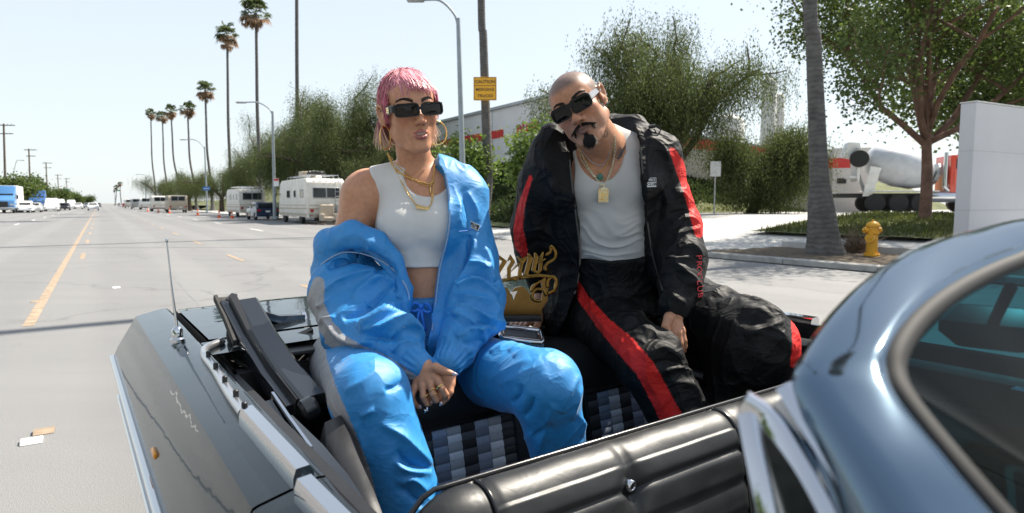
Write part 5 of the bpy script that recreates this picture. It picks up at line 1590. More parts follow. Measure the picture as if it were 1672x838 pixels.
def front_seat():
    s = empty('front_seat', (0, 0, 0)); s.parent = car_root
    x0, x1 = .235, 1.62
    prof = [(-1.765, .35), (-1.77, .80), (-1.778, .845), (-1.79, .862), (-1.805, .868), (-1.825, .866), (-1.845, .856), (-1.862, .838), (-1.876, .81), (-1.886, .77), (-1.90, .70), (-1.915, .60), (-1.925, .45)]
    # piping/tuft lines: two bolster seams and one centre seam
    sA, sB, sE = .37, 1.03, .68
    X = sorted(set([x0, x0 + .004, x0 + .014, x0 + .03, x0 + .055, x0 + .09] + list(np.linspace(x0 + .1, x1 - .1, 120)) + [x1 - .055, x1 - .03, x1 - .01, x1]))
    # arc length sampling of the profile
    pr = catmull([(0, y, z) for y, z in prof], 7)
    seams_z = [.80, .73, .66, .59]
    V = []; 
    secs = []
    for x in X:
        e = min(1, min(x - x0, x1 - x) / .09); e = math.sqrt(max(0, 1 - (1 - e) ** 2))
        sec = []
        for p in pr:
            y, z = p.y, p.z
            cy, cz = -1.80, .74
            dent = 0.0
            inside = sA < x < sB
            front = y < -1.795
            if front:
                for sx_, wd, dp in ((sA, .009, .007), (sB, .009, .007), (1.30, .009, .007)):
                    dent += dp * math.exp(-((x - sx_) / wd) ** 2)
                if inside: dent += .009 * math.exp(-((x - sE) / .012) ** 2) * min(1, (-y - 1.80) / .05)
                if inside and y < -1.86:
                    for zz in seams_z: dent += .008 * math.exp(-((z - zz) / .007) ** 2)
                    dent += .02 * math.exp(-(((x - sE) ** 2 + (z - .80) ** 2) / .0008))
                    dent -= .004
                dent += .0008 * math.sin(x * 37 + z * 40) * math.sin(x * 13 - z * 71)
            n = Vector((0, y - cy, (z - cz) * (1 if z > .74 else .15))).normalized()
            q = Vector((x, y, z)) - n * dent
            q = Vector((x, cy + (q.y - cy) * (.35 + .65 * e), min(q.z, .30 + (q.z - .30) * (.86 + .14 * e))))
            sec.append(q)
        secs.append(sec)
    b = MB(); b.loft(secs, caps=True); b.build('seat_back', M_VINYL, s, auto=60)
    def along(x, pts_y0=-1.78, lift=.003, y1=-2.0):
        out = []
        for p in pr:
            if y1 <= p.y <= pts_y0 and p.z > .5:
                n = Vector((0, p.y + 1.80, max(p.z - .74, .0) + .02)).normalized(); out.append(Vector((x, p.y, p.z)) + n * (lift - .006))
        return out
    for x in (sA, sB, 1.30, 1.42): MB().tube(along(x), .0048, 8).build('piping', M_PIPE, s, auto=50)
    MB().tube([Vector((x, -1.786, .866 - .0 - (.05 * max(0, 1 - (x - x0) / .06) ** 2) - (.05 * max(0, 1 - (x1 - x) / .06) ** 2))) for x in np.linspace(x0 + .012, x1 - .012, 60)], .005, 8).build('piping', M_PIPE, s, auto=50)
    # end-cap piping loop on the near end
    MB().tube([Vector((x0 + .012, -1.80 + (p.y + 1.80) * .35, .30 + (p.z - .30) * .905)) for p in pr if p.z > .4], .005, 8).build('piping', M_PIPE, s, auto=50)
    # stitches along the tuft seams
    b = MB()
    for zz in seams_z[:3]:
        for x in np.arange(sA + .03, sB - .02, .0085):
            if abs(x - sE) < .02: continue
            yy = [p.y for p in pr if abs(p.z - zz) < .02][0]
            yy = min((abs(p.z - zz), p.y) for p in pr if p.y < -1.80)[1]
            b.box((x, yy + .0105, zz), (.0055, .003, .0022))
    b.build('stitching', mat('black_thread', (.012, .012, .013), .6), s)
    M = Matrix.Rotation(R(90), 4, 'X')
    for x, z in ((sE, .80), (sE, .66)):
        yy = min((abs(p.z - z), p.y) for p in pr if p.y < -1.80)[1]
        MB().lathe([(.0125, -.01), (.0125, .003), (.010, .0055), (.007, .006), (.006, .0045), (0, .0045)], (x, yy + .010, z), 20, M).build('chrome_button', M_CHROME, s, auto=50)
front_seat()

def windscreen():
    s = empty('windscreen_frame', (0, 0, 0)); s.parent = car_root
    # outer edge (roofward / rearward) and inner edge (glass gasket), given as points in the car at true distance
    outer = [CD(1420, 855, .262), CD(1360, 752, .292), (CD(1296, 650, .335)), CD(1287, 618, .352), CD(1300, 588, .370), CD(1345, 524, .405), CD(1410, 460, .445), CD(1490, 408, .49), CD(1580, 380, .53), CD(1690, 356, .585), CD(1900, 338, .74), CD(2300, 350, 1.2)]
    inner = [CD(1660, 870, .255), CD(1560, 752, .283), CD(1482, 652, .315), CD(1462, 606, .334), CD(1468, 566, .350), CD(1500, 520, .378), CD(1545, 482, .41), CD(1600, 450, .45), CD(1660, 424, .49), CD(1730, 402, .54), CD(1900, 385, .69), CD(2300, 392, 1.15)]
    O = catmull(outer, 6); I = catmull(inner, 6)
    b = MB(); secs = []
    for o_, i_ in zip(O, I):
        d = i_ - o_
        up = Vector((-.1, -.55, .8)); up = (up - d.normalized() * up.dot(d.normalized())).normalized()
        sec = []
        for t, h in ((-.02, -.02), (0, -.004), (.06, .004), (.2, .008), (.4, .0085), (.6, .0075), (.78, .0062), (.84, .0052), (.88, .0043), (.92, .003), (1.0, -.001), (1.01, -.015)):
            sec.append(o_ + d * t + up * h)
        secs.append(sec)
    b.loft(secs); b.build('frame_cover', M_FRAME, s, auto=60)
    # gasket
    b = MB(); b.tube([i_ + Vector((0, 0, -.002)) for i_ in I], .0062, 8); b.build('gasket', mat('dull_rubber', (.010, .010, .011), .75, var=.2, scale=20), s, auto=60)
    b = MB(); b.tube([o_ + (i_ - o_) * .80 + Vector((0, -.003, .004)) for o_, i_ in zip(O, I)], .0011, 6); b.build('bright_bead', M_FRAME, s, auto=60)
    # glass sheet
    cen = CD(1900, 900, .4)
    b = MB(); b.loft([[i_ for i_ in I], [i_.lerp(cen, .35) + Vector((0, 0, 0)) for i_ in I], [i_.lerp(cen, .8) for i_ in I]])
    b.build('windscreen', M_TEAL, s, auto=60)
    # chrome drip rail beside the pillar and the vent window frame
    dr = catmull([CD(1288, 634, .348), CD(1330, 700, .322), CD(1395, 792, .288), CD(1450, 872, .262)], 6)
    def strip(pts, off, wd, name, m, th=.006):
        b = MB(); secs = []
        for k, p in enumerate(pts):
            d = (pts[min(k + 1, len(pts) - 1)] - pts[max(k - 1, 0)]).normalized()
            side = d.cross(Vector((.35, -.8, .45))).normalized(); nn = side.cross(d).normalized()
            if nn.y > 0: nn = -nn
            sec = []
            for x, z in ((-.5, -1), (-.5, .2), (-.3, .8), (.0, 1), (.3, .8), (.5, .2), (.5, -1)):
                sec.append(p + side * (off + x * wd) + nn * z * th)
            secs.append(sec)
        b.loft(secs, caps=True); return b.build(name, m, s, auto=60)
    strip(dr, 0, .010, 'drip_rail', M_CHROME)
    strip([p + Vector((-.004, .004, -.003)) for p in dr], -.0095, .007, 'drip_rail', mat('satin_bead', (.5, .46, .4), .3, .9, var=.05))
    strip([p + Vector((-.008, .007, -.006)) for p in dr], -.018, .006, 'drip_rail', M_RUB)
    v0 = CD(1214, 652, .345)
    vt = catmull([v0, CD(1262, 686, .338), CD(1318, 760, .318), CD(1376, 862, .29)], 6)
    strip(vt, .0, .012, 'vent_frame', M_CHROME, .006)
    strip([p + Vector((0, -.002, -.004)) for p in catmull([CD(1216, 656, .345), CD(1228, 720, .33), CD(1246, 800, .315), CD(1262, 870, .305)], 6)], 0, .007, 'vent_frame', M_CHROME, .005)
    strip([p + Vector((0, 0, -.006)) for p in catmull([CD(1226, 668, .343), CD(1246, 740, .326), CD(1268, 810, .312), CD(1290, 880, .3)], 6)], 0, .005, 'vent_frame', mat('satin_bead', (.5, .46, .4), .3, .9), .004)
    b = MB(); b.add([CD(1228, 676, .343), CD(1300, 760, .322), CD(1370, 880, .292), CD(1300, 880, .3)], [(0, 1, 2, 3)]); b.build('vent_glass', M_CLEAR, s)
    # inside: mirror, far seat pad, belt seen through the tinted glass
    MB().box(CD(1618, 535, .72), (.05, .10, .05), .3, bev=.018).tube([CD(1618, 535, .72), CD(1650, 470, .62)], .006).build('rear_view_mirror', M_BLACK, s, auto=40)
    MB().box((1.70, -2.2, .845), (.02, .05, .11), bev=.008).build('door_pull', M_CHROME, s, auto=40)
    MB().box((1.45, -2.25, 1.02), (.55, .12, .22), R(0), bev=.05).build('head_cushion', M_VINYL, s, auto=40) if False else None
windscreen()
# =================================================================== PEOPLE
def T3(px, py, d): return np.array(P(px, py, d))
def proj(p):
    """photo pixel of world points (n,3)"""
    q = p - np.array([0, 0, H])
    zc = q[:, 1] * _cp - q[:, 2] * _sp
    yc = q[:, 1] * _sp + q[:, 2] * _cp
    return 836 + FPX * q[:, 0] / zc, 419 - FPX * yc / zc
def comp(prims):
    """composite of (fn, k) shapes as one function"""
    def f(p):
        d = None
        for fn, k in prims:
            e = fn(p)
            if d is None: d = e; continue
            hh = np.maximum(k - np.abs(d - e), 0) / k
            d = np.minimum(d, e) - hh * hh * k * .25
        return d
    return f
def prims_of(sd): return [(o[0], max(o[4], 1e-4)) for o in sd.ops if o[3] == '+']
def bounds_of(sd):
    return np.min([o[1] for o in sd.ops if o[3] == '+'], 0), np.max([o[2] for o in sd.ops if o[3] == '+'], 0)

def seg_dist(px, py, poly):
    """distance in pixels to a polyline and parameter along it"""
    best = np.full(len(px), 1e9); par = np.zeros(len(px)); tot = 0
    for (x0, y0), (x1, y1) in zip(poly[:-1], poly[1:]):
        dx, dy = x1 - x0, y1 - y0; L2 = dx * dx + dy * dy
        t = np.clip(((px - x0) * dx + (py - y0) * dy) / L2, 0, 1)
        d = np.hypot(px - x0 - t * dx, py - y0 - t * dy)
        m = d < best; best[m] = d[m]; par[m] = tot + t[m]; tot += 1
    return best, par
def in_poly(px, py, poly):
    r = np.zeros(len(px), bool); n = len(poly)
    for i in range(n):
        (x0, y0), (x1, y1) = poly[i], poly[(i + 1) % n]
        if y0 == y1: continue
        c = ((y0 > py) != (y1 > py)) & (px < (x1 - x0) * (py - y0) / (y1 - y0) + x0)
        r ^= c
    return r

def wrinkle(V, N, limbs, amp=.006, f_al=9.0, f_ar=3.0, seed=0.0, fine=.35, free=.5):
    """sharp cloth folds running round and across the limbs (list of (a, b)), blended from limb to limb"""
    n = len(V); ds = []; fs = []
    w1 = perlin(V * 3.6 + seed); w2 = perlin(V * 7.3 + seed + 31)
    for i, (a, b) in enumerate(limbs):
        a = np.array(a); b = np.array(b); ba = b - a; L = math.sqrt(ba @ ba); ax = ba / L
        t = np.clip((V - a) @ ax / L, -.1, 1.1)
        r_ = V - a; al = r_ @ ax; rad = r_ - al[:, None] * ax
        ds.append(np.linalg.norm(r_ - (t * L)[:, None] * ax, axis=1))
        u = np.cross(ax, [.2, -1, .35]); u /= np.linalg.norm(u); sk = rad @ u       # folds run askew
        Q = ax * ((al * f_al + sk * f_al * .55 * (1 if i % 2 else -1) + w1 * 1.0)[:, None]) + rad * f_ar + seed + i * 3.7
        r1 = (1 - np.abs(perlin(Q))) ** 7
        Q2 = ax * ((al * f_al * 2.3 - sk * f_al + w2 * 1.1)[:, None]) + rad * f_ar * 2.2 + seed + 57 + i
        r2 = (1 - np.abs(perlin(Q2))) ** 6
        fs.append(r1 + fine * r2)
    ds = np.array(ds); w_ = np.exp(-(ds - ds.min(0)) / .02); w_ /= w_.sum(0)
    f = (np.array(fs) * w_).sum(0)
    r3 = (1 - np.abs(perlin(V * 15 + w1[:, None] * 1.2 + seed))) ** 4
    mask = .3 + .7 * np.clip(.5 + perlin(V * 4.6 + 11 + seed) * 1.2, 0, 1)
    d = amp * mask * (f + free * .5 * r3 - .5)
    return V + N * d[:, None]

def folds(V, F, N, lst):
    """single sharp-crested folds of the cloth: (line, width, height) each"""
    px, py = proj(V); vw = V - np.array([0, 0, H]); vw /= np.linalg.norm(vw, axis=1)[:, None]
    front = np.clip(-(N * vw).sum(1) * 3 + .3, 0, 1)
    dsp = np.zeros(len(V))
    for pts, w_, a in lst:
        d, t = seg_dist(px, py, [(q.x, q.y) for q in catmull([(x, y, 0) for x, y in pts], 4)])
        L = (len(pts) - 1) * 4
        tp = np.sin(math.pi * np.clip(t / L, 0, 1)) ** .55
        dsp += a * np.exp(-(d / w_) ** 1.25) * tp
    return V + N * (dsp * front)[:, None]

def finish(name, V, F, m, parent, col=None, C=None):
    me = mesh_np(name, V, F, m, True)
    if C is None: C = np.tile(np.array(col, np.float32), (len(V), 1))
    vcol(me, C)
    return link(name, me, parent)

def rot(yaw, roll, pitch):
    return np.array(Matrix.Rotation(R(roll), 3, 'Y') @ Matrix.Rotation(R(yaw), 3, 'Z') @ Matrix.Rotation(R(pitch), 3, 'X'))

def head_sdf(sd, c, A, s, male):
    c = np.array(c)
    def E(x, y, z): return c + A @ np.array([x, y, z]) * s
    def el(x, y, z, rx, ry, rz, k=.012, mode='+', B=None): sd.ell(E(x, y, z), np.array([rx, ry, rz]) * s, A if B is None else A @ B, k * s, mode)
    def cp(p, q, ra, rb, k=.012, mode='+'): sd.cap(E(*p), E(*q), ra * s, rb * s, k * s, mode)
    el(0, .018, .032 if male else .038, .0745, .093, .0765 if male else .083)
    el(0, -.034, .036, .061, .052, .056, .03)
    el(0, -.028, -.03, .0585, .062, .074, .025)
    jw = 1.08 if male else .86
    for sx in (-1, 1):
        cp((sx * .05 * jw, .008, -.056), (sx * .026 * jw, -.052, -.096), .021, .018, .022)
        el(sx * .041, -.052, -.02, .024, .026, .022, .02)
        el(sx * (.046 if male else .041), -.03, -.052, .018, .03, .03, .02)
    cp((-.012 * jw, -.070, -.104), (.012 * jw, -.070, -.104), .0175, .0175, .018)
    cp((-.036, -.074, .021), (.036, -.074, .021), .0135 if male else .012, .0135 if male else .012, .016)
    el(0, -.068, -.066, .030, .0235, .028, .02)
    for sx in (-1, 1):
        el(sx * .031, -.099, .001, .0165, .016, .0115, .010, '-')
        el(sx * .031, -.0775, .001, .0128, .0128, .0105, .004)
    nw = 1.18 if male else 1.0
    cp((0, -.084, .014), (0, -.1065, -.027), .0082 * nw, .0105 * nw, .012)
    el(0, -.109, -.031, .0098 * nw, .0098, .0088, .006)
    for sx in (-1, 1):
        el(sx * .0125 * nw, -.0955, -.0345, .0078, .0115, .0078, .006)
        el(sx * .0068 * nw, -.1035, -.0425, .0036, .0055, .0038, .002, '-')
    # lips
    up = [(-.0262, -.0830, -.0655), (-.013, -.0925, -.0612), (-.0048, -.0965, -.0578), (0, -.0957, -.0590), (.0048, -.0965, -.0578), (.013, -.0925, -.0612), (.0262, -.0830, -.0655)]
    ur = [.0022, .0036, .0042, .004, .0042, .0036, .0022]
    op = .0 if male else .0045
    lo = [(-.0245, -.0832, -.067 - op * .3), (-.011, -.0925, -.0702 - op), (0, -.0948, -.0718 - op), (.011, -.0925, -.0702 - op), (.0245, -.0832, -.067 - op * .3)]
    lr = [.0026, .0048, .0054, .0048, .0026]
    for i in range(6): cp(up[i], up[i + 1], ur[i], ur[i + 1], .004)
    for i in range(4): cp(lo[i], lo[i + 1], lr[i], lr[i + 1], .004)
    if not male: el(0, -.0945, -.0665, .015, .007, .0032, .002, '-')
    el(0, -.0985, -.087, .014, .008, .006, .008, '-')
    # ears
    for sx in (-1, 1):
        B = np.array(Matrix.Rotation(R(-sx * 24), 3, 'Z') @ Matrix.Rotation(R(14), 3, 'X'))
        el(sx * .077, .014, -.004, .007, .019, .031, .006, '+', B)
        rim = [(sx * .076, -.004, .002), (sx * .083, -.002, .02), (sx * .0875, .012, .027), (sx * .089, .024, .018), (sx * .087, .026, 0), (sx * .081, .014, -.024), (sx * .076, .004, -.033)]
        for i in range(6): cp(rim[i], rim[i + 1], .0042, .0042, .004)
        el(sx * .0868, .010, .002, .0065, .010, .017, .003, '-', B)
        el(sx * .077, -.002, -.008, .005, .005, .007, .004)
    return E

def face_cols(V, C, c, A, s, male, lip, brow, sel):
    """natural colouring of brows, lips, beard and cropped scalp by place on the head; nostril and lip-gap shade painted in"""
    q = ((V - np.array(c)) @ A) / s
    x, y, z = q.T
    def put(m, col, a=1.0):
        m = np.clip(m, 0, 1)[:, None] * a * sel[:, None]
        C[:] = C * (1 - m) + np.array(col) * m
    front = np.clip((-.045 - y) / .02, 0, 1)
    rosy = np.exp(-(((np.abs(x) - .043) / .022) ** 2 + ((z + .03) / .02) ** 2))
    put(rosy * front, (C[0, 0] * 1.05, C[0, 1] * .78, C[0, 2] * .75), .5)
    put(np.exp(-((x / .012) ** 2 + ((z + .033) / .012) ** 2)) * front, (C[0, 0] * 1.08, C[0, 1] * .85, C[0, 2] * .8), .5)
    # lips
    zc = -.0615 + .4 * np.abs(x) * -.05
    up = (np.abs(z - (-.0605 - .12 * np.abs(x))) < .0062 * (1 - (np.abs(x) / .026) ** 2) + .0008) & (np.abs(x) < .025)
    lw = (np.abs(z - (-.0715 - (0 if male else .004) + .18 * np.abs(x))) < .0078 * (1 - (np.abs(x) / .025) ** 2) + .0005) & (np.abs(x) < .0235)
    put(((up | lw) & (y < -.078)).astype(float), lip, .85)
    if not male:
        put(((np.abs(x) < .0125) & (np.abs(z + .0652) < .0026) & (y < -.08)).astype(float), (.62, .58, .53), .95)
    else:
        put(((np.abs(x) < .022) & (np.abs(z + .0655) < .0014) & (y < -.08)).astype(float), (.05, .02, .015), .8)  # dark line paints the shade of the gap between the lips
    # brows
    t = (np.abs(x) - .012) / .043
    bz = .0265 + .0085 * np.sin(np.clip(t, 0, 1) * 2.2) - .004 * np.clip(t - .6, 0, 1)
    bh = (.0058 if not male else .0055) * np.clip(1.1 - .7 * t, 0, 1)
    br = ((t > 0) & (t < 1) & (np.abs(z - bz) < bh) & (y < -.03)).astype(float)
    put(br, brow, .55)
    put(((np.abs(x) > .003) & (np.abs(x) < .011) & (np.abs(z + .0425) < .0042) & (y < -.094)).astype(float), (.05, .02, .015), .8)  # nostrils darkened in the colour to stand for the shade inside them
    # eyes behind the lenses
    e = np.hypot((np.abs(x) - .031) / .014, (z - .001) / .0058)
    put(((e < 1) & (y < -.07)).astype(float), (.55, .52, .5), .95)
    put(((np.hypot(np.abs(x) - .031, z - .001) < .0055) & (e < 1) & (y < -.07)).astype(float), (.03, .015, .01), 1)
    return q

def brow_hairs(parent, bv, E, A, col, seed, n=260):
    for sx in (-1, 1): one_brow(parent, bv, E, A, col, seed + sx, n // 2, sx)
def one_brow(parent, bv, E, A, col, seed, n, sx):
    rng = np.random.RandomState(seed); VV = []; FF = []
    for _ in range(n):
        t = rng.uniform(0, 1) ** .9
        x = .012 + .041 * t; z = .0262 + .0088 * math.sin(min(t, 1) * 2.3) - .0035 * max(0, t - .6) + rng.uniform(-1, 1) * .0046 * (1.05 - .75 * t)
        h = bv.ray_cast(Vector(E(sx * x, -.17, z)), Vector(A[:, 1]), .3)
        if h[0] is None: continue
        p = np.array(h[0]); nn = np.array(h[1]); d = A @ np.array([sx * 1.0, .2, .55 - .9 * t]); d = d - nn * (d @ nn); d /= np.linalg.norm(d) + 1e-9
        s_ = np.cross(d, nn); ln = rng.uniform(.005, .009); r = rng.uniform(.0004, .0007); i0 = len(VV)
        for t_, lf in ((0, 0), (.5, .0010), (1, .0010)):
            w_ = r * (1 - .75 * t_); c = p + d * ln * t_ + nn * lf; VV.extend([c - s_ * w_, c + s_ * w_, c + nn * w_])
        for k in range(2):
            for a in range(3): FF.append((i0 + k * 3 + a, i0 + k * 3 + (a + 1) % 3, i0 + k * 3 + 3 + (a + 1) % 3, i0 + k * 3 + 3 + a))
    return link('eyebrow', mesh_np('eyebrow', np.array(VV), np.array(FF), mat('brow_hair', col, .6, var=.2), True), parent)
def rounded(w, h, r, n=6, tl=0.0):
    pts = []
    for cx, cz, a0 in ((w / 2 - r, h / 2 - r, 0), (-w / 2 + r, h / 2 - r, 90), (-w / 2 + r, -h / 2 + r, 180), (w / 2 - r, -h / 2 + r, 270)):
        for k in range(n + 1):
            a = R(a0 + 90 * k / n); pts.append((cx + r * math.cos(a), cz + r * math.sin(a)))
    return pts
def lens_mat(name, col):
    t = NT(name); t.set(Base_Color=(*col, 1), Roughness=.05); t.b.inputs['Specular IOR Level'].default_value = .3
    v = t.coord('Object'); f = t.noise(v, 60, 2); t.l(t.ramp(f, [(.3, tuple(c * .9 for c in col)), (.7, col)]), t.b.inputs['Base Color'])
    return t.m
def sunglasses(parent, E, style, zoff=0.0, arm_m=None, arm_h=.009):
    mF = mat('black_acetate', (.008, .008, .009), .3, spec=.3)
    mL = lens_mat('dark_lens', (.012, .008, .007)) if style == 'rect' else lens_mat('black_lens', (.004, .004, .005))
    o = empty('sunglasses', (0, 0, 0)); o.parent = parent
    if style == 'rect': wl, hl, rc, cx, rim, yb = .061, .0285, .0085, .0375, .0045, -.112
    else: wl, hl, rc, cx, rim, yb = .055, .032, .0105, .0335, .0042, -.111
    def pos(x, z, dy=0): return Vector(E(x, yb + dy + (x * x) * (2.6 if style == 'rect' else 3.4), z + zoff))
    fr = MB()
    for sx in (-1, 1):
        inn = rounded(wl, hl, rc); out = rounded(wl + 2 * rim, hl + 2 * rim * (1 if style == 'rect' else 1), rc + rim)
        if style != 'rect': out = [(x, z + (.004 if z > 0 else 0)) for x, z in out]
        rings = []
        for lst, dy in ((inn, .001), (inn, -.002), (out, -.0022), (out, .0042), (inn, .0042)):
            rings.append([pos(sx * cx + sx * x, z - sx * 0, dy) for x, z in lst])
        n = len(inn)
        V = [p for r_ in rings for p in r_]; F = []
        for i in range(4):
            for k in range(n): F.append((i * n + k, i * n + (k + 1) % n, (i + 1) * n + (k + 1) % n, (i + 1) * n + k))
        fr.add(V, F)
        L = MB(); cc = [pos(sx * cx + sx * x * .5, z * .5, .0) for x, z in inn]; c2 = [pos(sx * cx + sx * x, z, .0012) for x, z in inn]
        V = c2 + cc + [pos(sx * cx, 0, -.0004)]
        F = [(k, (k + 1) % n, n + (k + 1) % n, n + k) for k in range(n)] + [(n + k, n + (k + 1) % n, 2 * n) for k in range(n)]
        L.add(V, F); L.build('lens', mL, o, smooth=True)
    bz = .004 if style == 'rect' else .009
    fr.loft([[pos(x, bz + (.004 if style == 'rect' else .010), -.002), pos(x, bz - .005, -.003), pos(x, bz - .005, .004), pos(x, bz + (.004 if style == 'rect' else .010), .004)] for x in (-.010, -.004, 0, .004, .010)], closed=True)
    fr.build('frame', mF, o, auto=40)
    hx = cx + wl / 2 + rim
    for sx in (-1, 1):
        a = pos(sx * (hx - .002), .006, .002); e = Vector(E(sx * .0815, .012, .014 + zoff * .3)); mid = Vector(E(sx * (hx + .001), -.06, .008 + zoff))
        b = MB(); up = (Vector(E(0, 0, 1)) - Vector(E(0, 0, 0))).normalized(); ot = (Vector(E(1, 0, 0)) - Vector(E(0, 0, 0))).normalized() * sx
        b.loft([[p + up * arm_h * h + ot * .002, p - up * arm_h * h + ot * .002, p - up * arm_h * h - ot * .002, p + up * arm_h * h - ot * .002] for p, h in ((a, 1.0), (mid, .95), (e, .6))], closed=True, caps=True)
        b.build('temple_arm', arm_m or mF, o, auto=40)
    return o

M_SKIN_F = attr_mat('skin_warm', .42, sss=.12, bump=.25, bscale=300, var=.15, vscale=70, spec=.45)
M_SKIN_M = attr_mat('skin_tan', .45, sss=.1, bump=.28, bscale=300, var=.17, vscale=75, spec=.4)
def nylon(name, rough=.42, bump=.5, bs=34, sheen=.35, spec=.75, ior=1.5):
    t = NT(name)
    t.b.inputs['IOR'].default_value = ior
    a = t.n('ShaderNodeAttribute', attribute_name='Col')
    v = t.coord('Object')
    f = t.noise(v, 130, 3)
    c = t.mix(1.0, a.outputs['Color'], t.ramp(f, [(.25, (.9,) * 3), (.75, (1.08,) * 3)]), 'MULTIPLY')
    t.l(c, t.b.inputs['Base Color']); t.set(Roughness=rough)
    t.b.inputs['Sheen Weight'].default_value = sheen; t.b.inputs['Sheen Roughness'].default_value = .35; t.b.inputs['Specular IOR Level'].default_value = spec
    def crease(vec, sc, dist, pw):
        f_ = t.noise(vec, sc, 1.5, .5, dist)
        a_ = t.math('ABSOLUTE', t.math('SUBTRACT', f_, .5))
        return t.math('POWER', t.math('MAXIMUM', t.math('SUBTRACT', 1.0, t.math('MULTIPLY', a_, 2.6)), 0.0), pw)
    n0 = t.bump(crease(t.coord('Object', (1, 1, .6)), 8, .9, 5.0), bump, .02)
    n1 = t.bump(crease(t.coord('Object', (.55, 1, 1)), 19, 1.2, 4.0), bump * .7, .007, n0)
    n1 = t.bump(t.noise(v, 60, 4, .6), bump * .12, .003, n1)
    n2 = t.bump(t.noise(v, 1500, 2), .15, .0006, n1)
    t.l(n2, t.b.inputs['Normal'])
    return t.m
M_NYL = nylon('nylon_blue', .58, .18, sheen=.12, spec=.7, ior=1.56)
M_NYLB = nylon('nylon_black', .6, .4, sheen=.0, spec=.22)
def rib_mat(name, col, freq=260):
    t = NT(name)
    v = t.coord('Object')
    wv = t.n('ShaderNodeTexWave', wave_type='BANDS', bands_direction='X'); wv.inputs['Scale'].default_value = freq / 6.283 * 1.0; wv.inputs['Distortion'].default_value = .6; wv.inputs['Detail'].default_value = 2
    t.l(v, wv.inputs[0])
    f = t.noise(v, 30, 4)
    c = t.ramp(f, [(.3, tuple(x * .93 for x in col)), (.7, col)])
    c = t.mix(.35, c, t.ramp(wv.outputs[1], [(.1, tuple(x * .62 for x in col)), (.6, col)]))
    t.l(c, t.b.inputs['Base Color']); t.set(Roughness=.85)
    t.b.inputs['Sheen Weight'].default_value = .2
    n1 = t.bump(wv.outputs[1], .6, .0016); t.l(t.bump(t.noise(v, 12, 3), .25, .01, n1), t.b.inputs['Normal'])
    return t.m
M_TANK = rib_mat('white_rib_knit', (.86, .845, .81), 1500)
M_TANKM = rib_mat('grey_white_rib_knit', (.66, .645, .62), 1500)
M_GOLD = mat('gold', (.86, .56, .20), .16, 1.0, var=.06, scale=60)
M_SILV = mat('pale_gold', (.82, .74, .55), .18, 1.0, var=.06, scale=60)

def chain_mesh(parent, name, pts, m, r=.0016, link_len=.0065, flat=.6):
    """chain of little linked loops following a curve"""
    L = catmull(pts, 12); seg = [0]
    for a, b in zip(L[:-1], L[1:]): seg.append(seg[-1] + (b - a).length)
    tot = seg[-1]; n = max(4, int(tot / (link_len * .72)))
    b = MB(); rr = random.Random(3)
    for k in range(n):
        s_ = tot * (k + .5) / n
        i = max(j for j in range(len(seg)) if seg[j] <= s_ + 1e-9); i = min(i, len(L) - 2)
        t = (s_ - seg[i]) / max(seg[i + 1] - seg[i], 1e-9)
        c = L[i].lerp(L[i + 1], t); d, u, w_ = frame_of(L[i + 1] - L[i], Vector((0, -1, .3)))
        if k % 2: u, w_ = w_, u
        u = (u + w_ * rr.uniform(-.5, .5)).normalized()
        ring = [c + d * (link_len * .5 * math.cos(a)) + u * (link_len * flat * .5 * math.sin(a)) for a in (0, 1.047, 2.094, 3.1416, 4.188, 5.236)]
        b.tube(ring, r * .6, 4, closed=True, caps=False)
    return b.build(name, m, parent, smooth=True)

def finger(sd, pts, rads, k=.006):
    sd.chain(pts, rads, k)

SLEEVE_FOLDS = [([(528, 476), (560, 458), (600, 446), (612, 444)], 8, .013), ([(575, 486), (596, 470), (615, 458), (634, 470), (652, 488)], 9, .016), ([(600, 500), (626, 480), (650, 470)], 6, -.009), ([(583, 538), (610, 522), (640, 506), (656, 496)], 8, .014),
    ([(560, 522), (590, 508), (620, 492)], 7, -.010), ([(592, 540), (630, 535), (668, 527), (692, 556)], 8, .016), ([(600, 552), (640, 552), (676, 560)], 7, -.010), ([(640, 575), (660, 556), (690, 572)], 7, .011), ([(556, 548), (580, 560), (612, 556)], 7, .011), ([(530, 520), (548, 545), (570, 560)], 6, .008), ([(515, 500), (530, 498), (545, 485)], 5, .007), ([(520, 530), (532, 522), (548, 518)], 5, .007),
    ([(534, 438), (560, 424), (590, 419), (624, 430), (648, 452)], 8, -.022), ([(545, 398), (575, 384), (605, 392), (630, 412)], 12, .006), ([(590, 385), (605, 400), (598, 412)], 5, .006), ([(628, 400), (645, 430), (662, 470)], 6, .006), ([(622, 440), (632, 462), (640, 480)], 6, .012),
    ([(765, 428), (788, 436), (808, 460)], 8, .014), ([(750, 472), (779, 460), (814, 483)], 8, .015), ([(758, 450), (785, 450), (806, 470)], 6, -.009), ([(744, 480), (771, 492), (800, 497), (816, 512)], 8, .014), ([(745, 494), (775, 506), (806, 512)], 6, -.010), ([(740, 516), (760, 502), (791, 519), (824, 527)], 9, .016), ([(744, 530), (780, 530), (818, 536)], 6, -.009), ([(744, 553), (771, 540), (800, 536), (828, 532)], 9, .014), ([(742, 566), (765, 560), (790, 556)], 6, -.007),
    ([(768, 384), (762, 420), (744, 466)], 6, -.014), ([(776, 390), (756, 450), (728, 515)], 8, .010), ([(738, 300), (748, 340), (742, 372)], 8, .008), ([(762, 312), (775, 340), (778, 362)], 8, .008), ([(735, 420), (728, 470), (716, 530)], 7, .006), ([(790, 400), (796, 420), (800, 440)], 7, .007)]
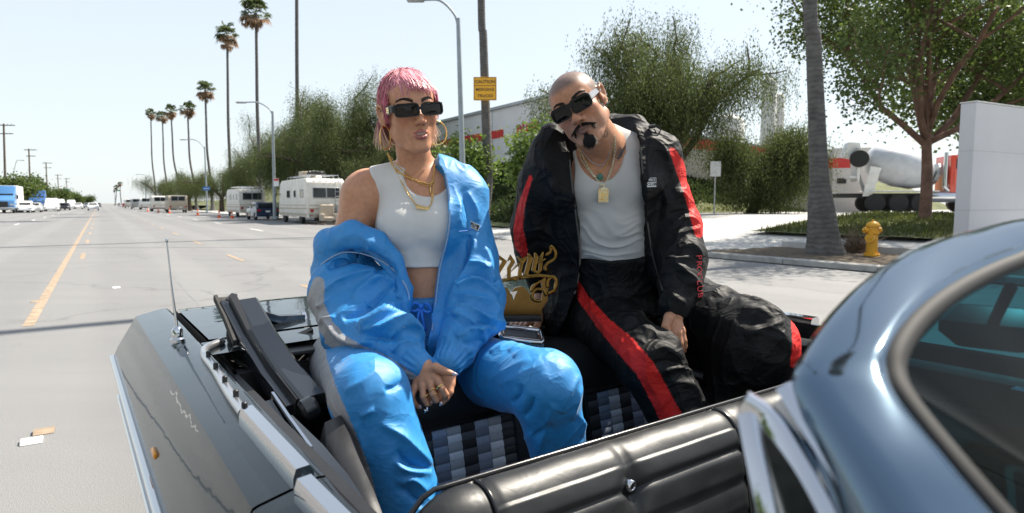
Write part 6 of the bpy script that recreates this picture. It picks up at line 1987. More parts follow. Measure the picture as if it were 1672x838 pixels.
# --------------------------------------------------------------- WOMAN
def woman():
    skin = np.array((.53, .26, .15))
    hc = T3(668, 184, 1.815); A = rot(25, -8, 7); hs = .955
    root_label = 'woman with short pink hair in a blue tracksuit and white crop top'
    # -- body
    tor = SDF(.0024)
    tor.ell(T3(684, 352, 1.885), (.122, .088, .15), None, .03)
    tor.ell(T3(688, 312, 1.885), (.112, .068, .075), None, .04)
    tor.cap(T3(686, 395, 1.885), T3(694, 520, 1.89), .088, .098, .05, sx=1.25)
    tor.ell(T3(655, 366, 1.812), (.058, .052, .058), None, .035)
    tor.ell(T3(717, 366, 1.812), (.058, .052, .058), None, .035)
    tor.ell(T3(672, 560, 1.90), (.17, .12, .11), None, .05)
    base_prims = prims_of(tor)
    sd = SDF(.0024); sd.ops = list(tor.ops)
    # neck, trapezius, shoulders
    nb = T3(683, 288, 1.895)
    E = head_sdf(sd, hc, A, hs, False)
    sd.cap(E(0, .022, -.06), nb, .047, .054, .022)
    for tx, ty, td in ((604, 300, 1.885), (752, 306, 1.905)):
        sd.cap(T3(683, 278, 1.91), T3(tx, ty, td), .040, .042, .03)
    for sx in (-1, 1):      # collar bones
        sd.cap(T3(684 + sx * 12, 297, 1.838), T3(684 + sx * 62, 292, 1.85), .008, .009, .018)
    sd.ell(T3(592, 318, 1.87), (.056, .056, .066), None, .035)
    sd.cap(T3(588, 322, 1.868), T3(570, 400, 1.845), .055, .050, .03)
    sd.cap(T3(570, 400, 1.845), T3(560, 490, 1.80), .050, .042, .012)
    sd.cap(T3(560, 490, 1.80), T3(690, 600, 1.535), .042, .027, .012)
    sd.ell(T3(755, 322, 1.90), (.052, .052, .06), None, .03)
    sd.cap(T3(758, 325, 1.90), T3(778, 485, 1.83), .046, .040, .02)
    sd.cap(T3(778, 485, 1.83), T3(735, 588, 1.60), .040, .027, .012)
    # legs inside the trousers and feet on the seat
    for a, b_, c_ in ((T3(600, 585, 1.86), T3(606, 648, 1.46), T3(682, 880, 1.42)), (T3(755, 600, 1.88), T3(889, 630, 1.52), T3(920, 800, 1.57))):
        sd.cap(a, b_, .085, .055, .03); sd.cap(b_, c_, .052, .038, .012); sd.cap(c_, c_ + np.array([0, -.12, -.03]), .036, .026, .01)
    # right hand, lying on top: palm and five fingers
    def H_(px, py, d): return T3(px, py, d)
    wr = H_(690, 603, 1.53)
    for kx, ky, kd, w_ in ((677, 634, 1.508, .0095), (690, 632, 1.502, .010), (703, 628, 1.50, .010), (715, 620, 1.502, .0098)):
        sd.cap(wr + (H_(kx, ky, kd) - wr) * .12, H_(kx, ky, kd), .0170, w_, .006)
    finger(sd, [H_(677, 634, 1.506), H_(672, 648, 1.494), H_(676, 659, 1.496), H_(683, 665, 1.505)], [.0084, .0078, .007, .0056])
    finger(sd, [H_(690, 632, 1.50), H_(691, 648, 1.486), H_(697, 659, 1.492), H_(702, 659, 1.506)], [.0088, .0082, .0077, .0065])
    finger(sd, [H_(703, 628, 1.498), H_(707, 643, 1.484), H_(713, 653, 1.490), H_(717, 652, 1.506)], [.0090, .0085, .0080, .0068])
    finger(sd, [H_(715, 620, 1.50), H_(722, 634, 1.484), H_(728, 644, 1.488), H_(727, 650, 1.506)], [.0090, .0085, .0080, .0066])
    finger(sd, [H_(697, 604, 1.522), H_(711, 600, 1.51), H_(725, 606, 1.502), H_(737, 610, 1.498)], [.0150, .0118, .0098, .0075])
    # left hand underneath
    wl = H_(736, 592, 1.585)
    for kx, ky, kd in ((716, 628, 1.545), (722, 632, 1.54), (729, 631, 1.54), (736, 626, 1.545)):
        sd.cap(wl, H_(kx, ky, kd), .018, .0115, .008)
    finger(sd, [H_(736, 626, 1.545), H_(735, 640, 1.53), H_(729, 650, 1.522), H_(722, 658, 1.52)], [.0098, .0088, .008, .0062])
    finger(sd, [H_(729, 631, 1.54), H_(727, 645, 1.53), H_(718, 652, 1.525), H_(712, 655, 1.525)], [.0098, .009, .008, .0065])
    finger(sd, [H_(722, 632, 1.54), H_(716, 646, 1.53), H_(706, 653, 1.525), H_(698, 654, 1.525)], [.0098, .009, .008, .0065])
    finger(sd, [H_(716, 628, 1.545), H_(706, 643, 1.535), H_(697, 651, 1.53), H_(690, 655, 1.528)], [.0092, .0084, .0075, .006])
    finger(sd, [H_(728, 604, 1.565), H_(716, 606, 1.545), H_(704, 612, 1.535)], [.014, .011, .008])
    V, F = sd.mesh()
    V = relax(V, F, 1, .4)
    C = np.tile(skin, (len(V), 1)).astype(np.float32)
    sel = np.clip((V[:, 2] - (hc[2] - .14)) / .02, 0, 1)
    face_cols(V, C, hc, A, hs, False, (.36, .115, .10), (.035, .02, .015), sel)
    body = finish('person', V, F, M_SKIN_F, None, None, C)
    tag(body, root_label, 'person')
    from mathutils.bvhtree import BVHTree
    brow_hairs(body, BVHTree.FromPolygons([tuple(v) for v in V], [tuple(int(i) for i in f) for f in F]), E, A, (.018, .011, .009), 3, 520)
    # -- nails
    nm = mat('nail_varnish', (.62, .52, .58), .18, var=.04)
    for (x, y, d), (x2, y2, d2) in (((739, 610, 1.4915), (747, 612, 1.489)), ((684, 663, 1.502), (688, 667, 1.506)), ((722, 657, 1.513), (718, 663, 1.511)), ((703, 657, 1.5), (706, 659, 1.505))):
        a, b_ = Vector(T3(x, y, d)), Vector(T3(x2, y2, d2)); m_ = a.lerp(b_, .4)
        MB().tube([a, m_, b_], [.0045, .0052, .0018], 8, sx=.55).build('fingernail', nm, body, smooth=True)
    # -- rings
    def ring(p, q, r, wd, nm_='ring'):
        p, q = Vector(p), Vector(q); d, u, w_ = frame_of(q - p)
        MB().tube([p + (u * math.cos(t) + w_ * math.sin(t)) * r for t in np.linspace(0, 6.283, 17)[:-1]], wd, 6, closed=True).build(nm_, M_GOLD, body, smooth=True)
    ring(H_(718, 631, 1.489), H_(720, 634, 1.488), .0105, .0028); ring(H_(706, 637, 1.489), H_(708, 641, 1.487), .0106, .0013); ring(H_(709, 643, 1.488), H_(711, 646, 1.488), .0104, .0012); ring(H_(694, 645, 1.489), H_(696, 648, 1.49), .0102, .0012)
    # -- white crop top
    tp = SDF(.003)
    tcomp = comp(base_prims)
    sub = SDF(.003)
    for tx, ty, td in ((616, 298, 1.885), (742, 302, 1.905)): sub.cap(T3(683, 282, 1.91), T3(tx, ty, td), .040, .043, .03)
    tcomp = comp(base_prims + prims_of(sub))
    lo, hi = bounds_of(tor)
    hem_z = T3(690, 437, 1.80)[2]
    lo = lo.copy(); lo[2] = hem_z - .02; hi = hi + .03; lo -= .02
    tp.func(lambda p: tcomp(p) - .0075 - .004 * np.exp(-((p[:, 2] - hem_z) / .014) ** 2), lo, hi, '+', .004)
    tp.plane((0, 0, hem_z), (0, 0, -1))
    tp.cap(T3(690, 240, 1.77), T3(697, 266, 1.79), .080, .072, .006, '-')
    tp.ell(T3(696, 282, 1.78), (.072, .15, .068), None, .006, '-')
    tp.ell(T3(574, 318, 1.86), (.075, .2, .125), np.array(Matrix.Rotation(R(-10), 3, 'Y')), .006, '-')
    tp.ell(T3(806, 322, 1.9), (.08, .2, .125), None, .006, '-')
    tp.plane(T3(683, 300, 1.955), (0, .9, .5))
    V, F = tp.mesh(); V = relax(V, F, 2, .5); N = vnormals(V, F)
    px, py = proj(V)
    V = V + N * (.0022 * perlin(V * np.array([20, 20, 34])) * np.clip((py - 340) / 60, 0, 1))[:, None]
    o = link('crop_top', mesh_np('crop_top', V, F, M_TANK, True), body)
    # trims of the top
    # -- trousers
    ts = SDF(.0042)
    ts.ell(T3(668, 566, 1.89), (.178, .135, .10), None, .05)
    ts.cap(T3(694, 505, 1.885), T3(690, 545, 1.89), .112, .135, .04, sx=1.15)
    ts.cap(T3(566, 592, 1.80), T3(604, 648, 1.45), .108, .090, .06)
    ts.cap(T3(604, 648, 1.45), T3(686, 880, 1.40), .092, .080, .03)
    ts.cap(T3(765, 600, 1.86), T3(891, 630, 1.505), .106, .084, .06)
    ts.cap(T3(891, 630, 1.505), T3(922, 800, 1.56), .084, .066, .03)
    ts.func(lambda p: tcomp(p) - .016, T3(640, 545, 1.75) - np.array([.12, .1, 0]), T3(760, 470, 2.05), '+', .02)
    ts.plane(T3(690, 486, 1.80), (0, -.15, 1))
    V, F = ts.mesh(); V = relax(V, F, 2, .5); N = vnormals(V, F)
    limbs = [(T3(566, 592, 1.80), T3(604, 648, 1.45)), (T3(604, 648, 1.45), T3(686, 880, 1.40)), (T3(765, 600, 1.86), T3(891, 630, 1.505)), (T3(891, 630, 1.505), T3(922, 800, 1.56)), (T3(690, 500, 1.8), T3(690, 560, 1.8))]
    V = wrinkle(V, N, limbs, .005, 4.0, 1.4, 3.0, .3, .0)
    px, py = proj(V)
    N = vnormals(V, F)
    V = folds(V, F, N, [(p_, w_ * .85, a_ * 1.6) for p_, w_, a_ in [([(620, 690), (654, 711), (682, 739), (706, 760)], 9, .010), ([(648, 735), (668, 757), (704, 766)], 6, -.010), ([(644, 753), (664, 768), (706, 773)], 7, .009), ([(648, 789), (675, 810), (692, 828)], 8, -.008), ([(650, 796), (672, 784), (700, 806)], 8, .008),
        ([(628, 638), (645, 632), (662, 622)], 6, -.008), ([(588, 682), (600, 674), (612, 668)], 5, .006), ([(560, 640), (590, 625), (620, 600)], 10, .005), ([(575, 690), (590, 720), (600, 760)], 9, .005),
        ([(800, 575), (830, 562), (860, 555)], 5, .005), ([(830, 574), (852, 564), (876, 559)], 5, .005), ([(838, 583), (860, 572), (882, 566)], 5, .005), ([(795, 622), (830, 604), (866, 584)], 9, .004), ([(815, 630), (850, 612), (888, 594)], 9, .004),
        ([(916, 675), (930, 640), (946, 612)], 6, .006), ([(933, 686), (942, 655), (950, 630)], 5, .006), ([(948, 715), (953, 690), (956, 660)], 5, .006), ([(836, 660), (846, 646), (850, 628)], 6, -.009), ([(856, 682), (866, 668), (872, 648)], 6, -.008), ([(868, 714), (884, 704), (900, 690)], 7, -.006), ([(880, 740), (890, 700), (905, 660)], 8, .005)]])
    px, py = proj(V)
    # waistband gathers
    wb_ = np.clip(1 - np.abs(py - 500) / 14, 0, 1) * (np.abs(px - 695) < 70)
    V = V + N * (.0025 * np.sin(px * 1.25) * wb_)[:, None]
    N = vnormals(V, F)
    blue = np.array((.008, .225, .56)); grey = np.array((.30, .30, .315))
    C = np.tile(blue, (len(V), 1))
    # reflective grey panel down the outside of her right leg
    w_ = V[:, 0] * 0
    d, t = seg_dist(px, py, [(514, 545), (516, 590), (536, 640), (568, 705), (594, 770), (612, 838), (620, 900)])
    wid = np.interp(t, [0, 1, 2, 3, 6], [15, 18, 15, 11, 9])
    C[(d < wid) & (V[:, 1] < 2.0)] = grey
    C[(px < np.interp(py, [540, 590, 640, 700, 760, 838], [488, 498, 523, 556, 580, 596])) & (V[:, 0] < .1)] = blue * .9
    tr = finish('trousers', V, F, M_NYL, body, None, C)
    # draw string bow and cord
    dm = mat('blue_cord', (.03, .2, .68), .5, var=.1)
    b = MB(); o_ = Vector(T3(688, 500, 1.752))
    for pts in ([(0, 0, 0), (-.018, -.012, .012), (-.03, -.008, -.008), (-.014, -.01, -.012), (0, 0, 0)], [(0, 0, 0), (.018, -.012, .010), (.028, -.008, -.012), (.012, -.01, -.014), (0, 0, 0)], [(0, 0, 0), (.004, -.012, -.03), (.012, -.01, -.07)], [(0, 0, 0), (-.008, -.014, -.03), (-.006, -.012, -.078)]):
        L = catmull(pts, 5); b.tube([o_ + p for p in L], .0042, 6)
    b.lathe([(.0, -.008), (.008, -.004), (.008, .004), (0, .008)], o_ + Vector((0, -.006, 0)), 8)
    b.build('drawstring', dm, tr, smooth=True)
    # -- jacket
    js = SDF(.0035)
    # her left side: panel hanging from the neck, shoulder, sleeve
    zl = [(270, 716), (279, 724), (320, 731), (358, 732), (394, 727), (437, 716), (490, 709), (540, 703), (600, 698)]
    zy = [a for a, _ in zl]; zx = [b_ for _, b_ in zl]
    pan = SDF(.004)
    pan.ops = list(tor.ops[:-1])
    sh = [(lambda p, f=comp(prims_of(pan) + prims_of(sub)): f(p))][0]
    pelv = SDF(.004); pelv.ell(T3(690, 545, 1.86), (.15, .155, .12), None, .05)
    allp = comp(prims_of(pan) + prims_of(sub) + [(pelv.ops[0][0], .06)])
    def panel(p):
        d = allp(p) - .026
        x_, y_ = proj(p)
        cut = (np.interp(y_, zy, zx) - x_) / FPX * 1.8
        return np.maximum(d, cut)
    zlo = T3(690, 562, 1.7)[2]
    js.func(panel, T3(694, 560, 1.7) - np.array([0, .05, .0]), T3(800, 272, 2.05), '+', .012)
    js.cap(T3(725, 288, 1.90), T3(762, 318, 1.895), .052, .066, .03)
    js.cap(T3(760, 320, 1.895), T3(775, 420, 1.86), .064, .068, .03)
    js.cap(T3(775, 420, 1.86), T3(778, 490, 1.80), .068, .077, .03)
    js.cap(T3(778, 490, 1.80), T3(748, 564, 1.645), .076, .056, .03)
    js.ell(T3(788, 522, 1.73), (.052, .056, .046), None, .04)
    js.cap(T3(745, 572, 1.635), T3(732, 592, 1.585), .050, .040, .015)
    # collar flap at the neck
    js.cap(T3(726, 279, 1.87), T3(748, 284, 1.94), .022, .03, .02)
    # her right side: bunched collar, sleeve
    js.cap(T3(566, 425, 1.84), T3(559, 478, 1.79), .078, .086, .03)
    js.cap(T3(559, 478, 1.79), T3(582, 538, 1.70), .088, .082, .04)
    js.cap(T3(578, 540, 1.70), T3(648, 574, 1.60), .086, .064, .04)
    js.ell(T3(640, 545, 1.61), (.075, .05, .055), None, .05)
    js.cap(T3(655, 580, 1.585), T3(680, 598, 1.545), .056, .042, .02)
    js.cap(T3(600, 470, 1.79), T3(655, 560, 1.68), .07, .05, .05)
    # inside-out front panel between sleeve and midriff
    js.ell(T3(640, 488, 1.79), (.045, .05, .095), np.array(Matrix.Rotation(R(-14), 3, 'Y')), .02)
    js.cap(T3(560, 560, 1.93), T3(600, 580, 1.90), .08, .08, .04)
    js.chain([T3(640, 480, 1.95), T3(700, 440, 1.99), T3(760, 400, 1.97)], [.06, .05, .06], .03)
    # collar roll
    roll = [T3(524, 440, 1.80), T3(540, 402, 1.80), T3(575, 384, 1.79), T3(612, 398, 1.77), T3(642, 430, 1.755), T3(660, 472, 1.745), T3(660, 530, 1.72)]
    js.chain(roll, [.030, .045, .045, .036, .030, .024, .016], .012)
    js.chain([T3(560, 385, 1.88), T3(600, 378, 1.90), T3(650, 420, 1.98)], [.035, .03, .03], .02)
    V, F = js.mesh(); V = relax(V, F, 1, .5); N = vnormals(V, F)
    limbs = [(T3(762, 320, 1.895), T3(790, 430, 1.86)), (T3(790, 430, 1.86), T3(794, 492, 1.80)), (T3(794, 492, 1.80), T3(738, 580, 1.61)), (T3(562, 425, 1.84), T3(552, 478, 1.79)), (T3(552, 478, 1.79), T3(578, 540, 1.70)), (T3(578, 540, 1.70), T3(680, 598, 1.545)), (T3(726, 300, 1.8), T3(710, 540, 1.75)), (T3(540, 402, 1.8), T3(642, 430, 1.755))]
    px, py = proj(V)
    cuffL = np.clip(1 - np.hypot(px - 738, py - 582) / 34, 0, 1); cuffR = np.clip(1 - np.hypot(px - 678, py - 597) / 30, 0, 1)
    V0 = V; V = wrinkle(V, N, limbs, .011, 5.2, 1.9, 9.0, .34, .2)
    V = folds(V, F, vnormals(V, F), [(p, w_ * .8, a * 1.9) for p, w_, a in SLEEVE_FOLDS])
    cm = np.clip((cuffL + cuffR) * 4, 0, 1)[:, None]
    pm = np.clip((np.interp(py, [300, 560], [752, 735]) - px) / 14, 0, 1)[:, None] * (px > 690)[:, None] * .6 
    V = V0 * np.maximum(cm, pm) + V * (1 - np.maximum(cm, pm))
    # elastic cuff ribs
    for c_, ax in ((T3(738, 582, 1.61), T3(732, 592, 1.585) - T3(745, 572, 1.635)), (T3(678, 597, 1.55), T3(680, 598, 1.545) - T3(655, 580, 1.585))):
        a_ = ax / np.linalg.norm(ax); u_ = np.cross(a_, [0, 0, 1.0]); u_ /= np.linalg.norm(u_); v_ = np.cross(a_, u_)
        r_ = V - c_; near = (np.linalg.norm(r_, axis=1) < .062) & ((r_ @ a_) > -.012)
        th = np.arctan2(r_ @ v_, r_ @ u_)
        V = V + N * (.0021 * np.sin(th * 17) * near * np.clip(1.2 - 1.6 * np.abs(N @ a_), 0, 1))[:, None]
    C = np.tile(blue, (len(V), 1))
    px, py = proj(V)
    d, t = seg_dist(px, py, [(520, 462), (513, 498), (524, 532), (552, 558), (588, 574), (622, 584), (652, 604), (676, 622)])
    wid = np.interp(t, [0, 1, 2, 3, 4, 5, 6, 7], [10, 16, 20, 15, 10, 7, 9, 9])
    C[(d < wid) & (V[:, 1] < 1.86) & (py > 452)] = grey
    C[(px < np.interp(py, [450, 486, 520, 553], [508, 500, 506, 530]))] = blue
    jk = finish('jacket', V, F, M_NYL, body, None, C)
    mz = mat('zip_teeth', (.30, .42, .60), .35, .6, var=.2, scale=300)
    # zips: teeth standing along both front edges
    def zip_line(pts, n=70):
        L = catmull(pts, 10); b = MB()
        b.tube(L, .0022, 6)
        tot = sum((q - p).length for p, q in zip(L[:-1], L[1:])); k = int(tot / .0042)
        for i in range(k):
            s_ = i / k * (len(L) - 1); j = int(s_); p = L[j].lerp(L[min(j + 1, len(L) - 1)], s_ - j)
            b.box(p + Vector((0, -.0016, 0)), (.0045, .0022, .0022))
        return b.build('zip', mz, jk, smooth=False)
    from mathutils.bvhtree import BVHTree
    bv = BVHTree.FromPolygons([tuple(v) for v in V], [tuple(int(i) for i in f) for f in F])
    def on(bvh, x, y, lift=.002, dflt=1.75):
        r = ray(x, y).normalized(); h = bvh.ray_cast(Vector((0, 0, H)), r, 6)
        return (h[0] - r * lift, h[1]) if h[0] is not None else (P(x, y, dflt), Vector((0, -1, 0)))
    zip_line([on(bv, x + 2.5, y, .001)[0] for x, y in ((725, 284), (731, 320), (732, 358), (727, 394), (716, 437), (709, 490), (703, 540))])
    zip_line([on(bv, x, y, .002)[0] for x, y in ((524, 432), (542, 420), (562, 412), (590, 414), (618, 424), (642, 440), (660, 462), (668, 484), (666, 510), (660, 535))])
    # small chest label
    p, n = on(bv, 774, 369, .0025)
    n = (n + Vector((0, -1, 0)) * .6).normalized(); xa = (Vector((.93, 0, -.36)) - n * Vector((.93, 0, -.36)).dot(n)).normalized(); ya = n.cross(xa)
    lab = MB().prism([(-.017, -.009), (.017, -.009), (.017, .009), (-.017, .009)], xa, ya, n, p - n * .002, .0022).build('chest_label', mat('label_black', (.02, .02, .022), .5), jk)
    b = MB()
    for q in ((-.016, 0, .0016, .017), (.016, 0, .0016, .017), (0, .008, .033, .0016), (0, -.008, .033, .0016)): b.prism([(q[0] - q[2] / 2, q[1] - q[3] / 2), (q[0] + q[2] / 2, q[1] - q[3] / 2), (q[0] + q[2] / 2, q[1] + q[3] / 2), (q[0] - q[2] / 2, q[1] + q[3] / 2)], xa, ya, n, p, .0012)
    b.build('label_border', M_WHITE, lab)
    text_mesh('lettering', 'PRO', .0065, M_WHITE, lab, axes_mat(p + n * .001 + ya * .0035, xa, ya), .0004)
    text_mesh('lettering', 'CLUB', .0075, M_WHITE, lab, axes_mat(p + n * .001 - ya * .003, xa, ya), .0004, bold=.0001)
    # pocket seam
    b = MB(); b.tube([on(bv, x, y, .0005)[0] for x, y in ((770, 388), (767, 405), (762, 425), (757, 440))], .0014, 5); b.tube([on(bv, x, y, .0005)[0] for x, y in ((735, 372), (750, 378), (768, 376), (784, 372), (800, 378))], .0011, 5); b.build('seam', mat('seam_blue', (.02, .15, .52), .6), jk)
    # -- hair
    rng = np.random.RandomState(5)
    hd = SDF(.003)
    hd.ell(E(0, .020, .040), np.array((.0795, .0975, .0885)) * hs, A, .01)
    hd.ell(E(0, .085, -.03), np.array((.062, .03, .075)) * hs, A, .03)
    hd.ell(E(0, -.095, -.012), np.array((.0665, .075, .064)) * hs, A, .008, '-')
    hd.ell(E(0, -.06, -.075), np.array((.2, .108, .075)) * hs, A, .006, '-')
    hd.ell(E(0, -.01, -.12), np.array((.2, .062, .07)) * hs, A, .006, '-')
    for sx in (-1, 1): hd.ell(E(sx * .09, .012, -.01), np.array((.03, .024, .036)) * hs, A, .004, '-')
    Vh, Fh = hd.mesh(); Nh = vnormals(Vh, Fh); q = ((Vh - hc) @ A) / hs
    ang = np.arctan2(q[:, 0], -q[:, 1] + .05)
    st = np.sin(ang * 46 + perlin(q * 26) * 3.2) * .0016 + perlin(q * np.array([110, 40, 22])) * .0015
    Vh = Vh + Nh * st[:, None]
    pink0 = np.array((.60, .17, .235)); pink1 = np.array((.80, .36, .39)); blond = np.array((.78, .58, .42)); dark = np.array((.26, .045, .085))
    ch = pink0 + (pink1 - pink0) * np.clip(.5 + perlin(q * np.array([90, 34, 20])) * .9, 0, 1)[:, None]
    low = np.clip((-.055 - q[:, 2]) / .03, 0, 1)[:, None]
    ch = ch * (1 - low) + blond * low
    mh = attr_mat('pink_hair', .38, var=.25, vscale=220, bump=.3, bscale=260)
    hair = finish('hair', Vh, Fh, mh, body, None, ch)
    # strands
    VV = []; FF = []; CC = []
    def strand(path, r0, c0, c1):
        i0 = len(VV); m = len(path)
        for k, p in enumerate(path):
            d = path[min(k + 1, m - 1)] - path[max(k - 1, 0)]; d = d / (np.linalg.norm(d) + 1e-9)
            s_ = np.cross(d, p - hc); s_ /= np.linalg.norm(s_) + 1e-9; nn = np.cross(s_, d)
            r = r0 * (1 - .8 * (k / (m - 1)) ** 2)
            for a in (0, 2.09, 4.19):
                VV.append(p + s_ * r * 1.5 * math.cos(a) + nn * r * math.sin(a)); CC.append(c0 + (c1 - c0) * k / (m - 1))
        for k in range(m - 1):
            for a in range(3): FF.append((i0 + k * 3 + a, i0 + k * 3 + (a + 1) % 3, i0 + (k + 1) * 3 + (a + 1) % 3, i0 + (k + 1) * 3 + a))
    ec = np.array((0, .020, .040)); er = np.array((.081, .099, .090))
    def surf(q, lift):
        d = (q - ec) / er; return ec + er * d / np.linalg.norm(d) * (1 + lift)
    for _ in range(3000):
        # root near the crown whorl outward, all over the scalp
        az = rng.uniform(-math.pi, math.pi); el = math.asin(rng.uniform(-.05, 1))
        d0 = np.array([math.sin(az) * math.cos(el), -math.cos(az) * math.cos(el), math.sin(el)])
        if el < .35 and abs(az) < 1.25: continue
        if abs(abs(az) - 1.55) < .25 and el < .12: continue
        q = surf(ec + er * d0, .0)
        # fall direction: away from the crown (top, slightly back), downwards
        fl = d0 * np.array([1.0, 1.0, 0]); fl[1] -= .25; fl = fl / (np.linalg.norm(fl) + 1e-6) * .55 + np.array([rng.normal(0, .16), rng.normal(0, .16), -.65])
        L = rng.uniform(.022, .055); path = [q]; lift_ = rng.uniform(0, .03) + (rng.uniform(.02, .10) if rng.uniform() < .10 else 0)
        if el < .75 and abs(az) < 1.25: L *= .62
        for k in range(5):
            nq = path[-1] + fl * L / 5 / np.linalg.norm(fl); fl = fl + np.array([rng.normal(0, .05), rng.normal(0, .05), -.06])
            path.append(surf(nq, .012 + lift_ * (k / 4)))
        tone = rng.uniform(0, 1)
        c0 = pink0 * (1 - tone) + pink1 * tone if rng.uniform() > .2 else dark
        strand([hc + A @ (p * hs) for p in path], rng.uniform(.0004, .0010), c0 * .9, c0 * 1.1 + np.array([.04, .05, .04]))
    # fringe wisps
    for _ in range(300):
        x = rng.uniform(-.062, .058); z0 = .116 - 6 * x * x + rng.normal(0, .008); y0 = -.03 + 4 * x * x
        zt = .060 + rng.normal(0, .007) - 5.5 * x * x - (.02 if x < -.03 else 0)
        p0 = surf(np.array([x * .8, y0, z0]), .015); p2 = np.array([x + .012 + rng.normal(0, .005), -.0905 - rng.uniform(0, .006) + 6.5 * x * x, zt]); p1 = np.array([x * .95 + .004, -.088 + 6 * x * x, .086 - 4 * x * x])
        t_ = np.linspace(0, 1, 6)[:, None]; path = (1 - t_) ** 2 * p0 + 2 * t_ * (1 - t_) * p1 + t_ ** 2 * p2
        tone = rng.uniform(0, 1); c0 = pink0 * (1 - tone) + pink1 * tone
        strand([hc + A @ (p * hs) for p in path], rng.uniform(.0006, .0013), c0 * .95, c0 * 1.05 + .03)
    # sideburns and nape wisps with blond tips
    for _ in range(420):
        sx = rng.choice((-1, 1)); back = rng.uniform(0, 1)
        p0 = np.array([sx * (.079 - .03 * back ** 2), .035 + .06 * back, .0 - .02 * rng.uniform()])
        p2 = np.array([sx * (.066 - .02 * back + rng.normal(0, .01)), .035 + .05 * back + rng.normal(0, .008), -.082 - rng.uniform(0, .03)])
        if rng.uniform() < .7: p2 = p2 + np.array([sx * rng.uniform(.0, .03), rng.uniform(-.02, .02), rng.uniform(0, .015)])
        p1 = (p0 + p2) / 2 + np.array([sx * .006, .01, 0])
        t_ = np.linspace(0, 1, 7)[:, None]; path = (1 - t_) ** 2 * p0 + 2 * t_ * (1 - t_) * p1 + t_ ** 2 * p2
        strand([hc + A @ (p * hs) for p in path], rng.uniform(.0008, .0018), pink0 * rng.uniform(.6, 1.1), blond * rng.uniform(.8, 1.15))
    for _ in range(260):
        sx = rng.choice((-1, 1)); p0 = np.array([sx * rng.uniform(.070, .078), rng.uniform(-.045, -.005), rng.uniform(.03, .06)])
        p2 = np.array([sx * (.0775 + rng.normal(0, .002)), rng.uniform(-.035, -.008), rng.uniform(-.03, .02)])
        p1 = (p0 + p2) / 2 + np.array([sx * .008, -.002, 0]); t_ = np.linspace(0, 1, 6)[:, None]; path = (1 - t_) ** 2 * p0 + 2 * t_ * (1 - t_) * p1 + t_ ** 2 * p2
        c0 = pink0 * rng.uniform(.6, 1.3); strand([hc + A @ (p * hs) for p in path], rng.uniform(.0008, .0014), c0, c0 * 1.1)
    me = mesh_np('hair_strands', np.array(VV), np.array(FF), mh, True); vcol(me, np.array(CC)); link('hair_strands', me, hair)
    # -- glasses, earrings, chains
    mGp = mat('gold_plate', (.80, .60, .30), .2, 1.0, var=.3, scale=300)
    sunglasses(body, E, 'rect', .002, None, .010)
    xa = Vector(E(-.0815, -.05, .006)) - Vector(E(-.0795, -.085, .006)); za = Vector(E(-.08, -.07, .02)) - Vector(E(-.08, -.07, 0)); c0 = Vector(E(-.0835, -.073, .0055))
    MB().prism([(-.012, -.0105), (.013, -.0105), (.013, .0105), (-.012, .0105)], -xa.normalized(), za.normalized(), (za.cross(xa)).normalized(), c0 + za.cross(xa).normalized() * -.0016, .0016).build('temple_plate', mat('black_acetate', (.008, .008, .009), .3), body)
    text_mesh('temple_emblem', 'B', .021, mGp, body, axes_mat(c0 + xa.normalized() * .0052, -xa, za), .0012, mirror=False, bold=.0006)
    text_mesh('temple_emblem', 'B', .021, mGp, body, axes_mat(c0 - xa.normalized() * .0045, -xa, za), .0012, mirror=True, bold=.0006)
    for sx, c_, ax, r in ((-1, E(-.080, .006, -.068), (.28, .95, 0), .031), (1, E(.079, .0, -.066), (.85, .52, 0), .033)):
        u = Vector(ax).normalized(); v = Vector((0, 0, 1)); c0 = Vector(c_)
        MB().tube([c0 + u * (r * math.cos(t)) + v * (r * 1.05 * math.sin(t)) for t in np.linspace(0, 6.283, 41)[:-1]], .0021, 8, closed=True).build('hoop_earring', M_GOLD, body, smooth=True)
    MB().lathe([(0, -.002), (.002, 0), (0, .002)], Vector(E(-.0865, .012, -.026)), 8).build('ear_stud', M_GOLD, body); MB().lathe([(0, -.0014), (.0016, 0), (0, .0014)], Vector(E(-.0155, -.1005, -.031)), 8).build('nose_stud', M_GOLD, body)
    allV = [body.data, ]
    def bvh_of(o): return BVHTree.FromPolygons([v.co for v in o.data.vertices], [p.vertices for p in o.data.polygons])
    bb = bvh_of(body); bt = bvh_of(bpy.data.objects[o.name]) if False else None
    bvt = bvh_of(body.children[[c.name.split('.')[0] for c in body.children].index('crop_top')])
    def skin_pt(x, y, lift):
        r = ray(x, y).normalized(); best = None
        for t_ in (bb, bvt, bv):
            h = t_.ray_cast(Vector((0, 0, H)), r, 3)
            if h[0] is not None and (best is None or h[3] < best[1]): best = (h[0], h[3])
        return best[0] - r * lift if best else P(x, y, 1.83)
    def neck(pts, nm, m, r, ll, lift=.004): return chain_mesh(body, nm, [skin_pt(x, y, lift) for x, y in pts], m, r, ll)
    neck([(633, 250), (640, 268), (653, 282), (672, 292), (690, 298), (704, 300), (708, 288), (710, 268)], 'rope_chain', M_GOLD, .0022, .007)
    neck([(634, 252), (646, 278), (660, 305), (676, 330), (684, 336), (700, 338), (706, 325), (708, 300), (709, 270)], 'name_chain', M_GOLD, .0016, .006)
    neck([(637, 256), (655, 276), (680, 296), (700, 304), (706, 296), (709, 276)], 'thin_chain', M_GOLD, .0011, .005)
    p = skin_pt(690, 340, .006)
    b = MB(); b.box(p, (.038, .003, .006), M=Matrix.Rotation(R(8), 4, 'Y'))
    for k in range(7): b.box(p + Vector((-.016 + k * .0053, -.001, .004 - k * .0007)), (.003, .004, .008 + .003 * (k % 2)))
    b.build('name_pendant', mGp, body)
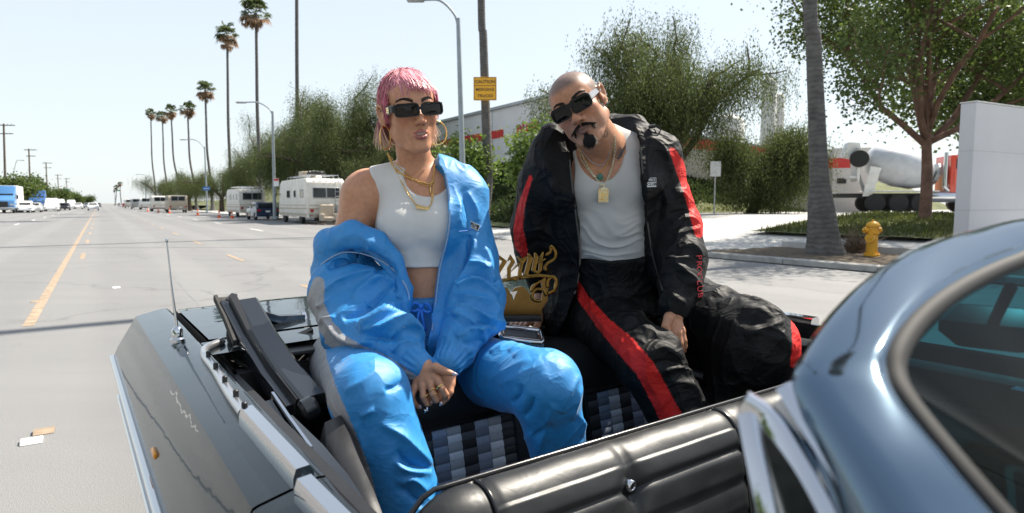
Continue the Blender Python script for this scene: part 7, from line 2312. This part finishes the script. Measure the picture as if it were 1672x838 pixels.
    for k, (x, y) in enumerate(((702, 306), (705, 318))): MB().tube([skin_pt(x, y, .004), skin_pt(x + 1, y + 10, .004)], .0022, 6).build('pendant', M_GOLD, body)
    return body
woman()
# --------------------------------------------------------------- MAN
def man():
    from mathutils.bvhtree import BVHTree
    skin = np.array((.46, .225, .13))
    hc = T3(944, 174, 1.86); A = rot(-21, -28, 5); hs = .945
    tor = SDF(.0028)
    tor.ell(T3(985, 320, 2.09), (.150, .100, .17), None, .03)
    tor.ell(T3(985, 272, 2.06), (.14, .08, .08), None, .04)
    tor.ell(T3(952, 300, 2.0), (.075, .045, .06), None, .04); tor.ell(T3(1022, 300, 2.01), (.075, .045, .06), None, .04)
    tor.cap(T3(990, 370, 2.12), T3(1005, 480, 2.18), .120, .128, .06, sx=1.12)
    tor.ell(T3(1022, 505, 2.22), (.175, .12, .11), None, .05)
    base = prims_of(tor)
    sd = SDF(.0026); sd.ops = list(tor.ops)
    nb = T3(990, 244, 2.035)
    E = head_sdf(sd, hc, A, hs, True)
    sd.cap(E(0, .022, -.055), nb, .055, .064, .025)
    sub = SDF(.003)
    for tx, ty, td in ((905, 262, 2.03), (1072, 258, 2.07)): sub.cap(T3(988, 232, 2.06), T3(tx, ty, td), .048, .050, .035)
    sd.ops += sub.ops
    for x0, x1 in ((972, 946), (996, 1014)): sd.cap(T3(x0, 258, 1.982), T3(x1, 251, 1.996), .009, .008, .02)
    for pts, rr_ in (([T3(898, 275, 2.05), T3(868, 370, 2.12), T3(876, 420, 2.19), T3(890, 470, 2.25), T3(874, 520, 2.18)], [.056, .04, .036, .032, .03]), ([T3(1074, 272, 2.09), T3(1104, 370, 2.05), T3(1115, 425, 1.96), T3(1101, 498, 1.85), T3(1100, 512, 1.83)], [.056, .042, .04, .034, .031])):
        sd.chain(pts, rr_, .02)
    for a, b_, c_ in ((T3(980, 508, 2.2), T3(1060, 592, 1.80), T3(1148, 760, 1.75)), (T3(1115, 510, 2.22), T3(1240, 570, 1.86), T3(1190, 720, 1.9))):
        sd.cap(a, b_, .09, .06, .03); sd.cap(b_, c_, .056, .04, .012); sd.cap(c_, c_ + np.array([0, -.12, -.04]), .038, .028, .01)
    # hanging left hand with five fingers
    wr = T3(1100, 512, 1.83)
    for kx, ky, kd in ((1094, 541, 1.800), (1100, 543, 1.790), (1107, 543, 1.790), (1113, 540, 1.800)): sd.cap(wr, T3(kx, ky, kd), .0180, .0112, .006)
    for pts in ([(1094, 541, 1.800), (1096, 556, 1.790), (1100, 566, 1.795), (1103, 572, 1.805)], [(1100, 543, 1.790), (1104, 560, 1.780), (1107, 572, 1.790), (1108, 579, 1.800)], [(1107, 543, 1.790), (1111, 561, 1.782), (1113, 573, 1.792), (1113, 581, 1.802)], [(1113, 540, 1.800), (1117, 556, 1.792), (1118, 566, 1.800), (1117, 573, 1.810)]):
        sd.chain([T3(*p) for p in pts], [.0094, .0087, .0079, .0066], .006)
    sd.chain([T3(1092, 520, 1.800), T3(1087, 533, 1.785), T3(1090, 545, 1.778), T3(1095, 553, 1.780)], [.016, .0125, .0108, .0085], .008)
    # right hand pressed on the shelf behind the plaque
    w2 = T3(874, 520, 2.18)
    for x in (838, 846, 854, 862):
        sd.chain([w2, T3(x + 8, 524, 2.14), T3(x, 528, 2.10), T3(x - 4, 533, 2.06)], [.02, .0125, .01, .008], .008)
    sd.chain([w2, T3(878, 530, 2.11), T3(872, 537, 2.07)], [.018, .012, .009], .008)
    V, F = sd.mesh(); V = relax(V, F, 1, .4)
    C = np.tile(skin, (len(V), 1)).astype(np.float32)
    q = ((V - hc) @ A) / hs; x, y, z = q.T
    sel = np.clip((.23 - np.linalg.norm(q, axis=1)) / .04, 0, 1) * (z > -.135)
    face_cols(V, C, hc, A, hs, True, (.20, .085, .07), (.015, .01, .008), sel)
    def put(m, col, a=1.0):
        m = np.clip(m, 0, 1)[:, None] * a; C[:] = C * (1 - m) + np.array(col) * m
    # cropped scalp: grey stubble above the hairline
    hl = .058 - 9 * np.clip(np.abs(x) - .045, 0, 1) ** 1.5 - .9 * np.clip(y + .05, 0, .2)
    m = np.clip((z - hl) / .016, 0, 1) * (np.linalg.norm(q, axis=1) < .2) * (z > -.045) * (np.abs(x) < .0765)
    put(m, (.115, .098, .09), .78)
    jaw = np.exp(-((z + .075) / .03) ** 2) * np.clip((-.0 - y) / .03, 0, 1) * (np.linalg.norm(q, axis=1) < .16)
    put(jaw, (.22, .14, .105), .35)
    px, py = proj(V)
    # ink: neck letter, leaf sprig on the chest, shaded sleeve at the shoulder
    ink = (.05, .045, .05)
    def inkline(pts, w_, a=.75):
        d, _ = seg_dist(px, py, pts); put((d < w_).astype(float) * (np.linalg.norm(q, axis=1) > .1), ink, a)
    inkline([(986, 213), (992, 216), (991, 223), (986, 224), (987, 214)], 1.0, .6)
    for a, b_ in (((1009, 262), (1016, 244)),): inkline([a, b_], 1.0)
    for t in range(5):
        bx, by = 1010 + t * 1.5, 259 - t * 3.6
        inkline([(bx, by), (bx - 5, by - 3)], 1.6); inkline([(bx, by), (bx + 5, by - 5)], 1.6)
    n_ = perlin(V * 60) + .5 * perlin(V * 120)
    put(((px > 1034) & (px < 1062) & (py > 222) & (py < 300) & (n_ > .05)).astype(float) * (V[:, 2] < hc[2] - .05), ink, .6)
    body = finish('person', V, F, M_SKIN_M, None, None, C)
    tag(body, 'bald man with goatee and dark sunglasses in a black tracksuit with red stripes', 'person')
    brow_hairs(body, BVHTree.FromPolygons([tuple(v) for v in V], [tuple(int(i) for i in f) for f in F]), E, A, (.010, .008, .007), 4, 520)
    # moustache, goatee, soul patch made of short hairs
    rng = np.random.RandomState(8)
    bv = BVHTree.FromPolygons([tuple(v) for v in V], [tuple(int(i) for i in f) for f in F])
    VV = []; FF = []
    Rm = [Vector(A[:, i]) for i in range(3)]
    def hairs(n, fn, L, r0):
        for _ in range(n):
            lx, lz, dx, dz = fn()
            o = Vector(E(lx, -.16, lz)); h = bv.ray_cast(o, Rm[1], .3)
            if h[0] is None: continue
            p = np.array(h[0]); nn = np.array(h[1])
            d = A @ np.array([dx, -.35, dz]); d = d / np.linalg.norm(d)
            d2 = d - nn * min(0, d @ nn)
            ln = L * rng.uniform(.6, 1.3); s_ = np.cross(d2, nn); s_ /= np.linalg.norm(s_) + 1e-9
            i0 = len(VV); r = r0 * rng.uniform(.7, 1.3)
            for k, (t, lift) in enumerate(((0, -.0005), (.5, .0022), (1, .0026))):
                c = p + d2 * ln * t + nn * (lift + rng.uniform(0, .0015)); w_ = r * (1 - .75 * t)
                VV.extend([c - s_ * w_, c + s_ * w_, c + nn * w_ * 1.4])
            for k in range(2):
                for a in range(3): FF.append((i0 + k * 3 + a, i0 + k * 3 + (a + 1) % 3, i0 + k * 3 + 3 + (a + 1) % 3, i0 + k * 3 + 3 + a))
    def mus():
        t = rng.uniform(0, 1); sx = rng.choice((-1, 1)); w_ = .005 * (1 - .45 * t)
        return sx * (.002 + .028 * t), -.0505 - .0125 * t ** 1.6 + rng.uniform(-w_, w_), sx * 1.0, -.55
    def must_end():
        sx = rng.choice((-1, 1)); return sx * (.0295 + rng.normal(0, .0014)), -.062 - rng.uniform(0, .010), sx * .1, -1
    def goat():
        a = rng.uniform(0, 6.283); r = math.sqrt(rng.uniform()); return .0185 * r * math.cos(a), -.1 + .0145 * r * math.sin(a), rng.normal(0, .3), -1
    def soul():
        return rng.uniform(-.0062, .0062), -.083 + rng.uniform(-.006, .005), rng.normal(0, .15), -1
    hairs(1500, mus, .011, .00065); hairs(260, must_end, .009, .0006); hairs(1700, goat, .013, .00065); hairs(260, soul, .008, .0006)
    me = mesh_np('beard', np.array(VV), np.array(FF), mat('black_hair', (.012, .009, .008), .5, var=.3, scale=90), True); link('beard', me, body)
    # tank
    tp = SDF(.003); tcomp = comp(base + prims_of(sub))
    lo, hi = bounds_of(tor); lo = lo - .02; hi = hi + .03
    hz = T3(1000, 434, 2.02)[2]; lo[2] = hz - .03
    tp.func(lambda p: tcomp(p) - .0075, lo, hi, '+', .004)
    tp.plane((0, 0, hz), (0, -.25, -1)) if False else tp.plane(T3(1000, 434, 2.02), (.04, 0, -1))
    tp.ell(T3(982, 236, 1.96), (.077, .15, .115), None, .006, '-')
    for xx, yy in ((898, 285), (1092, 290)): tp.ell(T3(xx, yy, 2.05), (.078, .2, .15), None, .006, '-')
    tp.plane(T3(988, 240, 2.13), (0, .9, .5))
    V2, F2 = tp.mesh(); V2 = relax(V2, F2, 2, .5); N2 = vnormals(V2, F2)
    px, py = proj(V2)
    k = np.clip((py - 330) / 70, 0, 1)
    wv = perlin(np.stack([V2[:, 0] * 5, V2[:, 1] * 5, V2[:, 2] * 26 + 2.2 * perlin(V2 * 7)], 1))
    V2 = V2 + N2 * (.010 * k * (1 - np.abs(wv)) ** 2 - .004 * k + .002 * perlin(V2 * 18))[:, None]
    tank = link('tank_top', mesh_np('tank_top', V2, F2, M_TANKM, True), body)
    # trousers
    ts = SDF(.0045)
    ts.ell(T3(1018, 510, 2.22), (.185, .13, .115), None, .05)
    ts.cap(T3(1000, 400, 2.15), T3(1005, 490, 2.18), .133, .145, .04, sx=1.12)
    ts.cap(T3(976, 514, 2.16), T3(1060, 592, 1.78), .114, .086, .05)
    ts.cap(T3(1060, 592, 1.78), T3(1150, 760, 1.72), .088, .082, .03)
    ts.cap(T3(1120, 508, 2.2), T3(1232, 560, 1.86), .140, .110, .07)
    ts.cap(T3(1228, 575, 1.88), T3(1172, 720, 1.90), .108, .096, .09)
    ts.func(lambda p: tcomp(p) - .016, T3(900, 500, 1.95), T3(1110, 400, 2.4), '+', .02)
    ts.plane(T3(1000, 424, 2.02), (0, -.2, 1))
    V3, F3 = ts.mesh(); V3 = relax(V3, F3, 2, .5); N3 = vnormals(V3, F3)
    limbs = [(T3(985, 512, 2.16), T3(1075, 590, 1.78)), (T3(1075, 590, 1.78), T3(1152, 760, 1.72)), (T3(1118, 512, 2.2), T3(1236, 562, 1.86)), (T3(1236, 562, 1.86), T3(1172, 720, 1.88)), (T3(1000, 440, 2.1), T3(1005, 500, 2.1))]
    V3 = wrinkle(V3, N3, limbs, .013, 4.6, 1.7, 21.0, .4, .3)
    V3 = folds(V3, F3, vnormals(V3, F3), [([(1018, 524), (1050, 510), (1074, 522), (1110, 566)], 8, .016), ([(1022, 540), (1055, 524), (1090, 545)], 6, -.010), ([(1022, 554), (1058, 536), (1096, 555), (1118, 584)], 8, .016), ([(1052, 590), (1074, 566), (1100, 576), (1122, 598)], 8, .014), ([(1040, 566), (1070, 552), (1108, 572)], 6, -.010), ([(1068, 612), (1096, 602), (1120, 604), (1148, 640)], 8, .014), ([(1092, 622), (1130, 632), (1160, 676)], 8, .012), ([(1060, 598), (1090, 590), (1124, 604)], 6, -.009),
        ([(1150, 488), (1180, 472), (1206, 474), (1226, 486)], 7, .013), ([(1170, 496), (1215, 486), (1250, 500), (1284, 520)], 8, .014), ([(1160, 486), (1200, 484), (1240, 496)], 5, -.009), ([(1205, 500), (1240, 508), (1266, 524)], 7, .011), ([(1215, 548), (1250, 536), (1284, 524)], 7, .014), ([(1250, 536), (1276, 546), (1296, 580)], 7, .011), ([(1200, 520), (1230, 524), (1260, 530)], 7, -.009), ([(985, 480), (1020, 500), (1060, 500)], 9, .008), ([(960, 500), (985, 530), (1000, 550)], 8, .010)])
    blk = np.array((.0065, .0065, .007)); red = np.array((.62, .022, .018))
    px, py = proj(V3); C = np.tile(blk, (len(V3), 1))
    d, t = seg_dist(px, py, [(940, 462), (953, 488), (985, 528), (1022, 566), (1052, 600), (1072, 636), (1100, 690), (1120, 740)])
    wid = np.interp(t, [0, 1, 2, 3, 4, 5, 6, 7], [6, 9, 12, 17, 17, 17, 18, 17])
    C[(d < wid) & (V3[:, 1] < 2.25)] = red
    C[(px > np.interp(py, [500, 530, 560, 600], [1288, 1292, 1294, 1290])) & (py > 505) & (py < 600)] = red
    finish('trousers', V3, F3, M_NYLB, body, None, C)
    # jacket
    js = SDF(.0038)
    pc = comp(base[:-1] + prims_of(sub))
    zlL = ([225, 270, 340, 400, 440, 480, 520, 552], [922, 932, 940, 946, 946, 938, 925, 905]); zlR = ([200, 235, 300, 360, 420, 480, 520], [1036, 1046, 1050, 1056, 1066, 1084, 1096])
    pel = SDF(.004); pel.ell(T3(1000, 505, 2.2), (.22, .15, .14), None, .06)
    pc2 = comp(base[:-1] + prims_of(sub) + [(pel.ops[0][0], .07)])
    def panelL(p):
        x_, y_ = proj(p); return np.maximum(pc2(p) - .034, (x_ - np.interp(y_, *zlL)) / FPX * 2.0)
    def panelR(p):
        x_, y_ = proj(p); return np.maximum(pc2(p) - .034, (np.interp(y_, *zlR) - x_) / FPX * 2.0)
    js.func(panelL, T3(850, 548, 1.9) - np.array([.0, .0, .0]), T3(950, 222, 2.4), '+', .012)
    js.func(panelR, T3(1035, 500, 1.95), T3(1130, 215, 2.4), '+', .012)
    # right arm (left in the picture)
    js.chain([T3(905, 262, 2.04), T3(885, 300, 2.05), T3(868, 370, 2.12), T3(874, 420, 2.19), T3(892, 470, 2.26)], [.070, .078, .070, .066, .058], .04)
    js.cap(T3(918, 360, 2.10), T3(922, 500, 2.17), .07, .05, .04)
    # left arm
    js.chain([T3(1062, 255, 2.08), T3(1080, 290, 2.08), T3(1103, 370, 2.05), T3(1115, 425, 1.96), T3(1110, 470, 1.90), T3(1101, 500, 1.845)], [.068, .076, .080, .074, .066, .050], .04)
    js.cap(T3(1066, 330, 2.08), T3(1082, 440, 2.06), .06, .06, .04)
    # stand-up collar and folded hood roll
    js.chain([T3(896, 262, 1.99), T3(890, 238, 1.99), T3(902, 220, 1.99), T3(922, 222, 2.0), T3(934, 244, 2.0)], [.034, .040, .038, .030, .022], .03)
    js.chain([T3(905, 228, 2.06), T3(950, 214, 2.16), T3(1000, 206, 2.17), T3(1035, 208, 2.13), T3(1052, 228, 2.07), T3(1050, 268, 2.02), T3(1052, 320, 2.01)], [.038, .04, .040, .042, .040, .030, .018], .02)
    js.cap(T3(1010, 222, 2.16), T3(1045, 240, 2.12), .05, .05, .03)
    V4, F4 = js.mesh(); V4 = relax(V4, F4, 1, .5); N4 = vnormals(V4, F4)
    limbs = [(T3(905, 262, 2.04), T3(868, 370, 2.08)), (T3(868, 370, 2.08), T3(890, 470, 2.2)), (T3(1090, 290, 2.08), T3(1104, 370, 2.05)), (T3(1104, 370, 2.05), T3(1112, 425, 2.0)), (T3(1112, 425, 2.0), T3(1100, 503, 1.89)), (T3(910, 300, 2.0), T3(920, 500, 2.05)), (T3(1060, 260, 2.0), T3(1070, 460, 2.0))]
    V4 = wrinkle(V4, N4, limbs, .012, 5.0, 1.9, 33.0, .4, .3)
    V4 = folds(V4, F4, vnormals(V4, F4), [([(1056, 224), (1080, 238), (1094, 262)], 6, .010), ([(1086, 338), (1112, 316), (1124, 340)], 7, .015), ([(1095, 366), (1126, 356), (1139, 374), (1098, 384)], 6, .014), ([(1090, 350), (1115, 345), (1130, 350)], 5, -.010), ([(1106, 408), (1130, 402), (1148, 420)], 7, .014), ([(1082, 416), (1106, 424), (1130, 418)], 6, .012), ([(1094, 424), (1118, 442), (1135, 460), (1146, 488)], 6, .016), ([(1100, 440), (1118, 460), (1130, 484)], 6, -.012), ([(1110, 466), (1128, 462), (1142, 470)], 5, .010), ([(1090, 470), (1104, 488), (1120, 496)], 6, .010), ([(1076, 300), (1090, 330), (1086, 360)], 7, .010), ([(870, 300), (862, 340), (872, 370)], 8, .014), ([(856, 380), (880, 372), (900, 384)], 7, .013), ([(862, 400), (885, 396), (905, 404)], 6, -.010), ([(905, 290), (915, 350), (912, 420)], 9, .010), ([(890, 260), (905, 300), (900, 340)], 8, .010), ([(920, 430), (915, 480), (900, 530)], 8, .010)])
    px, py = proj(V4); C = np.tile(blk, (len(V4), 1))
    d, t = seg_dist(px, py, [(1098, 246), (1113, 276), (1127, 312), (1138, 352), (1142, 380)]); C[(d < np.interp(t, [0, 1, 2, 3, 4], [5, 10, 11, 11, 8])) & (V4[:, 1] < 2.2)] = red
    d, t = seg_dist(px, py, [(866, 290), (850, 340), (846, 375), (850, 400), (858, 420)]); C[(d < np.interp(t, [0, 1, 2, 3, 4], [3, 6, 8, 10, 5]))] = red
    jk = finish('jacket', V4, F4, M_NYLB, body, None, C)
    bj = BVHTree.FromPolygons([tuple(v) for v in V4], [tuple(int(i) for i in f) for f in F4])
    bt = BVHTree.FromPolygons([tuple(v) for v in V2], [tuple(int(i) for i in f) for f in F2])
    def on(x, y, lift=.002, trees=(bj,)):
        r = ray(x, y).normalized(); best = None
        for b_ in trees:
            h = b_.ray_cast(Vector((0, 0, H)), r, 6)
            if h[0] is not None and (best is None or h[3] < best[2]): best = (h[0], h[1], h[3])
        if best is None: return P(x, y, 1.98), Vector((0, -1, 0))
        return best[0] - r * lift, best[1]
    # chest label with lettering
    p, n = on(1064, 298, .004); n = (n * .4 + Vector((0, -1, 0))).normalized()
    xa = Vector((1, 0, .03)); xa = (xa - n * xa.dot(n)).normalized(); ya = n.cross(xa)
    lab = MB().prism([(-.0145, -.014), (.0145, -.014), (.0145, .014), (-.0145, .014)], xa, ya, n, p - n * .003, .004).build('chest_label', M_WHITE, jk)
    MB().prism([(-.0128, .001), (.0128, .001), (.0128, .0125), (-.0128, .0125)], xa, ya, n, p + n * .001, .0006).build('label_panel', M_BLACK, lab)
    text_mesh('lettering', 'PRO', .0105, M_WHITE, lab, axes_mat(p + n * .0018 + ya * .0067, xa, ya), .0003, bold=.0002)
    text_mesh('lettering', 'CLUB', .0118, M_BLACK, lab, axes_mat(p + n * .0013 - ya * .0062, xa, ya), .0003, bold=.0003)
    # outlined lettering running down the forearm
    mr = mat('red_print', (.62, .05, .06), .6, var=.05)
    ch = 'PROCLUB'
    for k, c in enumerate(ch):
        x, y = np.interp(k, [0, 6], [1141, 1143]), np.interp(k, [0, 6], [420, 482])
        p, n = on(x, y, .003); n = (n * .6 + Vector((.3, -1, 0))).normalized(); xa = Vector((0, 0, -1)); xa = (xa - n * xa.dot(n)).normalized(); ya = n.cross(xa)
        text_mesh('sleeve_letter', c, .028, mr, jk, axes_mat(p, xa, ya), .0008)
    # zip edges and cord lock at the collar
    mz = mat('zip_teeth_black', (.08, .08, .085), .3, .7, var=.2, scale=300)
    for pts in ([(930, 262), (934, 300), (940, 350), (946, 400), (946, 440), (938, 480)], [(1046, 240), (1049, 280), (1052, 330), (1058, 370), (1066, 420), (1082, 475)]):
        L = catmull([on(x, y, .003)[0] for x, y in pts], 10); b = MB(); b.tube(L, .0024, 6)
        for k in range(0, len(L) - 1):
            for f in (0, .33, .66): b.box(L[k].lerp(L[k + 1], f) + Vector((0, -.002, 0)), (.005, .003, .003))
        b.build('zip', mz, jk)
    o = on(1060, 208, .004)[0]
    b = MB(); b.tube(catmull([o, o + Vector((.02, -.01, .004)), o + Vector((.034, -.008, -.008)), o + Vector((.026, -.006, -.022)), o + Vector((.014, -.006, -.006))], 6), .002, 6); b.lathe([(.0, -.012), (.006, -.01), (.006, .01), (0, .012)], o + Vector((.008, -.006, .002)), 10, Matrix.Rotation(R(80), 4, 'Y')); b.build('cord_lock', M_BLACK, jk, auto=50)
    # sunglasses with a pale temple, chains, pendants, ear stud
    sunglasses(body, E, 'flat', .003, mat('grey_acetate', (.30, .30, .31), .15, coat=.5), .0095)
    MB().lathe([(0, -.002), (.0022, 0), (0, .002)], Vector(E(.0855, .004, -.03)), 8).build('ear_stud', M_SILV, body)
    bb = bv
    def nk(pts, nm, m, r, ll, lift=.004): return chain_mesh(body, nm, [on(x, y, lift, (bb, bt))[0] for x, y in pts], m, r, ll)
    nk([(941, 236), (950, 262), (966, 284), (978, 296), (984, 305), (992, 290), (1000, 268), (1004, 240), (1003, 222)], 'gold_chain', M_SILV, .0024, .008)
    nk([(945, 240), (960, 272), (974, 292), (984, 312), (994, 290), (1002, 262), (1005, 228)], 'rope_chain', M_SILV, .0020, .007)
    nk([(950, 245), (966, 264), (982, 270), (993, 258), (1001, 232)], 'thin_chain', M_CHROME, .0013, .005)
    nk([(946, 246), (960, 268), (980, 281), (994, 262), (1003, 230)], 'thin_chain', M_GOLD, .0013, .005)
    gm = NT('emerald'); gv = gm.coord('Object'); gm.l(gm.ramp(gm.noise(gv, 90, 4), [(.3, (.0, .07, .04)), (.7, (.01, .20, .12))]), gm.b.inputs['Base Color']); gm.set(Roughness=.2, Coat_Weight=.6)
    p = on(980, 289, .008, (bb, bt))[0]
    MB().lathe([(0, -.012), (.007, -.0095), (.0105, -.003), (.0095, .004), (.006, .009), (0, .011)], p, 9, Matrix.Diagonal((1, .55, 1, 1))).build('green_pendant', gm.m, body, auto=25)
    p = on(985, 318, .006, (bb, bt))[0]
    pd = MB().prism([(-.016, -.024), (.016, -.024), (.016, .014), (.008, .022), (-.008, .022), (-.016, .014)], (1, 0, 0), (0, 0, 1), (0, -1, 0), p, .0035).build('gold_pendant', M_SILV, body)
    b = MB()
    for x0, z0, w_, h_ in ((-.0135, -.001, .002, .04), (.0135, -.001, .002, .04), (0, -.021, .026, .002), (0, .012, .026, .002), (-.004, -.004, .008, .022), (.006, -.001, .005, .012), (0, -.016, .02, .003)): b.box(p + Vector((x0, -.0045, z0)), (w_, .003, h_))
    b.build('pendant_relief', M_GOLD, pd)
    MB().tube([p + Vector((0, 0, .02)), p + Vector((0, -.002, .032))], .004, 8).build('pendant_bail', M_SILV, pd)
    return body
man()
